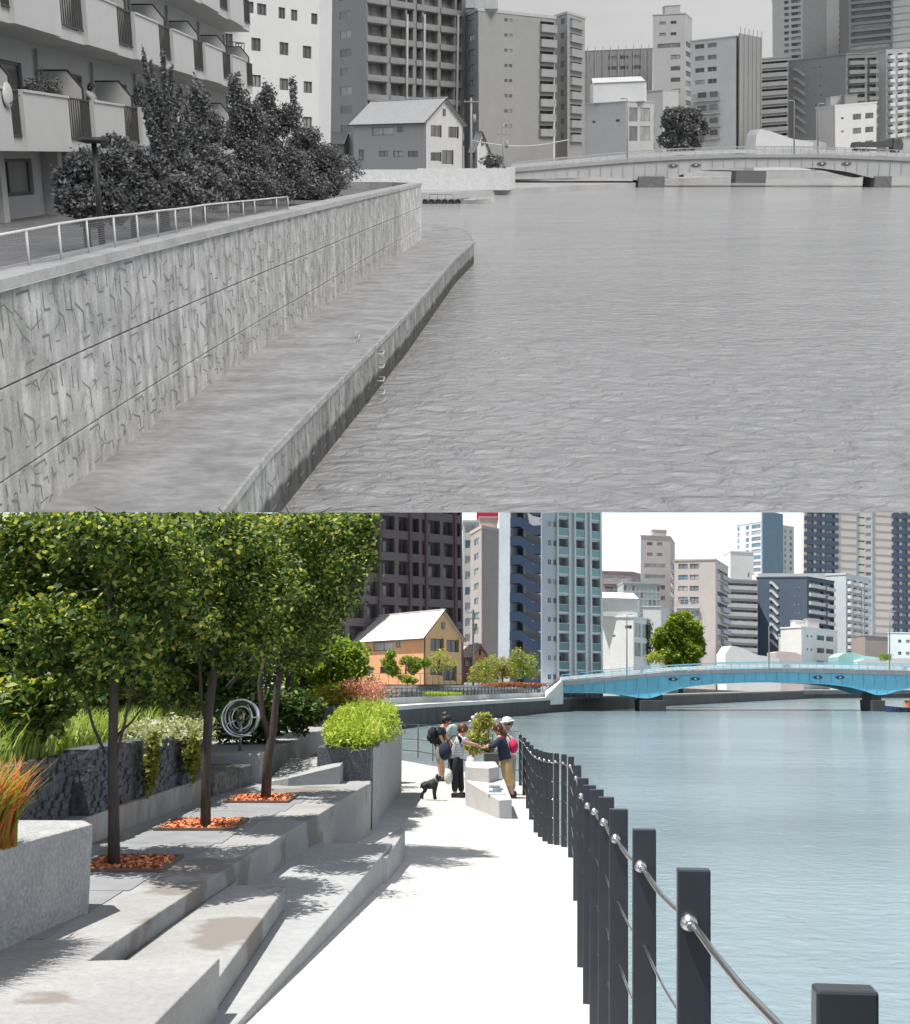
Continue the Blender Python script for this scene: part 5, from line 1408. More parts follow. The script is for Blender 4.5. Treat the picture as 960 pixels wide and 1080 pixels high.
def person(pl, label, J, top, bot, hair, shoes, sleeve='short', legs='long', s=1.0, face=(-1, 0, 0), stripes=None, skinm=None, hairlen=0, hat=None, group='visitors around the planter'):
    """J: joints pel, waist, chest, neck, head, and shoulder/elbow/hand, hip/knee/foot for l and r, in place coordinates"""
    J = {k: Vector(v) for k, v in J.items()}
    SK = skinm or SKIN
    lo = (J['footl']+J['footr'])/2; lo.z = min(J['footl'].z, J['footr'].z)
    root = empty(pl, 'person', lo, label, 'person', group)
    F_ = Vector(face).normalized()
    names, pos, rad = [], [], []
    def add(n, p, r): names.append(n); pos.append(p); rad.append(r if not hasattr(r, '__len__') else tuple(x*s for x in r)); rad[-1] = rad[-1] if hasattr(rad[-1], '__len__') else rad[-1]*s; return len(pos)-1
    up = (J['head']-J['neck']).normalized()
    add('pel', J['pel'], .13); add('waist', J['waist'], .12); add('chest', J['chest'], .135); add('neck', J['neck'], .058)
    add('hb', J['head']-up*.07*s, .07); add('hm', J['head']+up*.02*s, .098); add('ht', J['head']+up*.10*s, .065)
    E = [(0, 1), (1, 2), (2, 3), (3, 4), (4, 5), (5, 6)]
    for k in 'lr':
        a = add('sh'+k, J['sh'+k], .062); b = add('el'+k, J['el'+k], .042); c = add('wr'+k, J['el'+k].lerp(J['ha'+k], .85), .028); d = add('ha'+k, J['ha'+k], (.036, .022))
        E += [(2, a), (a, b), (b, c), (c, d)]
        a = add('hip'+k, J['hip'+k], .088); b = add('kn'+k, J['kn'+k], .058); c = add('an'+k, J['foot'+k]+Vector((0, 0, .07*s)), .038); d = add('to'+k, J['foot'+k]+F_*.14*s+Vector((0, 0, .035*s)), (.038, .028))
        E += [(0, a), (a, b), (b, c), (c, d)]
    ix = {n: i for i, n in enumerate(names)}
    me = skin_mesh('body', pos, E, rad, SK, 1, lo)
    ex = MB()
    h = J['head']; side = up.cross(F_).normalized()
    ex.smooth = True
    ex.ball(h+F_*.10*s, (.016*s, .016*s, .024*s), 8, 6)                       # nose
    for q in (-1, 1): ex.ball(h+side*q*.095*s-F_*.01*s, (.014*s, .014*s, .03*s), 8, 6)     # ears
    ex.ball(h+F_*.085*s-up*.05*s, (.02*s, .03*s, .01*s), 8, 6)                # lips
    for k in 'lr':                                                            # five fingers, curled
        d = (J['ha'+k]-J['el'+k]).normalized(); u, w = perp(d); p0 = J['ha'+k]+d*.02*s
        for i, L_ in enumerate((.062, .072, .068, .052)):
            b0 = p0+u*(i-1.5)*.018*s; ex.tube([b0-d*.02*s, b0+d*L_*.5*s, b0+d*L_*.85*s+w*.02*s], [.0095*s, .0085*s, .006*s], 6)
        b0 = p0-d*.035*s-u*.03*s; ex.tube([b0, b0-u*.025*s+d*.025*s, b0-u*.028*s+d*.055*s+w*.012*s], [.011*s, .0095*s, .007*s], 6)
    join_mb(me, ex, lo)
    add_obj(pl, 'body', me, root)
    def garment(nm, keys, edges, rr, m, stub=None):
        P_, R_2, idx = [], [], {}
        for kk, r in zip(keys, rr): idx[kk] = len(P_); P_.append(J2[kk]); R_2.append(tuple(x*s for x in r) if hasattr(r, '__len__') else r*s)
        add_obj(pl, nm, skin_mesh(nm, P_, [(idx[a], idx[b]) for a, b in edges], R_2, m, 1, lo), root)
    J2 = dict(J)
    J2['hem'] = J['pel'].lerp(J['waist'], -.45); J2['collar'] = J['chest'].lerp(J['neck'], .78)
    for k in 'lr':
        J2['sl'+k] = J['sh'+k].lerp(J['el'+k], .75) if sleeve == 'short' else J['el'+k].lerp(J['ha'+k], .82)
        J2['tr'+k] = J['kn'+k].lerp(J['hip'+k], .1) if legs == 'short' else (J['foot'+k]+Vector((0, 0, .09*s)) if legs == 'long' else J['kn'+k].lerp(J['foot'+k], .45))
    ks = ['chest', 'waist', 'hem', 'collar']; rs = [.155, .150, .165, .075]; es = [('chest', 'waist'), ('waist', 'hem'), ('chest', 'collar')]
    for k in 'lr':
        if sleeve == 'short': ks += ['sh'+k, 'sl'+k]; rs += [.082, .066]; es += [('chest', 'sh'+k), ('sh'+k, 'sl'+k)]
        else: ks += ['sh'+k, 'el'+k, 'sl'+k]; rs += [.082, .06, .045]; es += [('chest', 'sh'+k), ('sh'+k, 'el'+k), ('el'+k, 'sl'+k)]
    garment('shirt', ks, es, rs, top)
    ks = ['pel', 'waist']; rs = [.148, .135]; es = [('pel', 'waist')]
    J2['waist'] = J['pel'].lerp(J['waist'], .9)
    for k in 'lr':
        if legs == 'short': ks += ['hip'+k, 'tr'+k]; rs += [.108, .09]; es += [('pel', 'hip'+k), ('hip'+k, 'tr'+k)]
        elif legs == 'skirt': ks += ['hip'+k, 'kn'+k, 'tr'+k]; rs += [.125, .125, .12]; es += [('pel', 'hip'+k), ('hip'+k, 'kn'+k), ('kn'+k, 'tr'+k)]
        else: ks += ['hip'+k, 'kn'+k, 'tr'+k]; rs += [.105, .078, .065]; es += [('pel', 'hip'+k), ('hip'+k, 'kn'+k), ('kn'+k, 'tr'+k)]
    garment('skirt' if legs == 'skirt' else ('shorts' if legs == 'short' else 'trousers'), ks, es, rs, bot)
    for k in 'lr':
        mb = MB(); f = J['foot'+k]; mb.tube([f-F_*.07*s+Vector((0, 0, .04*s)), f+F_*.02*s+Vector((0, 0, .045*s)), f+F_*.17*s+Vector((0, 0, .03*s))], [.045*s, .05*s, .036*s], 10); mb.build(pl, 'shoe', shoes, root)
    if hair:
        mb = MB(); mb.ball(h+up*.03*s-F_*.028*s, (.108*s, .108*s, .112*s), 14, 9, lambda p: 1+.05*math.sin(p.x*9+p.z*7))
        if hairlen: mb.tube([h-F_*.06*s, h-F_*.10*s-up*.14*s, h-F_*.09*s-up*hairlen*s], [.085*s, .075*s, .03*s], 10)
        mb.build(pl, 'hair', hair, root)
    if hat:
        hm, kind = hat; mb = MB(); c = h+up*.075*s
        mb.ball(c, (.115*s, .115*s, .085*s), 16, 8)
        if kind == 'brim': mb.tube([c-up*.01*s, c-up*.03*s], [.15*s, .165*s], 18)
        else: mb.obox(c+F_*.14*s-up*.01*s, F_*.08*s, side*.075*s, up*.01*s)
        mb.build(pl, 'hat', hm, root)
    return root
def PJ(pl, dep, **k):
    """joints from picture positions at distance dep: (px, py[, offset in depth])"""
    return {n: pl.d(v[0], v[1], dep+(v[2] if len(v) > 2 else 0)) for n, v in k.items()}
DARK = cloth('black_cloth', (.018, .019, .024)); NAVYC = cloth('navy_cloth', (.022, .03, .055)); WHITEC = cloth('white_cloth', (.62, .62, .62))
KHAKI = cloth('khaki_cloth', (.30, .27, .23)); TAN = cloth('tan_cloth', (.48, .32, .17)); TEAL = cloth('pale_teal_cloth', (.35, .48, .47)); DENIM = cloth('denim', (.13, .20, .32))
HB = mat('black_hair', (.02, .014, .012), rough=.5, var=.3, scale=30); HBR = mat('brown_hair', (.10, .04, .022), rough=.5, var=.3, scale=30)
SHOE = mat('dark_shoe', (.03, .03, .035), rough=.6)
def striped():
    m = cloth('white_shirt_grey_stripes', (.60, .61, .63)); t = m.node_tree; N, L = t.nodes, t.links; b = N['Principled BSDF']
    src = b.inputs['Base Color'].links[0].from_socket
    tc = N.new('ShaderNodeTexCoord'); w = N.new('ShaderNodeTexWave'); w.bands_direction = 'Z'; w.inputs['Scale'].default_value = 9.5; w.inputs['Distortion'].default_value = .6
    L.new(tc.outputs['Object'], w.inputs['Vector']); r = N.new('ShaderNodeMapRange'); r.inputs['From Min'].default_value = .55; r.inputs['From Max'].default_value = .7
    L.new(w.outputs['Fac'], r.inputs['Value']); mx = N.new('ShaderNodeMix'); mx.data_type = 'RGBA'; L.new(r.outputs[0], mx.inputs['Factor'])
    L.new(src, mx.inputs[6]); mx.inputs[7].default_value = (.28, .32, .38, 1); L.new(mx.outputs[2], b.inputs['Base Color']); return m
STR = striped()
dM = on_g(481, 841).y; kM = dM/F
def gfix(J):
    """drop feet exactly to the paving"""
    for k in ('footl', 'footr'): J[k] = Vector((J[k].x, J[k].y, gz(J[k].x, J[k].y)))
    return J
J = gfix(PJ(A, dM, pel=(482, 801), waist=(481.5, 795), chest=(482, 783), neck=(486.5, 775.5), head=(489, 769.5),
    shl=(484, 779.5, -.17), ell=(494, 784, -.2), hal=(505, 786, -.1), shr=(487, 779.5, .17), elr=(497, 784.5, .2), har=(508, 788, .15),
    hipl=(480, 805, -.09), knl=(479.5, 821, -.1), footl=(480, 840, -.1), hipr=(484, 805, .09), knr=(485.5, 822, .1), footr=(487, 840.5, .12)))
R1 = person(A, 'man in a white striped tee shirt and dark trousers reaching across the planter', J, STR, DARK, HBR, SHOE, s=1.05, face=(1, -.1, -.0))
mb = MB(); c = A.d(469.5, 793, dM-.1); mb.ball(c, (.13, .10, .19), 12, 8, lambda p: 1+.1*p.z); mb.tube([c+Vector((0, 0, .15)), A.d(478, 776, dM-.22), A.d(485, 776, dM-.1)], .014, 6); mb.build(A, 'shoulder_bag', NAVYC, label='navy shoulder bag slung at the left hip of the striped shirt man', cat='bag')
mb = MB(); c = A.d(473, 818, dM-.15); mb.ball(c, (.09, .06, .16), 10, 8, lambda p: 1-.15*p.z); mb.tube([c+Vector((-.03, 0, .14)), c+Vector((0, 0, .26)), c+Vector((.03, 0, .14))], .006, 6); mb.build(A, 'plastic_bag', cloth('milky_plastic', (.6, .62, .58)), label='milky white carrier bag hanging beside the dark trousers', cat='bag')
dB = on_g(465, 824).y
J = gfix(PJ(A, dB, pel=(463.5, 788), waist=(463.5, 783), chest=(465, 772.5), neck=(468, 766), head=(470.5, 760.5),
    shl=(463.5, 769, -.17), ell=(465.5, 779, -.22), hal=(470, 786, -.12), shr=(467, 769, .17), elr=(470, 778, .2), har=(474, 784, .15),
    hipl=(463, 791, -.09), knl=(463.5, 806, -.1), footl=(465, 823, -.12), hipr=(465, 791, .1), knr=(467, 806, .12), footr=(468, 822, .2)))
person(A, 'man in a black vest, khaki shorts and dark cap wearing a black backpack', J, DARK, KHAKI, HB, SHOE, legs='short', s=1.03, face=(1, .25, -.1), hat=(DARK, 'cap'))
mb = MB(); c = A.d(456.5, 775, dB-.05); mb.ball(c, (.13, .15, .22), 14, 10, lambda p: 1+.08*math.sin(p.z*5)); mb.ball(c+Vector((-.08, -.03, -.06)), (.08, .11, .1), 10, 8)
mb.tube([c+Vector((.05, -.1, .17)), A.d(464, 767.5, dB-.2), A.d(466, 776, dB-.22), c+Vector((.08, -.12, -.12))], .022, 6); mb.build(A, 'backpack', DARK, label='bulging black backpack on the back of the man in khaki shorts', cat='backpack')
dC = dB+1.0
J = gfix(PJ(A, dC, pel=(477, 787), waist=(477, 782), chest=(476.5, 770.5), neck=(474, 762.5), head=(471, 755.5),
    shl=(474, 767, -.15), ell=(472, 777, -.1), hal=(478, 784, -.2), shr=(480, 767, .1), elr=(484, 776, .1), har=(488, 783, -.1),
    hipl=(475.5, 790, -.05), knl=(475.5, 804), footl=(475, 820, 0), hipr=(479, 790, .05), knr=(479, 804, .05), footr=(480, 820, .1)))
person(A, 'dark haired person in a pale teal top half hidden behind the man with the backpack', J, TEAL, DARK, HB, SHOE, s=1.0, face=(.7, -.7, 0))
dW = on_g(541, 842).y
J = gfix(PJ(A, dW, pel=(533.5, 803), waist=(532, 797), chest=(529, 784), neck=(527, 775), head=(524.5, 768.5),
    shl=(527, 780, -.15), ell=(521, 787, -.2), hal=(513.5, 788, -.15), shr=(531, 780, .15), elr=(522.5, 784, .2), har=(513, 786.5, .12),
    hipl=(533.5, 807, -.08), knl=(536.5, 820, -.06), footl=(541, 841.5, -.05), hipr=(534.5, 807, .08), knr=(537.5, 820, .1), footr=(540, 840, .2)))
person(A, 'woman with brown hair, navy jacket and tan calf length skirt leaning over the bench', J, NAVYC, TAN, HBR, SHOE, sleeve='long', legs='skirt', s=1.0, face=(-1, -.1, 0), hairlen=.2)
dH = dW+.9
J = gfix(PJ(A, dH, pel=(538, 797), waist=(537.5, 791), chest=(537, 778.5), neck=(536.5, 770), head=(535.5, 763.5),
    shl=(534, 774, -.1), ell=(531, 784, 0), hal=(527, 790, .1), shr=(541, 774, .1), elr=(543, 785, .1), har=(540, 793, 0),
    hipl=(536.5, 801, -.05), knl=(537, 815), footl=(537.5, 833, 0), hipr=(540, 801, .05), knr=(540, 815, .05), footr=(541, 832, .1)))
person(A, 'person in a white sun hat and pale shirt standing behind the woman', J, WHITEC, KHAKI, HB, SHOE, s=1.0, face=(-.7, -.7, 0), hat=(WHITEC, 'brim'))
mb = MB(); c = A.d(541.5, 786, dW+.25); mb.ball(c, (.10, .13, .15), 14, 10, lambda p: 1-.12*p.z); mb.tube([c+Vector((-.05, 0, .12)), A.d(535, 775, dW+.2), A.d(531, 777, dW-.1)], .014, 6)
mb.build(A, 'shoulder_bag', cloth('crimson_cloth', (.55, .02, .09)), label='crimson pink bag slung behind the woman in the navy jacket', cat='bag')
# crouching visitor half hidden by the bench
dK = on_g(502, 838).y+1.2
gK = gz(0.4, dK); q = lambda px, h, o=0: Vector((A.d(px, 800, dK).x, dK+o, gK+h))
J = dict(pel=q(499, .30), waist=q(497.5, .40), chest=q(496, .60), neck=q(498, .76), head=q(500, .86),
    shl=q(495, .68, -.15), ell=q(500, .52, -.2), hal=q(506, .45, -.1), shr=q(497, .68, .15), elr=q(501, .52, .2), har=q(507, .45, .1),
    hipl=q(501, .30, -.09), knl=q(509, .55, -.1), footl=q(508, 0, -.1), hipr=q(501, .30, .09), knr=q(510, .55, .1), footr=q(509, 0, .12))
person(A, 'crouching person in a white shirt and blue jeans half hidden behind the bench', J, WHITEC, DENIM, HB, SHOE, s=.95, face=(1, 0, 0))

# dog
dD = on_g(455, 844).y
def dog(pl, label, dep):
    q = lambda px, py, o=0: pl.d(px, py, dep+o)
    V = [q(447.5, 826.5), q(453, 827), q(458.5, 827.5), q(460.5, 822.5), q(462, 819.5), q(466.2, 820.2)]
    rad = [.085, .088, .105, .062, .060, .028]; E = [(0, 1), (1, 2), (2, 3), (3, 4), (4, 5)]
    gz_ = q(455, 844).z
    def leg(root, pts, rr):
        nonlocal V, rad, E
        last = root
        for p, r in zip(pts, rr): V.append(p); rad.append(r); E.append((last, len(V)-1)); last = len(V)-1
    def grounded(px, o, h=0): p = q(px, 843, o); p.z = gz(p.x, p.y)+.018+h; return p
    for o in (-.07, .07):
        leg(2, [q(458.6+o*6, 831, o), q(458.2+o*10, 837, o), grounded(458.8+o*12, o, .02), grounded(460+o*12, o)], [.045, .026, .02, .022])
        leg(0, [q(447.3, 830, o), q(449.3-o*8, 833.5, o), q(445.5-o*10, 837, o), grounded(444.8-o*12, o, .02), grounded(446-o*12, o)], [.055, .036, .022, .019, .021])
    leg(0, [q(445.2, 826), q(444, 829.5), q(443.6, 832)], [.022, .016, .008])
    root = empty(pl, 'dog', q(454, 844), label, 'dog')
    lo = root.location.copy()
    me = skin_mesh('body', V, E, rad, mat('black_fur', (.012, .014, .018), rough=.6, var=.3, scale=20, bump=.5, bscale=60), 1, lo)
    ex = MB(); h = q(461.8, 819)
    for o in (-.055, .055): ex.tube([h+Vector((-.01, o, .03)), h+Vector((-.02, o*1.5, .0)), h+Vector((-.01, o*1.5, -.07))], [.022, .028, .012], 8)
    ex.ball(q(467.6, 820.4), .018, 8, 6); join_mb(me, ex, lo)
    add_obj(pl, 'body', me, root)
    mb = MB(); c = q(460.4, 823); mb.tube([c+Vector((-.012, 0, -.006)), c+Vector((.012, 0, .008))], [.073, .07], 14); mb.build(pl, 'collar', mat('grey_collar', (.25, .26, .28)), root)
dog(A, 'slim black dog standing in profile, facing the people', dD)

# ---- wedge bench with picture plaque, and the planter behind it
a_, b_, c_ = on_g(491.5, 850), on_g(526.5, 863.5), on_g(540, 863.5)
d_ = Vector((c_.x-.05+.1, a_.y+2.0, 0)); e_ = Vector((a_.x+.02, a_.y+1.6, 0))
zb0 = gz(a_.x, a_.y); zF_ = A.zz(844, b_.y)-A.zz(863.5, b_.y); zR = A.zz(816.5, a_.y)-zb0
BR = empty(A, 'wedge_bench', (b_.x, b_.y, gz(b_.x, b_.y)), 'wedge shaped concrete bench with a raised end and a picture plaque', 'bench')
BC = mat('warm_bench_concrete', (.44, .425, .42), rough=.85, var=.08, scale=3, var2=.07, scale2=30, bump=.25)
yb0, yb1 = b_.y, a_.y+.25
zf_ = gz(b_.x, b_.y)+zF_
def ztop(x, y): return zf_+(zb0+zR-.10-zf_)*max(0, min(1, (y-yb0)/(yb1-yb0)))
mb = MB(); mb.prism([(a_.x, a_.y), (b_.x, b_.y), (c_.x, c_.y), (c_.x-.02, yb1), (a_.x+.02, yb1)], lambda x, y: gz(x, y)-.1, ztop)
mb.build(A, 'bench_base', BC, BR, bevel=.012)
mb = MB(); mb.prism([(a_.x, a_.y-.0), (a_.x+.42, a_.y-.35), (a_.x+.62, a_.y+.1), (a_.x+.60, yb1+1.2), (a_.x, yb1+1.2)], lambda x, y: gz(x, y)-.1, zb0+zR+.13)
mb.build(A, 'raised_block', BC, BR, bevel=.012)
mb = MB(); mb.box(a_.x+.18, a_.x+.42, a_.y-.31, a_.y-.29, zb0+zR-.12, zb0+zR+.06)
def tilted(cx, cy, hx, hy, off, mb):
    vs = [(cx-hx, cy-hy), (cx+hx, cy-hy), (cx+hx, cy+hy), (cx-hx, cy+hy)]
    lo_ = [(x, y, ztop(x, y)+off) for x, y in vs]; hi_ = [(x, y, ztop(x, y)+off+.012) for x, y in vs]
    mb.face(hi_); 
    for i in range(4): mb.face([lo_[i], lo_[(i+1) % 4], hi_[(i+1) % 4], hi_[i]])
mb = MB(); tilted(c_.x-.22, yb0+1.15, .16, .55, .003, mb); mb.build(A, 'plaque', mat('pale_plaque', (.5, .53, .56), rough=.4), BR)
mb = MB()
for (u, v, hx, hy) in ((-.02, .28, .10, .12), (.03, -.02, .09, .10), (-.03, -.3, .11, .08)): tilted(c_.x-.22+u, yb0+1.15+v, hx, hy, .018, mb)
mb.build(A, 'picture', mat('grey_photo_print', (.13, .15, .17), rough=.4, var=.7, scale=14, var2=.5, scale2=40), BR)
p0 = A.d(511, 812, dW+.9); p1 = A.d(527, 812, dW+.9); zt = A.zz(794, dW+.9)
PQ = empty(A, 'bamboo_planter', ((p0.x+p1.x)/2, dW+.9, gz(.6, dW)), 'dark grey planter with a feathery pale green bush in the middle of the group', 'planter')
mb = MB(); mb.box(p0.x, p1.x-.02, dW+.75, dW+1.5, gz(.6, dW)-.1, zt); mb.build(A, 'planter_box', SPECK, PQ, bevel=.01)
cl = [(A.d(px, py, dW+1.1), r*kM) for px, py, r in ((503, 788, 9), (509, 776, 10), (515, 764, 7), (498, 777, 9), (505, 765, 8), (517, 786, 7), (514, 756, 5), (494, 787, 6), (508, 757, 5))]
C = np.concatenate([blob(tuple(c), r, 420, .1) for c, r in cl])
BMB = leafmat('bamboo_leaves', [(.26, .30, .06), (.42, .44, .12), (.52, .50, .22), (.24, .30, .08)], .4)
add_obj(A, 'foliage', leaf_mesh('foliage', C-np.array(PQ.location), .075, BMB, aspect=.3), PQ)
mb = MB()
for c, r in cl: mb.tube([(p0.x+.12, dW+1.1, zt), c], [.012, .005], 5)
mb.build(A, 'stem', BARK, PQ)
for px, py, r in ((499, 757, 2.6), (496, 761, 1.8), (523, 759, 2.2), (502, 754, 1.6)):
    mb = MB(); mb.ball(A.d(px, py, dW+1.3), (r*kM, r*kM, r*kM*.8), 10, 7, lambda p: 1+.15*math.sin(p.x*11)*math.cos(p.z*9)); mb.build(A, 'flower_head', mat('white_petals', (.65, .62, .6), rough=.8), PQ)
# ================================================================== THE PLACE BEFORE (grey, overcast, upper view)
WZB = -5.2; ZP = -4.1; ZW = -1.3
def cut(o, fill=True):
    """end a near mesh of this model on the sloping cut where the model stops"""
    r = B.ray(480, 540.6); n = Vector((0, r.z, -r.y)).normalized()
    bm = bmesh.new(); bm.from_mesh(o.data)
    res = bmesh.ops.bisect_plane(bm, geom=bm.verts[:]+bm.edges[:]+bm.faces[:], plane_co=-Vector(o.location), plane_no=n, clear_outer=True)
    if fill:
        ed = [e for e in res['geom_cut'] if isinstance(e, bmesh.types.BMEdge)]
        bmesh.ops.holes_fill(bm, edges=ed, sides=0)
    bm.to_mesh(o.data); bm.free()
def wallmat(name, base, wet=False):
    """cast concrete with a stone-like relief in its form, joints and rain streaks; UV in metres along and up the wall"""
    m = bpy.data.materials.new(name); m.use_nodes = True; t = m.node_tree; N, L = t.nodes, t.links
    b = N['Principled BSDF']; b.inputs['Roughness'].default_value = .9; b.inputs['Specular IOR Level'].default_value = .2
    uv = N.new('ShaderNodeTexCoord')
    def mapping(sx, sy):
        mp = N.new('ShaderNodeMapping'); mp.inputs['Scale'].default_value = (sx, sy, 1); L.new(uv.outputs['UV'], mp.inputs[0]); return mp
    def noise(mp, sc, det=6):
        n = N.new('ShaderNodeTexNoise'); n.inputs['Scale'].default_value = sc; n.inputs['Detail'].default_value = det; L.new(mp.outputs[0], n.inputs['Vector']); return n
    def rng_(src, a, c, d, e):
        r = N.new('ShaderNodeMapRange'); r.inputs['From Min'].default_value = a; r.inputs['From Max'].default_value = c
        r.inputs['To Min'].default_value = d; r.inputs['To Max'].default_value = e; L.new(src, r.inputs['Value']); return r.outputs[0]
    def mul(*s):
        x = s[0]
        for y in s[1:]:
            k = N.new('ShaderNodeMath'); k.operation = 'MULTIPLY'; L.new(x, k.inputs[0]); L.new(y, k.inputs[1]); x = k.outputs[0]
        return x
    streak = rng_(noise(mapping(4.5, .45), 1.0).outputs['Fac'], .34, .66, .76, 1.22)
    blot = rng_(noise(mapping(1, 1), 1.3).outputs['Fac'], .35, .65, .88, 1.12)
    fine = rng_(noise(mapping(1, 1), 22, 4).outputs['Fac'], .3, .7, .88, 1.12)
    # relief, its shading put into the colour: angular stones, their outlines broken up
    vo = N.new('ShaderNodeTexVoronoi'); vo.feature = 'DISTANCE_TO_EDGE'; vo.inputs['Scale'].default_value = 2.3; vo.inputs['Randomness'].default_value = .8
    br = N.new('ShaderNodeTexBrick')
    mp = mapping(1.0, .85); nw = noise(mapping(1, 1), 1.4, 2)
    mxv = N.new('ShaderNodeVectorMath'); mxv.operation = 'MULTIPLY_ADD'; mxv.inputs[1].default_value = (.12, .12, 0); L.new(nw.outputs['Color'], mxv.inputs[0]); L.new(mp.outputs[0], mxv.inputs[2])
    vm = N.new('ShaderNodeTexVoronoi'); vm.distance = 'CHEBYCHEV' if False else 'EUCLIDEAN'
    L.new(mxv.outputs[0], vo.inputs['Vector'])
    edge = rng_(vo.outputs['Distance'], .008, .022, 0, 1)
    gate = rng_(noise(mapping(1, 1), 2.6, 2).outputs['Fac'], .42, .48, 0, 1)
    mxx = N.new('ShaderNodeMath'); mxx.operation = 'MAXIMUM'; L.new(edge, mxx.inputs[0]); L.new(gate, mxx.inputs[1])
    crack = rng_(mxx.outputs[0], 0, 1, .86, 1)
    sh = rng_(vo.outputs['Distance'], 0, .25, .86, 1.05)
    parts = [streak, blot, fine, crack, sh]
    sep = N.new('ShaderNodeSeparateXYZ'); L.new(uv.outputs['UV'], sep.inputs[0])
    if wet:      # the tide line: dark weed below, with a ragged edge
        ad = N.new('ShaderNodeMath'); ad.operation = 'MULTIPLY_ADD'; ad.inputs[1].default_value = .28
        L.new(noise(mapping(1.6, .5), 1.6, 5).outputs['Fac'], ad.inputs[0]); L.new(sep.outputs['Y'], ad.inputs[2])
        parts.append(rng_(ad.outputs[0], 1.0, 1.10, .30, 1))
    col = mul(*parts)
    sc = N.new('ShaderNodeVectorMath'); sc.operation = 'SCALE'; sc.inputs[0].default_value = (base, base*.985, base*.965); L.new(col, sc.inputs['Scale'])
    L.new(sc.outputs[0], b.inputs['Base Color'])
    h = N.new('ShaderNodeMath'); h.operation = 'ADD'; L.new(mxx.outputs[0], h.inputs[0]); L.new(noise(mapping(1, .4), 12, 5).outputs['Fac'], h.inputs[1])
    bp = N.new('ShaderNodeBump'); bp.inputs['Strength'].default_value = .7; bp.inputs['Distance'].default_value = .03; L.new(h.outputs[0], bp.inputs['Height']); L.new(bp.outputs[0], b.inputs['Normal'])
    return m
def uvwall(pl, name, path, z0, z1, m, joints=(), **kw):
    """a face along a plan path with UVs in metres, grooved at the joint heights"""
    bm = bmesh.new(); uvl = bm.loops.layers.uv.new('UVMap'); s = 0
    loc = Vector((path[0][0], path[0][1], z0))
    zs = [z0]
    for j in joints: zs += [j-.018, j-.006, j+.006, j+.018]
    zs.append(z1)
    S = [0]
    for a, b in zip(path, path[1:]): S.append(S[-1]+math.dist(a, b))
    nrm = []
    for i in range(len(path)):
        a, b = path[max(i-1, 0)], path[min(i+1, len(path)-1)]; d = Vector((b[0]-a[0], b[1]-a[1])).normalized(); nrm.append((d.y, -d.x))
    def P_(i, k):
        inn = .03 if joints and 1 <= k < len(zs)-1 and (k-1) % 4 in (1, 2) else 0
        return Vector((path[i][0]-nrm[i][0]*inn, path[i][1]-nrm[i][1]*inn, zs[k]))-loc
    V = [[bm.verts.new(P_(i, k)) for k in range(len(zs))] for i in range(len(path))]
    for i in range(len(path)-1):
        for k in range(len(zs)-1):
            f = bm.faces.new([V[i][k], V[i+1][k], V[i+1][k+1], V[i][k+1]])
            f.material_index = 1 if (joints and k % 4 == 2 and k < len(zs)-1) else 0
            for l, (u, v) in zip(f.loops, ((S[i], zs[k]-z0), (S[i+1], zs[k]-z0), (S[i+1], zs[k+1]-z0), (S[i], zs[k+1]-z0))): l[uvl].uv = (u, v)
    me = bpy.data.meshes.new(name); bm.to_mesh(me); bm.free()
    for q in (m if isinstance(m, list) else [m]): me.materials.append(q)
    return me, loc
GJ = g('joint', .05, rough=.95)
GCON = g('concrete', .40, rough=.9, var=.16, scale=1.2, bump=.35, bscale=30, var2=.1, scale2=9)
# plan of the flood wall, from its foot on the promenade
fp = [B.z(px, py, ZP) for px, py in [(-160, 700), (40, 540), (100, 493), (200, 421), (280, 364.5), (332.8, 329), (385.5, 292), (423.5, 267)]]
f2 = B.z(444.6, 252.5, ZP)
d0 = (fp[1]-fp[2]); fp[0] = fp[1]+d0.normalized()*6
path = [(p.x, p.y) for p in fp]
def densify(p, step=.6):
    out = [p[0]]
    for a, b in zip(p, p[1:]):
        n = max(1, int(math.dist(a, b)/step)); out += [(a[0]+(b[0]-a[0])*i/n, a[1]+(b[1]-a[1])*i/n) for i in range(1, n+1)]
    return out
def smooth(p, it=6):
    p = [Vector(q) for q in p]
    for _ in range(it): p = [p[0]] + [(p[i-1]+p[i]*2+p[i+1])/4 for i in range(1, len(p)-1)] + [p[-1]]
    return [tuple(q) for q in p]
main = smooth(densify(path), 12)
end = (f2.x, f2.y)
TH = .62
wroot = empty(B, 'flood_wall', (main[3][0], main[3][1], ZP), 'tall grey flood wall with stone patterned concrete and two long joints along the riverside path', 'wall')
GW = wallmat('grey_cast_wall', .46)
me, loc = uvwall(B, 'wall_face', main, ZP, ZW-.12, [GW, GJ], joints=(ZP+.62, ZP+1.62))
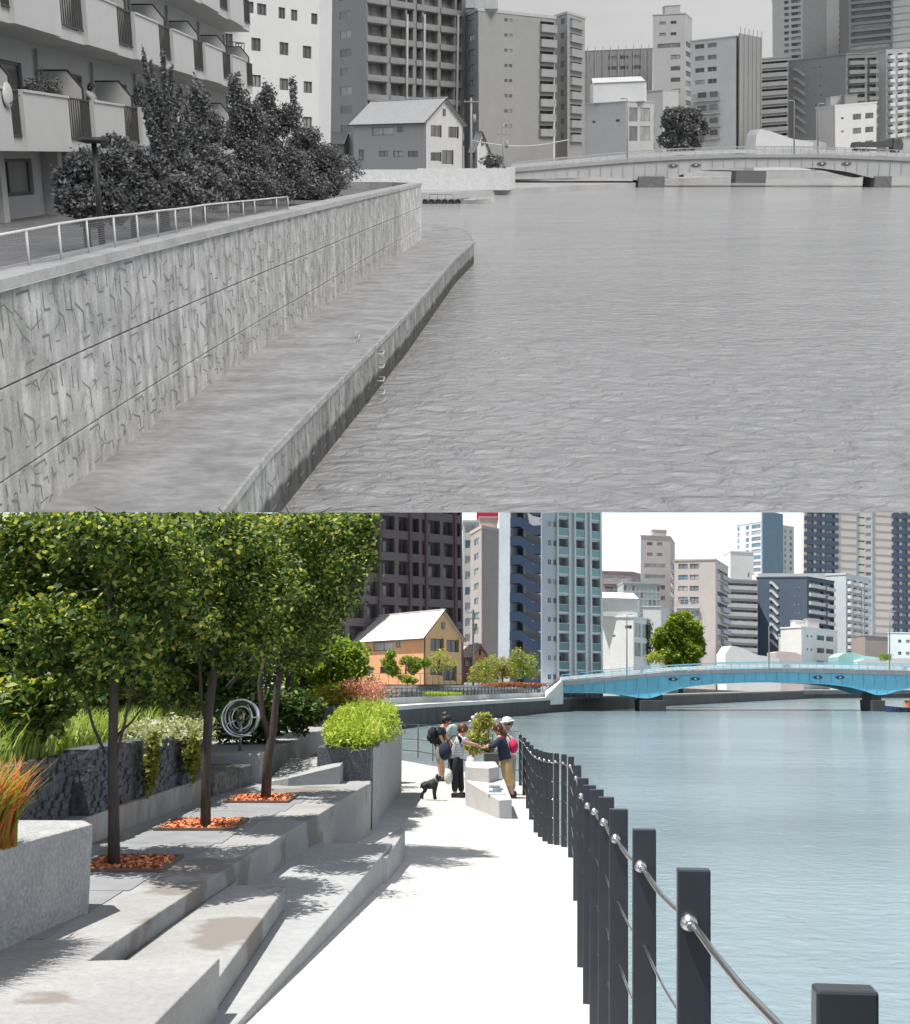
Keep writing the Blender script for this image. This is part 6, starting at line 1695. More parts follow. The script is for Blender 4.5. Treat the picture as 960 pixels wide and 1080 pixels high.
def relief(me, path, loc, z0, courses, period, dark, seed=1, thick=.024):
    S = [0]
    for a, b in zip(path, path[1:]): S.append(S[-1]+math.dist(a, b))
    X = lambda s: (float(np.interp(s, S, [p[0] for p in path])), float(np.interp(s, S, [p[1] for p in path])))
    RR = random.Random(seed); mb = MB(); mb.m = dark
    M = [[(.16, .93), (.34, .94), (.36, .80)], [(.10, .62), (.24, .47), (.245, .20)], [(.30, .55), (.36, .56), (.365, .42)], [(.02, .80), (.03, .52)], [(.20, .13), (.33, .15)],
         [(.56, .88), (.57, .66), (.66, .65)], [(.50, .36), (.60, .36), (.61, .16)], [(.74, .95), (.75, .70)], [(.80, .58), (.88, .50), (.89, .30)], [(.93, .90), (.935, .60)], [(.70, .25), (.78, .24)], [(.44, .70), (.45, .46)]]
    n = int(S[-1]/period)
    for k in range(n):
        for (c0, c1) in courses:
            for ln in M:
                if RR.random() < .18: continue
                for p, q in zip(ln, ln[1:]):
                    j = lambda: (RR.random()-.5)*.008
                    s0, s1 = (k+p[0]+j())*period, (k+q[0]+j())*period; v0, v1 = c0+(c1-c0)*p[1], c0+(c1-c0)*q[1]
                    a, b = X(s0), X(s1); t = thick*(.6+.8*RR.random())
                    d = Vector((b[0]-a[0], b[1]-a[1], v1-v0)); 
                    if d.length < .01: continue
                    d.normalize(); a2, b2 = X(s0-.05), X(s1+.05); tt = Vector((b2[0]-a2[0], b2[1]-a2[1], 0)).normalized(); nn = Vector((tt.y, -tt.x, 0)); w = nn.cross(d).normalized()*t/2
                    o = nn*.004; A0 = Vector((a[0], a[1], z0+v0))+o; B0 = Vector((b[0], b[1], z0+v1))+o
                    q4 = [A0-w, B0-w, B0+w, A0+w]
                    if (q4[1]-q4[0]).cross(q4[2]-q4[0]).dot(nn) < 0: q4 = q4[::-1]
                    mb.face(q4)
    bm = bmesh.new(); bm.from_mesh(me); t = mb.mesh('t', [], loc); bm.from_mesh(t); bm.to_mesh(me); bm.free()
GGR = g('recess_shade', .22, rough=.95)  # dark strokes laid on the face, painted shade of grooves
me.materials.append(GGR)
relief(me, main, loc, ZP, [(0, .60), (.64, 1.60), (1.64, 2.66)], 1.9, 2)
o = add_obj(B, 'wall_face', me, wroot, loc); cut(o, False); o.location = loc-wroot.location
bright = densify([main[-1], end])
me, loc = uvwall(B, 'end_panel', bright, ZP, ZW-.12, [wallmat('grey_lit_cast_wall', .60), GJ], joints=(ZP+.62, ZP+1.62))  # lighter copy of the wall colour paints stronger light on the turned face
me.materials.append(GGR); relief(me, bright, loc, ZP, [(0, .60), (.64, 1.60), (1.64, 2.66)], 1.9, 2, 3)
o = add_obj(B, 'end_panel', me, wroot, loc-wroot.location)
tail_ = [end, (end[0]-.35, end[1]+1.6), (end[0]-1.2, end[1]+2.7), (end[0]-2.6, end[1]+3.4), (end[0]-4.5, end[1]+3.8), (end[0]-9, end[1]+4)]
full = main + bright[1:] + densify(tail_)[1:]
def offset(p, d):
    out = []
    for i in range(len(p)):
        a, b = p[max(i-1, 0)], p[min(i+1, len(p)-1)]; t = Vector((b[0]-a[0], b[1]-a[1])).normalized(); out.append((p[i][0]-t.y*d, p[i][1]+t.x*d))
    return out
inner = offset(full, TH)
outer = offset(full, -.03)
mb = MB()                                             # coping slab and back face
for (a, b), (c, d) in zip(zip(outer, outer[1:]), zip(inner, inner[1:])):
    mb.face([(a[0], a[1], ZW), (b[0], b[1], ZW), (d[0], d[1], ZW), (c[0], c[1], ZW)])
    mb.face([(a[0], a[1], ZW-.12), (b[0], b[1], ZW-.12), (b[0], b[1], ZW), (a[0], a[1], ZW)])
    mb.face([(a[0], a[1], ZW-.12), (a[0]*.99, a[1], ZW-.12), (b[0]*.99, b[1], ZW-.12), (b[0], b[1], ZW-.12)][::-1])
    mb.face([(d[0], d[1], ZW), (d[0], d[1], ZP-1), (c[0], c[1], ZP-1), (c[0], c[1], ZW)])
me = mb.mesh('coping', GCON, fp[1]); o = add_obj(B, 'coping', me, wroot, tuple(fp[1])); cut(o, False); o.location = Vector(fp[1])-wroot.location
nm = len(main)+len(bright)-2
mb = MB()
for a, b in zip(full[nm:], full[nm+1:]): mb.face([(a[0], a[1], WZB-1), (b[0], b[1], WZB-1), (b[0], b[1], ZW-.12), (a[0], a[1], ZW-.12)])
mb.build(B, 'return_face', GCON, wroot)

# lower promenade
op = [B.z(px, py, ZP) for px, py in [(150, 620), (232, 540), (280, 479), (343, 415.5), (392, 367), (431, 327.5), (480, 271.5), (500, 254.5)]]
op[0] = op[1]+(op[1]-op[2]).normalized()*5
opath = [(p.x, p.y) for p in op]
e1 = B.z(492, 243, ZP); e2 = B.z(446, 236, ZP)
omain = densify(opath, .8)
PRm = g('path_concrete', .31, rough=.9, var=.34, scale=1.1, bump=.4, bscale=25, stretch=(.75, 1.1, 1), var2=.14, scale2=6)
mb = MB(); poly = main[:] + [end, (e2.x, e2.y), (e1.x, e1.y)] + omain[::-1]
from mathutils.geometry import tessellate_polygon
vs = [Vector((x, y, ZP)) for x, y in poly]
for t in tessellate_polygon([vs]): mb.face([vs[i] for i in (t if (vs[t[1]]-vs[t[0]]).cross(vs[t[2]]-vs[t[0]]).z > 0 else t[::-1])])
o = mb.build(B, 'promenade', PRm, kind='structure'); cut(o, False)
qroot = empty(B, 'embankment_wall', (opath[2][0], opath[2][1], WZB), 'low embankment face of the grey path, dark with weed above the water', 'wall')
GWET = wallmat('grey_tidal_wall', .32, wet=True)
me, loc = uvwall(B, 'wall_face', omain, WZB-.5, ZP-.1, [GWET], joints=())
me.materials.append(GGR); relief(me, omain, loc, WZB, [(.05, 1.05)], 1.9, 1, 4)
o = add_obj(B, 'wall_face', me, qroot, loc); cut(o, False); o.location = loc-qroot.location
tip = [(opath[-1][0], opath[-1][1]), (e1.x, e1.y), (e2.x, e2.y)]
me, loc = uvwall(B, 'end_face', densify(tip, .8), WZB-.5, ZP-.1, [GWET], joints=()); add_obj(B, 'end_face', me, qroot, loc-qroot.location)
mb = MB(); oo = offset(omain+tip[1:], -.05); ii = omain+tip[1:]
for (a, b), (c, d) in zip(zip(oo, oo[1:]), zip(ii, ii[1:])):
    mb.face([(a[0], a[1], ZP-.1), (b[0], b[1], ZP-.1), (b[0], b[1], ZP+.012), (a[0], a[1], ZP+.012)]); mb.face([(a[0], a[1], ZP+.012), (b[0], b[1], ZP+.012), (d[0], d[1], ZP+.012), (c[0], c[1], ZP+.012)])
    mb.face([(c[0], c[1], ZP-.1), (d[0], d[1], ZP-.1), (b[0], b[1], ZP-.1), (a[0], a[1], ZP-.1)])
me = mb.mesh('edge_slab', g('edge', .36, rough=.9, var=.25, scale=2, var2=.2, scale2=8), op[1]); o = add_obj(B, 'edge_slab', me, qroot, tuple(op[1])); cut(o, False); o.location = Vector(op[1])-qroot.location
# ladder rungs
lx = B.d(397, 370, B.z(392, 367, ZP).y+.1)
lr = empty(B, 'ladder', (lx.x, lx.y, WZB), 'small iron rung ladder down the embankment face to the water', 'ladder')
for i in range(4):
    c = Vector((lx.x+.02, lx.y, ZP-.12-i*.30)); mb = MB()
    mb.tube([c+Vector((0, -.22, 0)), c+Vector((.14, -.22, 0)), c+Vector((.14, .22, 0)), c+Vector((0, .22, 0))], .018, 6); mb.build(B, 'rung', g('pale_iron', .5 if i < 3 else .06, rough=.6), lr)
mb = MB()
for k, (px, py) in enumerate([(376, 357), (379, 360)]): c = B.z(px, py, ZP); mb.tube([c+Vector((0, -.1, 0)), c+Vector((0, -.1, .14)), c+Vector((0, .1, .14)), c+Vector((0, .1, 0))], .018, 6)
mb.build(B, 'grab_handle', g('pale_iron', .5), lr)

# water, ground
W12 = watermat('grey_river_water', (.42, .415, .405), 2.3, 1.0, .13, xs=.8, spec=.5, var=.06, dist=.36)
mb = MB(); mb.face([(-14, 10, WZB), (14, 10, WZB), (175, 350, WZB), (-150, 350, WZB), (-40, 60, WZB)]); o = mb.build(B, 'water', W12, kind='structure'); cut(o, False)
mb = MB(); ip = [p for p in inner]
poly = [(p[0]+.02, p[1]) for p in ip if p[1] < end[1]+3.2] + [(-60, end[1]+3.5), (-60, 9)]
vs = [Vector((x, y, ZW-.35)) for x, y in poly]
for t in tessellate_polygon([vs]): mb.face([vs[i] for i in (t if (vs[t[1]]-vs[t[0]]).cross(vs[t[2]]-vs[t[0]]).z > 0 else t[::-1])])
o = mb.build(B, 'ground', g('dry_ground', .16, rough=.95, var=.3, scale=1.5), kind='structure'); cut(o, False)
shb = [B.z(447, 210, WZB), B.z(592, 202, WZB), B.z(672, 197.5, WZB), B.z(735, 191, WZB), B.z(860, 186.3, WZB), B.z(960, 185.3, WZB)]
shb = [(-66, 118)] + [(p.x, p.y) for p in shb] + [(170, 320)]
LB = -4.4
mb = MB(); mb.prism([(x, y) for x, y in shb] + [(330, 690), (-300, 690)], -5.6, LB); mb.build(B, 'land', g('quay_ground', .42, rough=.9, var=.15, scale=.2), kind='structure')
mb = MB(); lw = [B.d(352, 179, 160), B.d(440, 178.5, 161), B.d(538, 176.5, 163)]
for a, b in zip(lw, lw[1:]): mb.prism([(a.x, a.y), (b.x, b.y), (b.x, b.y+.5), (a.x, a.y+.5)], LB-.1, (a.z+b.z)/2)
a, b = lw[-1], (lw[-1].x+1.2, lw[-1].y+9); mb.prism([(a.x, a.y), b, (b[0]-.5, b[1]), (a.x-.5, a.y+.5)], LB-.1, a.z)
mb.build(B, 'block_wall', g('white_block', .62, rough=.85, var=.07, scale=1, var2=.08, scale2=4), label='long white block wall in front of the grey gabled house', cat='wall')
mb = MB()
for (a, b) in (((690, 182), (775, 181)), ((775, 181), (860, 181.5)), ((860, 181.5), (990, 181.5))):
    p, q = B.d(*a, 262+(a[0]-690)*.2), B.d(*b, 262+(b[0]-690)*.2); mb.prism([(p.x, p.y), (q.x, q.y), (q.x, q.y+.6), (p.x, p.y+.6)], -6.2, p.z)
mb.build(B, 'flood_wall', g('far_wall', .42, rough=.9, var=.15, scale=.3), label='pale flood wall along the far bend seen beneath the grey bridge', cat='wall')
mb = MB(); p, q = B.d(776, 190, 240), B.d(808, 190, 240); mb.box(p.x, q.x, 240, 244, -6, B.zz(180, 240)); mb.build(B, 'old_pier', g('dark_pier', .15, rough=.9), label='dark old pier standing mid river under the grey bridge arch', cat='pier')

# mesh fence on the wall
fr_ = empty(B, 'mesh_fence', (inner[5][0]+.1, inner[5][1], ZW), 'low white framed mesh fence along the top of the flood wall', 'fence')
FW = g('white_paint', .62, rough=.5); WIRE = g('wire', .22, rough=.6)
fpx = [(-20, 290, 252), (31, 280, 242.5), (65, 274.5, 236), (94, 267, 231.5), (122, 261, 228), (146, 255.5, 225.5), (167, 250, 222.5), (186, 246, 220.5), (202, 241, 218.5), (217, 237.5, 216), (241, 232.5, 213.5), (257, 229, 212), (269, 226.5, 211), (292, 222.5, 208.5), (304, 220.5, 207.5)]
fpt = []
for px, yb, yt in fpx:
    p = B.z(px, yb, ZW); fpt.append((p, B.zz(yt, p.y)-ZW))
for p, h in fpt:
    mb = MB(); mb.tube([p, p+Vector((0, 0, h))], .017, 6); mb.build(B, 'post', FW, fr_)
mb = MB(); mb.tube([p+Vector((0, 0, h)) for p, h in fpt], .018, 6); mb.build(B, 'rail', FW, fr_)
mb = MB()
for (p, h), (q, k) in zip(fpt, fpt[1:]):
    for t in np.linspace(.06, .94, 14): mb.tube([p+Vector((0, 0, h*t)), q+Vector((0, 0, k*t))], .0036, 3, cap=False)
    n = 26
    for i in range(1, n): 
        a = p.lerp(q, i/n); hh = h+(k-h)*i/n; mb.tube([a+Vector((0, 0, hh*.06)), a+Vector((0, 0, hh*.94))], .0028, 3, cap=False)
mb.build(B, 'wire_mesh', WIRE, fr_)

# ---- shrubs behind the wall
GL1 = leafmat('grey_leaves', [(.09, .09, .088), (.15, .15, .147), (.30, .298, .295), (.12, .12, .118)], .2)
GL2 = leafmat('grey_dark_leaves', [(.06, .06, .059), (.11, .109, .107), (.24, .238, .235)], .2)
def shrubB(label, base, cl, n, size, lm, group='shrubs behind the flood wall', path=None):
    bx = base[0]; cl = cl + [(bx-14, 212-(bx-90)*.06, base[2]-.3, 17), (bx+6, 216-(bx-90)*.075, base[2]-.5, 15), (bx+20, 205-(bx-90)*.06, base[2]+.3, 17), (bx+16, 180-(bx-90)*.05, base[2]+.4, 18)]; n = int(n*2.6); size *= .68
    b = B.d(*base); b = Vector((b.x, b.y, ZW-.35))
    return tree(B, 'leafy_shrub', label, 'shrub', tuple(b), path or [tuple(b), (b.x, b.y, b.z+1.0)], [.07, .05] if not path else [.09, .07, .06, .05][:len(path)], px_clumps(B, cl), n, size, lm, GBARK, group, shell=.25, aspect=.55)
specs = [
    ('broad glossy dark shrub at the left, beside the apartment ground floor', (90, 225, 21), [(78, 190, 21, 20), (95, 175, 21, 22), (80, 212, 20.6, 18), (105, 205, 20.8, 20), (118, 172, 21.3, 20), (95, 225, 20.5, 18), (120, 222, 20.8, 18), (70, 203, 21, 12)], 9000, .115, GL2),
    ('rounded dark shrub second from the left behind the mesh fence', (140, 220, 24), [(135, 170, 24, 22), (140, 195, 23.8, 22), (150, 215, 23.6, 18), (125, 190, 24, 16), (120, 155, 24.4, 15)], 7000, .115, GL2),
    ('bushy shrub below the spiky tree', (175, 215, 27), [(165, 185, 27, 20), (178, 165, 27.4, 20), (185, 200, 26.6, 20), (170, 210, 26.4, 14)], 6500, .12, GL1),
    ('tall upright shrub third from the right end', (215, 215, 31), [(210, 110, 31, 12, 1.8), (205, 140, 31, 18), (215, 165, 31, 20), (218, 190, 30.5, 20), (225, 135, 31.5, 12, 1.5), (222, 210, 30, 12)], 8000, .125, GL1),
    ('tall feathery shrub second from the right end', (255, 210, 36), [(248, 95, 36, 8, 2.2), (255, 120, 36, 14, 1.5), (245, 145, 36, 16), (262, 160, 36, 18), (250, 185, 35.5, 18), (270, 130, 36, 12, 1.4), (268, 190, 35.5, 14)], 8500, .13, GL1),
    ('pointed shrub with the highest thin shoots in the middle right', (290, 206, 41), [(283, 105, 41, 9, 1.8), (290, 130, 41, 14, 1.3), (283, 155, 41, 16), (298, 170, 41, 18), (288, 190, 40.5, 16), (309, 95, 41, 4, 3.5), (308, 125, 41, 11, 1.5), (275, 115, 41, 9, 1.6)], 9000, .14, GL1),
    ('rounded shrub ending the row beside the white building', (330, 203, 47), [(325, 145, 47, 14), (335, 165, 47, 15), (320, 180, 46.5, 16), (342, 185, 47, 12), (352, 188, 48, 7), (315, 150, 47, 12), (330, 198, 46, 12)], 8500, .15, GL1)]
for s in specs: shrubB(*s)
# the spiky young tree
tb = B.d(172, 225, 25); tb.z = ZW-.35
troot = empty(B, 'spiky_tree', tb, 'young tree with bundled upright branches rising above the shrubs', 'tree')
mb = MB(); top = B.d(172, 170, 25); mb.tube([tb, top], [.10, .08], 8); mb.build(B, 'trunk', GBARK, troot)
Cs = []
for i, (tx, ty) in enumerate([(152, 62), (160, 72), (172, 60), (181, 78), (190, 95), (165, 95), (148, 92), (198, 118), (204, 132), (157, 118)]):
    e = B.d(tx, ty, 25+.5*math.sin(i*2)); m_ = top.lerp(e, .45)+Vector((.06*math.sin(i), 0, -.05)); mb = MB(); mb.tube([top, m_, e], [.035, .022, .006], 6); mb.build(B, 'branch', GBARK, troot)
    for t in np.linspace(.12, 1, 16):
        q = top.lerp(m_, t*2) if t < .5 else m_.lerp(e, t*2-1)
        Cs.append(blob(tuple(q), (.15*(1.3-t), .15*(1.3-t), .2), 110, .1))
add_obj(B, 'crown', leaf_mesh('crown', np.concatenate(Cs)-np.array(tb), .085, GL1, up=0, aspect=.4), troot)
# dark path lamp before the shrubs
lt = B.d(99, 150, 19); lroot = empty(B, 'path_lamp', (lt.x, 19, ZW-.35), 'dark flat headed path lamp in front of the left shrub', 'lamp')
mb = MB(); mb.tube([(lt.x, 19, ZW-.35), (lt.x, 19, lt.z)], [.05, .045], 8); mb.build(B, 'pole', g('lamp_black', .025, rough=.5), lroot)
mb = MB(); mb.tube([(lt.x, 19, lt.z-.02), (lt.x, 19, lt.z+.02), (lt.x, 19, lt.z+.08)], [.12, .26, .22], 16); mb.build(B, 'lamp_head', g('lamp_black', .025, rough=.5), lroot)

# ---- apartment building with balconies at the left
GA = g('apartment_wall', .44, rough=.85, var=.05, scale=.6); GAL = g('apartment_parapet', .52, rough=.8, var=.06, scale=.8); GDK = g('dark_rail', .06, rough=.5)
GGL = glass('grey_dark_glass', (.13, .13, .127), .15); GGM = glass('grey_mid_glass', (.12, .118, .116), .2)  # dark glass raised too, haze put into its tone
GFR = g('window_frame', .40, rough=.5); GFD = g('window_frame_dark', .10, rough=.5)
ap = Bld(B, 'grey apartment building with long balconies and railings at the upper left', L=(-80, 27), C=(244, 62), top=-45, wall=GA, win=GGL, frame=GFD, z0=-2.2, thick=12, roll=False)
f = ap.front
FL = [.45, 3.42, 6.4]
DY = 5.45
bay_u = []
y_of = lambda y: (y-f.P.y)/(f.Q.y-f.P.y)*f.W
bounds = [23.9, 29.4, 34.9, 39.9, 44.9, 50.3, 56.0, 61.6]
for zi, z in enumerate(FL):
    for i, (a, b) in enumerate(zip(bounds, bounds[1:])):
        u0, u1 = y_of(a), y_of(b)
        if u0 < .2: u0 = .3
        u1 = min(u1, f.W-.02); w = u1-u0
        zr = z-ap.z0
        f.window(u0+w*.28, u0+w*.75, zr+.05, zr+2.05, .12)
        def bal(mb, w=w):
            mb.m = 0; mb.box(0, w, -1.35, 0, -.32, 0)
            mb.box(0, w*.60, -1.50, -1.35, -.32, 1.08); mb.box(-.0, w*.60, -1.54, -1.31, 1.08, 1.14)
            mb.m = 1
            k = 11
            for j in range(k+1):
                x = w*.60+(w*.38)*j/k; mb.box(x-.012, x+.012, -1.40, -1.37, .02, 1.1)
            mb.box(w*.60, w*.99, -1.41, -1.36, 1.08, 1.13); mb.box(w*.60, w*.99, -1.41, -1.36, .02, .07)
            mb.box(w*.86, w*.99, -1.38, -1.36, .07, 1.08)
        f.item('balcony', ('b', round(w, 2)), bal, [GAL, GDK], u0, zr)
        def part(mb):
            mb.m = 0
            q = [(-.0, .05), (-1.25, .05), (-1.25, 1.45), (-.85, 1.95), (0, 1.95)]
            for x in (-.02, .02): mb.face([(x, y, z_) for y, z_ in (q if x > 0 else q[::-1])])
            mb.m = 1
            for (y0, z0_), (y1, z1_) in zip(q[1:], q[2:]+q[:1]): mb.bar((0, y0, z0_), (0, y1, z1_), .05, .05)
        f.item('partition', ('p',), part, [GAL, GDK], u1-.12, zr)
        mb_ = None
        def pipe(mb): mb.tube([(0, -.08, 0), (0, -.08, 2.5)], .045, 6)
        f.item('drainpipe', ('d',), pipe, [GA], u1-.35, zr+.02)
f.window(y_of(30.5), y_of(33.6), 1.15, 2.15, .15, mats=[GFD, GGL, GFD])
for y in (30.0, 34.3, 36.2, 41): 
    mb = MB(); p = f.pt(y_of(y), 0, .01); q = f.pt(y_of(y)+.35, 0, .01); mb.prism([tuple(p[:2]), tuple(q[:2]), tuple((q+f.nrm*.5)[:2]), tuple((p+f.nrm*.5)[:2])], ap.z0, FL[0]-.33); mb.build(B, 'column', GA, ap.root)
ap.done(.3)
# satellite dish, balcony plants and the person on the balcony
def on_bal(px, py, out=1.45):
    P_ = f.P+f.nrm*out; r = B.ray(px, py)
    d_ = f.dir; den = r.x*d_.y-r.y*d_.x; t = (P_.x*d_.y-P_.y*d_.x)/den; return r*t
c = on_bal(8, 100, 1.55); dr = empty(B, 'satellite_dish', c, 'pale round satellite dish on the first balcony rail at the left edge', 'satellite dish')
mb = MB(); mb.ball(c, (.06, .30, .30), 16, 6); mb.build(B, 'dish', g('dish', .55, rough=.5), dr); mb = MB(); mb.tube([c+Vector((.05, 0, -.2)), c+Vector((.3, -.05, 0))], .015, 5); mb.build(B, 'arm', GFD, dr)
for px, py, r, lab in ((36, 98, .28, 'spiky potted plant on the lowest balcony, left one'), (50, 96, .45, 'bushy potted plants on the lowest balcony, right one'), (152, 103, .4, 'dark potted bush on the lowest balcony near the spiky tree')):
    c = on_bal(px, py, 1.0); me = leaf_mesh('potted_plant', blob((0, 0, 0), (r, r, r*1.1), 900, .1), .12, GL1, aspect=.3); add_obj(B, 'potted_plant', me, None, tuple(c)); tag(B.roots[-1], lab, 'plant')
c = on_bal(95, 104, .95); z = FL[0]
gq = lambda x, y, h: Vector((c.x+x, c.y+y, z+h))
Jb = dict(pel=gq(0, 0, .9), waist=gq(0, 0, 1.02), chest=gq(.02, 0, 1.25), neck=gq(.04, 0, 1.42), head=gq(.08, 0, 1.54), shl=gq(.02, .17, 1.38), ell=gq(.12, .24, 1.18), hal=gq(.32, .15, 1.16),
    shr=gq(.02, -.17, 1.38), elr=gq(.12, -.24, 1.18), har=gq(.32, -.15, 1.16), hipl=gq(0, .09, .85), knl=gq(0, .09, .48), footl=gq(0, .09, 0), hipr=gq(0, -.09, .85), knr=gq(0, -.09, .48), footr=gq(0, -.09, 0))
GPS = g('pale_skin', .30, rough=.6)
person(B, 'dark haired person in a pale top leaning at the lowest balcony railing', Jb, g('pale_cloth', .36, rough=.9), g('dark_cloth', .06, rough=.9), g('dark_hair', .02, rough=.6), g('dark_cloth', .06, rough=.9), s=1.15, face=(1, -.3, 0), skinm=GPS, group=None)

# ---- buildings behind; dark greys lifted, haze put into the colours
GWH = g('white_wall', .66, rough=.85, var=.05, scale=.3)
b = Bld(B, 'tall white building with small square windows behind the shrubs', L=(218, 80), C=(334, 87), R=(347, 90), top=-30, wall=GWH, win=GGM, frame=GFD, z0=-3)
f = b.left; uu = lambda px: (px-218)/(334-218)*f.W
for xs_, y0, y1 in (((255, 268, 290, 303, 325), 13.5, 25), ((234, 262, 291, 316), 49, 62), ((234, 262, 291, 317), 86, 98), ((262, 291, 317), 123, 135)):
    for x in xs_:
        w = 7 if x in (290, 303, 325) and y0 < 20 else 9.5; o_ = (x-290)*.03
        f.window(uu(x), uu(x+w), b.zf(y1+o_), b.zf(y0+o_), .15)
w = uu(247)-uu(233)
for y in (80, 30): f.item('balcony', ('r', round(w, 2)), balcony(w, .9, 1.5, 'rail'), [GWH, GDK], uu(233), b.zf(y))
b.done(.3)
GT = g('tower_tile', .24, rough=.8, var=.05, scale=.3); GTB = g('loggia_back', .18, rough=.9); GPA = g('tower_parapet', .26, rough=.8)
b = Bld(B, 'dark grey apartment tower with loggias behind the gabled house in the upper view', L=(345, 212), C=(387, 200), R=(488, 218), top=-25, wall=GT, win=GGL, frame=GFD, z0=-3, inner=GTB)
f = b.right
for i in range(9):
    zt = b.zf(-38+i*20.6); zb = b.zf(-38+i*20.6+13.5)
    if zb < .3 or zt > f.H: continue
    for u0, u1 in ((.01, .19), (.23, .375), (.39, .45), (.485, .54), (.56, .705), (.74, .885), (.905, .96)):
        f.window(f.W*u0, f.W*u1, zb, zt, 1.2, 'loggia', [GFD, GGL, GTB])
    for u0, u1 in ((0, .20), (.22, .46), (.48, .71), (.73, .97)):
        w = f.W*(u1-u0); f.item('balcony', ('s', round(w, 2)), lambda mb, w=w: mb.box(0, w, -.22, -.02, -.9, .05), [GPA], f.W*u0, zb)
    g_ = b.left; g_.window(g_.W*.36, g_.W*.64, b.zf(-36+i*20.6+11), b.zf(-36+i*20.6+2), .15, mats=[GFR, GGM, GFD])
b.done(.3)
for t in (.375, .55, .905):
    mb = MB(); p = f.pt(f.W*t, 0, .4); mb.tube([(p.x, p.y, b.z0), (p.x, p.y, B.zz(14, p.y))], .22, 8); mb.build(B, 'column', g('pale_column', .36), b.root)
b = Bld(B, 'pale sliver of a building between the two grey towers of the upper view', L=(480, 265), C=(506, 265), top=-10, wall=g('pale_sliver', .42), win=GGM, frame=GFR)
winrows(b, b.front, [(.3, .8)], 8, 14, 11, 6); b.done()
GBR = g('brick_grey', .31, rough=.85, var=.05, scale=.3, var2=.04, scale2=3)
b = Bld(B, 'mid grey slab block with one column of small windows in the upper view', L=(490, 222), C=(505.5, 212), R=(584, 226), top=11, wall=GBR, win=GGL, frame=GFD)
f = b.right; uu = lambda px: (px-505.5)/(584-505.5)*f.W
for i in range(8):
    y = 16+i*16.4; f.window(uu(531), uu(534.2), b.zf(y+3.5), b.zf(y), .1, 'plain'); f.window(uu(535.4), uu(539), b.zf(y+3.5), b.zf(y), .1, 'plain')
    zt = b.zf(14+i*16.6+1); zb = b.zf(14+i*16.6+12)
    f.window(uu(568), uu(583), zb, zt, 1.2, 'loggia', [GFR, GGL, GBR]); w = uu(584)-uu(567.5); f.item('balcony', ('r', round(w, 2)), balcony(w, .6, 1.15, 'solid'), [g('balcony', .34)], uu(567.5), zb)
    l = b.left; l.window(l.W*.35, l.W*.75, b.zf(y+8), b.zf(y+1), .15)
b.done(.5, cap=g('pale_cap', .45)); b.rooftop(.88, .12, 4, 4, 4.5, g('pale_cap', .45))
b = Bld(B, 'narrow slab block with stacked balconies right of the mid grey block in the upper view', L=(586, 238), C=(599, 232), R=(617, 242), top=14, wall=g('slab_light', .33), win=GGL, frame=GFD)
for i in range(9):
    y = 18+i*15.2; b.left.window(b.left.W*.5, b.left.W*.8, b.zf(y+6), b.zf(y)); f = b.right
    f.window(f.W*.15, f.W*.8, b.zf(y+7), b.zf(y), .8, 'loggia', [GFR, GGL, GBR]); w = f.W*.7; f.item('balcony', ('q', round(w, 2)), balcony(w, .6, 1.2, 'solid'), [g('balcony', .34)], f.W*.12, b.zf(y+9))
b.done(.4, cap=g('pale_cap', .45))
b = Bld(B, 'wide low grey block wrapped in dark scaffolding mesh', L=(617, 440), C=(688, 440), top=51, wall=g('mesh_grey', .27, stretch=(1, 1, .2), var=.2), win=GGM, frame=GFD)
for k in range(9):
    mb = MB(); p = b.front.pt(b.front.W*(k+.5)/9, 0, .3); mb.box(p.x-.12, p.x+.12, p.y-.1, p.y+.1, b.z0, b.z1+1.5); mb.build(B, 'scaffold_pole', g('pole_grey', .4), b.root)
winrows(b, b.front, [(.35, .48), (.52, .65), (.7, .85)], 57, 11, 3, 4, mats=[GFR, GGM, GBR])
b.done(.2)
GPL = g('pale_block', .46, rough=.85, var=.05, scale=.3)
b = Bld(B, 'slim pale tower with a roof box left of the upper round tree', L=(690, 405), C=(723, 405), R=(730, 425), top=14, wall=GPL, win=GGL, frame=GFD)
f = b.left
for y in (21, 33):
    for u0, u1 in ((.2, .40), (.55, .73)): f.window(f.W*u0, f.W*u1, b.zf(y+3.2), b.zf(y))
for y in (44.5,): f.window(f.W*.14, f.W*.85, b.zf(y+4.5), b.zf(y))
for y in (57, 69, 81, 93): f.window(f.W*.55, f.W*.85, b.zf(y+4.5), b.zf(y))
winrows(b, b.right, [(.1, .9)], 42, 10.5, 9, 5.5); b.done(.3); b.rooftop(.5, .3, 5, 5, 2.6)
b = Bld(B, 'pale square block with paired windows and a scaffolded end in the upper view', L=(730, 372), C=(777, 365), R=(799, 385), top=38, wall=GPL, win=GGM, frame=GFR)
f = b.left
winrows(b, f, [(.10, .31), (.38, .58)], 42, 12.8, 4, 5)
for y in (93, 107, 121, 134):
    f.window(f.W*.15, f.W*.35, b.zf(y+7), b.zf(y+1)); f.window(f.W*.42, f.W*.6, b.zf(y+7), b.zf(y+1)); w = f.W*.6; f.item('balcony', ('r', round(w, 2)), balcony(w, 1.2, 1.9, 'rail'), [GPL, GFD], f.W*.06, b.zf(y+10))
b.done(.3)
f = b.right; mb = MB(); p, q = f.pt(-.1, 0, .8), f.pt(f.W*1.05, 0, .8)
mb.prism([tuple(p[:2]), tuple(q[:2]), tuple((q+f.nrm*.25)[:2]), tuple((p+f.nrm*.25)[:2])], b.z0, b.z1+.8); mb.build(B, 'scaffold_sheet', g('sheet', .27, var=.15, stretch=(2, 2, .1)), b.root)
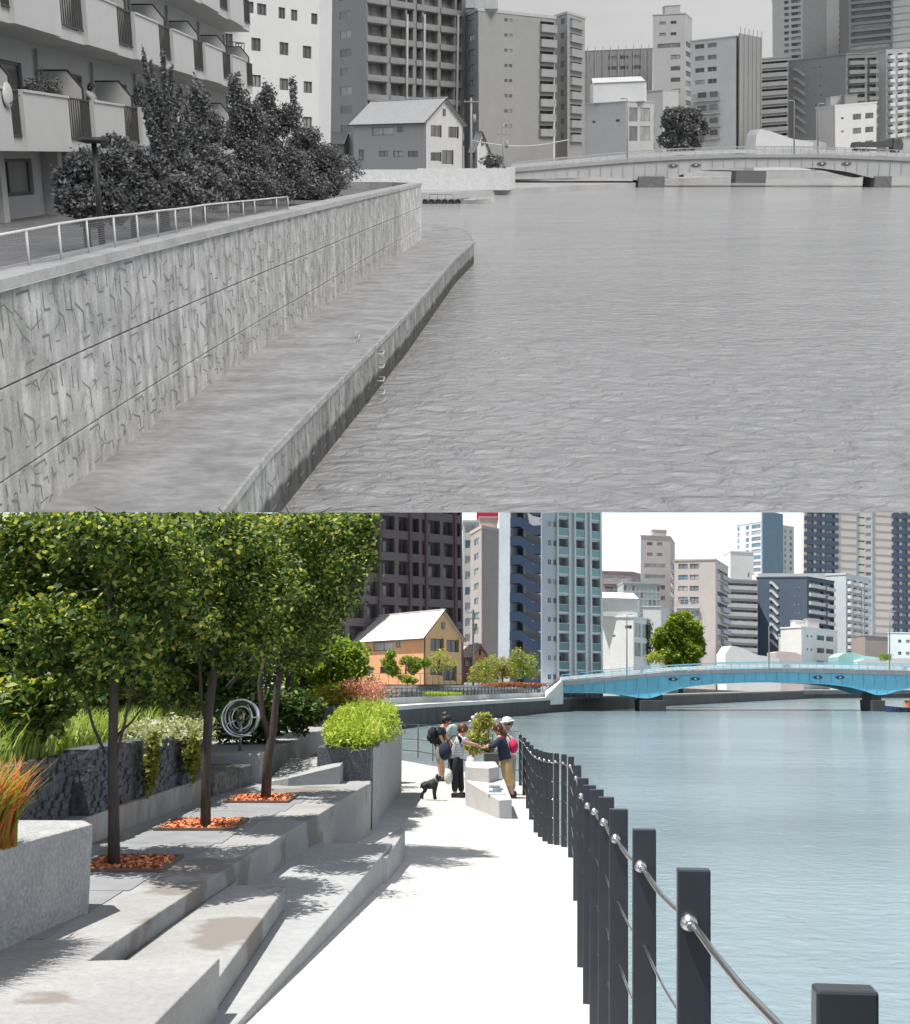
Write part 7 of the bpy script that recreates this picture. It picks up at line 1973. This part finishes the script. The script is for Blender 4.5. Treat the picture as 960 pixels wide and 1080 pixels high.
for k in range(6):
    mb = MB(); c = f.pt(f.W*k/5, 0, 1.3); mb.box(c.x-.12, c.x+.12, c.y-.1, c.y+.1, b.z0, b.z1+2.5); mb.build(B, 'scaffold_pole', g('pole_grey', .4), b.root)
b = Bld(B, 'grey gallery access block left of the dark block in the upper view', L=(799, 445), C=(832, 445), top=60, wall=g('gallery', .33), win=GGL, frame=GFD)
f = b.front
for i in range(9):
    y = 63+i*9.6; f.window(f.W*.02, f.W*.98, b.zf(y+5), b.zf(y), 1.4, 'loggia', [GFR, GGL, g('gallery_back', .2)]); w = f.W*.98; f.item('balcony', ('p', round(w, 2)), balcony(w, .5, 1.3, 'solid'), [g('balcony', .34)], f.W*.01, b.zf(y+6.3))
b.done()
GDB = g('dark_block', .23, rough=.8, var=.05, scale=.3)
b = Bld(B, 'dark grey block with white zigzag stairs in the upper view', L=(829, 455), C=(893, 442), R=(925, 456), top=57, wall=GDB, win=GGM, frame=GFR)
f = b.left
for i in range(7):
    y = 66+i*10.3; mb = MB(); zt = b.zf(y)
    mb.bar(f.pt(f.W*.16, zt, .25), f.pt(f.W*.21, zt, .25), .12, 1.0); mb.bar(f.pt(f.W*.21, zt-.1, .25), f.pt(f.W*.35, zt-2.8, .25), .12, 1.0); mb.build(B, 'stair_flight', g('balcony', .34), b.root)
for i in range(5):
    for u in (.5, .58): f.window(f.W*u, f.W*(u+.03), b.zf(66+i*10+1.8), b.zf(66+i*10), .15)
f = b.right
for i in range(8):
    y = 61+i*9.8; f.window(f.W*.06, f.W*.60, b.zf(y+5.5), b.zf(y), 1.0, 'loggia', [GFR, GGM, GTB]); f.window(f.W*.68, f.W*.97, b.zf(y+5.5), b.zf(y), 1.0, 'loggia', [GFR, GGM, GTB])
    for u, wv in ((.05, .55), (.68, .3)): w = f.W*wv; f.item('balcony', ('p', round(w, 2)), balcony(w, 1.0, 1.2, 'solid'), [GPA], f.W*u, b.zf(y+6.8))
b.done()
b = Bld(B, 'white block with zigzag facade at the right edge of the upper view', L=(905, 470), C=(936, 462), R=(985, 480), top=53, wall=GPL, win=GGM, frame=GFR)
f = b.right
for i in range(11):
    y = 56+i*8.4
    for k, u in enumerate((.03, .23, .43, .63)):
        f.window(f.W*u, f.W*(u+.10), b.zf(y+4.4), b.zf(y), .8, 'loggia', [GFR, GGL, GPL]); w = f.W*.15
        f.item('balcony', ('z', k % 2, round(w, 2)), (lambda w: lambda mb: mb.prism([(0, 0), (w, 0), (w, -1.6 if k % 2 else -.5), (0, -.5 if k % 2 else -1.6)], 0, 1.3))(w), [GWH], f.W*(u-.02), b.zf(y+5.8))
b.done(.5)
b = Bld(B, 'twin shafted pale tower rising above the dark block in the upper view', L=(817, 640), C=(897, 630), top=-12, wall=GPL, win=GGL, frame=GFD, thick=18)
f = b.front; uu = lambda px: (px-817)/80*f.W
for i in range(11):
    y = -8+i*6.6
    for a, c in ((829, 834), (836, 846), (857, 864), (885, 889), (891, 895)): f.window(uu(a), uu(c), b.zf(y+3.4), b.zf(y), .5, 'loggia', [GFR, GGM, GBR])
b.done()
mb = MB(); p, q = f.pt(uu(849), 0, .02), f.pt(uu(872), 0, .02); mb.prism([tuple(p[:2]), tuple(q[:2]), tuple((q+f.nrm*.3)[:2]), tuple((p+f.nrm*.3)[:2])], b.z0, b.z1)
mb.build(B, 'facade_strip', g('strip', .33), b.root)
b = Bld(B, 'dark ribbed tower at the upper right corner of the upper view', L=(897, 600), C=(942, 600), top=-12, wall=g('dark_ribs', .21), win=GGL, frame=GFD)
f = b.front
for i in range(9):
    y = -8+i*7.4; f.window(f.W*.05, f.W*.95, b.zf(y+4.2), b.zf(y), .4, 'slide')
b.done()
b = Bld(B, 'pale ribbed tower section touching the right edge of the upper view', L=(942, 602), C=(990, 602), top=-12, wall=GPL, win=GGM, frame=GFR)
for i in range(9):
    mb = MB(); p = b.front.pt(0, 0, .02); q = b.front.pt(b.front.W, 0, .02); z = b.z0+b.zf(-6+i*7.4); mb.prism([tuple(p[:2]), tuple(q[:2]), tuple((q+b.front.nrm*.2)[:2]), tuple((p+b.front.nrm*.2)[:2])], z, z+.35); mb.build(B, 'string_course', GBR, b.root)
b.done()
b = Bld(B, 'white works building with a gabled rooftop hall in the upper view', L=(617, 275), C=(661, 268), R=(690, 280), top=107, wall=GPL, win=GGL, frame=GFR)
f = b.left; f.window(f.W*.2, f.W*.27, b.zf(128), b.zf(125)); f.window(f.W*.75, f.W*.85, b.zf(128), b.zf(125))
f = b.right
for y0, y1 in ((113, 128), (133, 149)):
    f.window(f.W*.1, f.W*.4, b.zf(y1), b.zf(y0), .2, mats=[GFR, GGL, GFR]); f.window(f.W*.5, f.W*.85, b.zf(y1), b.zf(y0), .2, mats=[GFR, GGL, GFR])
b.done(.2)
mb = MB(); p = B.d(627, 107, 275); q = B.d(680, 107, 275); zt, zm = B.zz(81, 275), B.zz(87, 275); z0_ = b.z1+.15
mb.prism([(p.x, 272), (q.x, 272), (q.x+1.5, 278), (p.x, 278)], z0_, zm)
mb.face([(p.x-.2, 271.7, zm), (q.x+.2, 271.7, zm), (q.x-.3, 275, zt), (p.x, 275, zt)]); mb.face([(p.x, 275, zt), (q.x-.3, 275, zt), (q.x+1.7, 278.3, zm), (p.x, 278.3, zm)]); mb.face([(q.x+.2, 271.7, zm), (q.x+1.7, 278.3, zm), (q.x-.3, 275, zt)])
mb.build(B, 'rooftop_hall', GWH, b.root)
b = Bld(B, 'pale low annex between the works building and the upper round tree', L=(682, 300), C=(700, 298), R=(716, 305), top=95, wall=GPL, win=GGL, frame=GFR)
winrows(b, b.left, [(.2, .5)], 118, 16, 3, 7); winrows(b, b.right, [(.15, .4), (.6, .85)], 112, 16, 3, 7); b.done(.2)
b = Bld(B, 'small white flat roofed office before the dark block in the upper view', L=(862, 400), C=(882, 388), R=(925, 400), top=112, wall=GWH, win=GGL, frame=GFD)
winrows(b, b.right, [(.42, .62), (.72, .92)], 122, 15, 3, 6); winrows(b, b.right, [(.14, .2)], 124, 14, 2, 2.2); b.done(.5); b.rooftop(.25, .4, 6, 5, 2.8, GPL); b.rooftop(.65, .5, 4, 4, 2.8, GBR, 'tank_housing')
shed(B, 'white shed with a sloping roof right of the upper scaffolded block', [(798, 142), (802, 136), (812, 138), (835, 146), (858, 150)], 350, 12, -4, GWH)
shed(B, 'low grey shed beside the small white office in the upper view', [(820, 149), (828, 147), (862, 148), (872, 151)], 372, 10, -4, GPL)
# gabled house and its small neighbours
mG = dict(wall=g('house_side', .30, rough=.85, var=.04, stretch=(3, 3, .1), scale=1), wall2=g('house_front', .58, rough=.85, var=.04), roof=g('roof_sheet', .44, rough=.6, var=.06), trim=g('roof_trim', .06), frame=GFD, glass=GGL)  # gable much paler than the side: light from the right painted in
house(B, 'two storey gabled house with pale roof behind the white block wall in the upper view', (373, 188), (447.5, 174), (487.5, 184), 128, (460, 104.5), 181, mG,
      [(.28, .58, 133, 142), (.64, .72, 132.5, 139), (.08, .16, 157.5, 170), (.38, .51, 159, 165.5), (.58, .71, 159, 165.5), (.78, .92, 159, 165.5)], [(.16, .38, 131.5, 143.5), (.62, .84, 132, 144), (.16, .38, 160.5, 169.5), (.45, .7, 158, 173)])
house(B, 'old small tiled roof house squeezed between the white building and the gabled house', (338, 210), (362, 204), (372, 210), 150, (355, 137), 182, dict(mG, roof=g('old_tiles', .14), wall=g('old_wall', .16), wall2=g('old_wall', .16)), [(.2, .4, 154, 164)], [(.3, .7, 156, 166)], hood=False)
house(B, 'tiny pale gabled house behind the utility pole in the upper view', (496, 190), (502, 184), (515.5, 188), 157, (508, 140), 178, mG, [(.3, .6, 160, 168)], [(.3, .6, 157, 164)], hood=False)
for i, (px, yt) in enumerate([(497.5, 103), (532, 130)]): pole(B, ['tall utility pole right of the gabled house in the upper view', 'shorter utility pole with boxes before the mid grey block'][i], px, yt, 180, 172, g('pole', .33), arms=1 if i == 0 else 2, group='utility poles in the upper view')
mb = MB()
a = B.d(497.5, 148, 172); bb = B.d(600, 147, 190)
mb.tube([a.lerp(bb, t)+Vector((0, 0, -.9*math.sin(math.pi*t))) for t in np.linspace(0, 1, 14)], .07, 5); mb.build(B, 'power_cable', g('cable_white', .6), label='pale cable strung from the tall utility pole toward the bridge', cat='cable')
for px, py, dep, r, lab in ((365, 178, 135, 2.0, 'low dark hedge at the left end of the white block wall'), (520, 170, 165, 1.3, 'dark shrub behind the white wall near the pole')):
    c = B.d(px, py, dep); add_obj(B, 'shrub', leaf_mesh('shrub', blob((0, 0, 0), (r*1.2, r, r*.8), 900, .2), .35, GL1), None, tuple(c)); tag(B.roots[-1], lab, 'shrub')

# ---- bridge, lamps, truck, boats
GST = g('girder', .46, rough=.6, var=.06, scale=.4, stretch=(1, 1, .3)); 
mB = dict(deck=g('deck', .36, rough=.8, var=.1), girder=GST, rail=g('bridge_rail', .40, rough=.5), barrier=g('barrier', .5), pier=g('pier', .17, rough=.9, var=.3), medal=g('plate', .12), medal2=g('boss', .45))
brB, zfB = bridge(B, 'grey girder bridge with shallow arches in the overcast upper view', BD, 13,
    [(540, 172), (600, 166), (660, 160.5), (720, 156.5), (780, 154.5), (860, 154.5), (930, 157.5), (1000, 161)],
    [(540, 178), (600, 173), (660, 168), (720, 164.5), (780, 162.5), (860, 162.5), (930, 165), (1000, 168)],
    ([(540, 181.5), (600, 176.5), (660, 171.5), (720, 168), (780, 166), (860, 166), (930, 168.5), (1000, 171.5)],
     [(540, 189), (600, 188), (640, 187), (670, 189.5), (688, 192.5), (700, 190), (718, 184.5), (740, 180), (775, 177), (820, 176.2), (865, 177.2), (895, 181), (915, 186), (930, 189), (944, 186), (960, 183.5), (1000, 180)]),
    [(674, 702), (924, 942)], mB, WZB, [(710, 174.5), (734, 174), (867, 172.5), (893, 172.5)])
GLM = g('lamp_paint', .42, rough=.5)
for px, yt, lab in [(838, 106, 'left lamp post of the pair on the grey bridge'), (863, 110, 'right lamp post of the pair on the grey bridge'), (662, 104, 'thin lamp post on the grey bridge before the works building')]:
    x = B.x(px, BD+1.5); street_lamp(B, lab, px, yt, BD+1.5, zfB(x), GLM, -.6 if px != 863 else .6, group='lamp posts along the grey bridge')
def dump_truck(pl, label, px, dep, zroad, L_, m):
    c = pl.x(px, dep); root = empty(pl, 'dump_truck', (c, dep, zroad), label, 'truck')
    X = lambda t: c+(t-.5)*L_
    mb = MB(); 
    q = [(X(.80), zroad+.7), (X(1.0), zroad+.7), (X(1.0), zroad+1.6), (X(.955), zroad+2.55), (X(.80), zroad+2.6)]
    for y0, y1 in ((dep, dep+2.2),):
        mb.face([(x, y0, z) for x, z in q]); mb.face([(x, y1, z) for x, z in q[::-1]])
        for (x0, z0_), (x1, z1_) in zip(q, q[1:]+q[:1]): mb.face([(x0, y1, z0_), (x1, y1, z1_), (x1, y0, z1_), (x0, y0, z0_)][::-1])
    mb.build(pl, 'cab', m['cab'], root, bevel=.05)
    mb = MB(); mb.box(X(.84), X(.93), dep-.02, dep-.005, zroad+1.6, zroad+2.35); mb.build(pl, 'cab_window', m['glass'], root)
    mb = MB(); q = [(X(.0), zroad+1.1), (X(.78), zroad+1.1), (X(.78), zroad+2.5), (X(.70), zroad+2.5), (X(.62), zroad+2.1), (X(.02), zroad+1.9)]
    mb.face([(x, dep, z) for x, z in q]); mb.face([(x, dep+2.3, z) for x, z in q[::-1]])
    for (x0, z0_), (x1, z1_) in zip(q, q[1:]+q[:1]): mb.face([(x0, dep, z0_), (x0, dep+2.3, z0_), (x1, dep+2.3, z1_), (x1, dep, z1_)])
    mb.build(pl, 'dump_body', m['body'], root)
    mb = MB(); mb.box(X(.02), X(.98), dep+.5, dep+1.7, zroad+.55, zroad+.85); mb.build(pl, 'chassis', m['dark'], root)
    for t in (.1, .25, .88):
        for y in (dep+.02, dep+1.9):
            wb = MB(); wb.tube([(X(t), y, zroad+.5), (X(t), y+.3, zroad+.5)], [.5, .5], 16); w = wb.build(pl, 'wheel', m['dark'], root)
            hb = MB(); hb.tube([(X(t), y-.02, zroad+.5), (X(t), y+.02, zroad+.5)], [.24, .24], 12); me = hb.mesh('rim', m['rim'], (0, 0, 0)); me.transform(Matrix.Translation(-Vector(root.location))); r_ = bpy.data.objects.new('rim', me); pl.col.objects.link(r_); r_.parent = w
zt_ = zfB(B.x(925, BD+4))
dump_truck(B, 'dark dump truck crossing the right end of the grey bridge', 926, BD+3, zt_+.5, 8.6, dict(cab=g('truck_cab', .12, rough=.4), body=g('truck_body', .09, rough=.6), dark=g('tyre', .03), glass=GGL, rim=g('rim', .3)))
mbt = dict(hull=g('boat_hull', .55, rough=.5), cabin=g('boat_cabin', .45), glass=GGL, tyre=g('tyre', .03))
def small_boat(pl, label, px, wy, dep, L_, m):
    c = pl.d(px, wy, dep); root = empty(pl, 'rowing_boat', (c.x, dep, WZB), label, 'boat', 'boats moored at the quay in the upper view')
    mb = MB(); sec = []
    for i in range(11):
        t = i/10; x = c.x+(t-.5)*L_; hw = .75*math.sin(math.pi*(.12+.88*min(1, (1-t)*1.4+.0))*.5)**.8 if t > .3 else .7; hw = max(.04, hw*(1 if t < .95 else .2)); sh = .45+.25*t*t
        sec.append([(x, dep-hw, WZB+sh), (x, dep-hw*.6, WZB-.1), (x, dep+hw*.6, WZB-.1), (x, dep+hw, WZB+sh)])
    for a, b in zip(sec, sec[1:]):
        for k in range(3): mb.face([a[k], b[k], b[k+1], a[k+1]])
        mb.face([(a[3][0], a[3][1], a[3][2]-.1), (b[3][0], b[3][1], b[3][2]-.1), (b[0][0], b[0][1], b[0][2]-.1), (a[0][0], a[0][1], a[0][2]-.1)])
    mb.face(sec[0][::-1]); mb.build(pl, 'hull', m, root)
    mb = MB(); mb.box(c.x-.3, c.x+.1, dep-.6, dep+.6, WZB+.42, WZB+.5); mb.build(pl, 'thwart', g('thwart', .3), root)
small_boat(B, 'small white open boat moored right of the tyre hung pontoon', 505, 209.5, 134, 3.4, g('boat_hull', .55, rough=.5))
small_boat(B, 'small pale open boat moored against the tyre hung pontoon', 484, 210, 136, 2.6, g('boat_grey', .40, rough=.5))
c = B.d(466, 211, 134); pr_ = empty(B, 'pontoon', (c.x, 134, WZB), 'dark floating pontoon hung with tyres at the foot of the white wall', 'pontoon')
mb = MB(); mb.box(c.x-2.2, c.x+2.2, 133.5, 136, WZB-.2, WZB+.45); mb.build(B, 'deck', g('pontoon_deck', .18), pr_)
for k in range(6):
    x = c.x-1.9+k*.75; mb = MB(); mb.tube([(x+.24*math.cos(a), 133.4, WZB+.22+.24*math.sin(a)) for a in np.linspace(0, 2*math.pi, 13)], .09, 6, cap=False); mb.build(B, 'tyre', g('tyre', .03), pr_)
mb = MB()
for x in (-1.4, -.5, .4, 1.3): mb.tube([(c.x+x, 135, WZB+.4), (c.x+x, 135, WZB+1.0)], .04, 5)
mb.tube([(c.x-1.4, 135, WZB+1.0), (c.x+1.3, 135, WZB+1.0)], .04, 5); mb.build(B, 'handrail', g('wire', .22), pr_)
R = np.random.default_rng(21); cl = []
for i in range(60):
    t = R.random()*2*math.pi; q = R.random()**.5; cl.append((720+20*q*math.cos(t), 137+22*q*math.sin(t), 240-4*R.random(), 7+2.5*R.random()))
b_ = B.d(720, 160, 240)
tree(B, 'round_tree', 'dark dome shaped tree beyond the grey bridge', 'tree', (b_.x, 240, -4), [(b_.x, 240, -4), (b_.x, 240, b_.z+1)], [.5, .4], px_clumps(B, cl), 34000, .45, GL1, GBARK, shell=.6, aspect=.7)  # lighter leaf grey stands in for distance haze

# ---- overcast sky of this place: a far half dome
m = bpy.data.materials.new('overcast_sky'); m.use_nodes = True; t = m.node_tree; N, L = t.nodes, t.links
N.remove(N['Principled BSDF']); em = N.new('ShaderNodeEmission'); L.new(em.outputs[0], N['Material Output'].inputs[0])
tc = N.new('ShaderNodeTexCoord'); mp = N.new('ShaderNodeMapping'); mp.inputs['Scale'].default_value = (.0012, .0012, .005); L.new(tc.outputs['Object'], mp.inputs[0])
n = N.new('ShaderNodeTexNoise'); n.inputs['Scale'].default_value = 2.2; n.inputs['Detail'].default_value = 4; L.new(mp.outputs[0], n.inputs['Vector'])
r = N.new('ShaderNodeMapRange'); r.inputs['From Min'].default_value = .3; r.inputs['From Max'].default_value = .7; r.inputs['To Min'].default_value = .28; r.inputs['To Max'].default_value = .34; L.new(n.outputs['Fac'], r.inputs['Value'])
em.inputs['Color'].default_value = (1, 1, 1, 1); L.new(r.outputs[0], em.inputs['Strength'])
mb = MB(); mb.smooth = True; RS = 1100
el = [math.radians(a) for a in (-1.2, 3, 8, 16, 28, 42, 56, 72, 86)]; az = [math.radians(a) for a in range(-84, 85, 7)]
for e0, e1_ in zip(el, el[1:]):
    for a0, a1 in zip(az, az[1:]):
        s = lambda e, a: (RS*math.cos(e)*math.sin(a), RS*math.cos(e)*math.cos(a), RS*math.sin(e))
        mb.face([s(e0, a0), s(e1_, a0), s(e1_, a1), s(e0, a1)][::-1])
mb.build(B, 'sky', m, kind='structure')
# ------------------------------------------------------------------ tip the rigid 2012 model up
for o in B.roots:
    M = Matrix.Translation(o.location) @ o.rotation_euler.to_matrix().to_4x4() @ Matrix.Diagonal((*o.scale, 1))
    M = R12 @ M
    o.location = M.to_translation(); o.rotation_euler = M.to_euler()
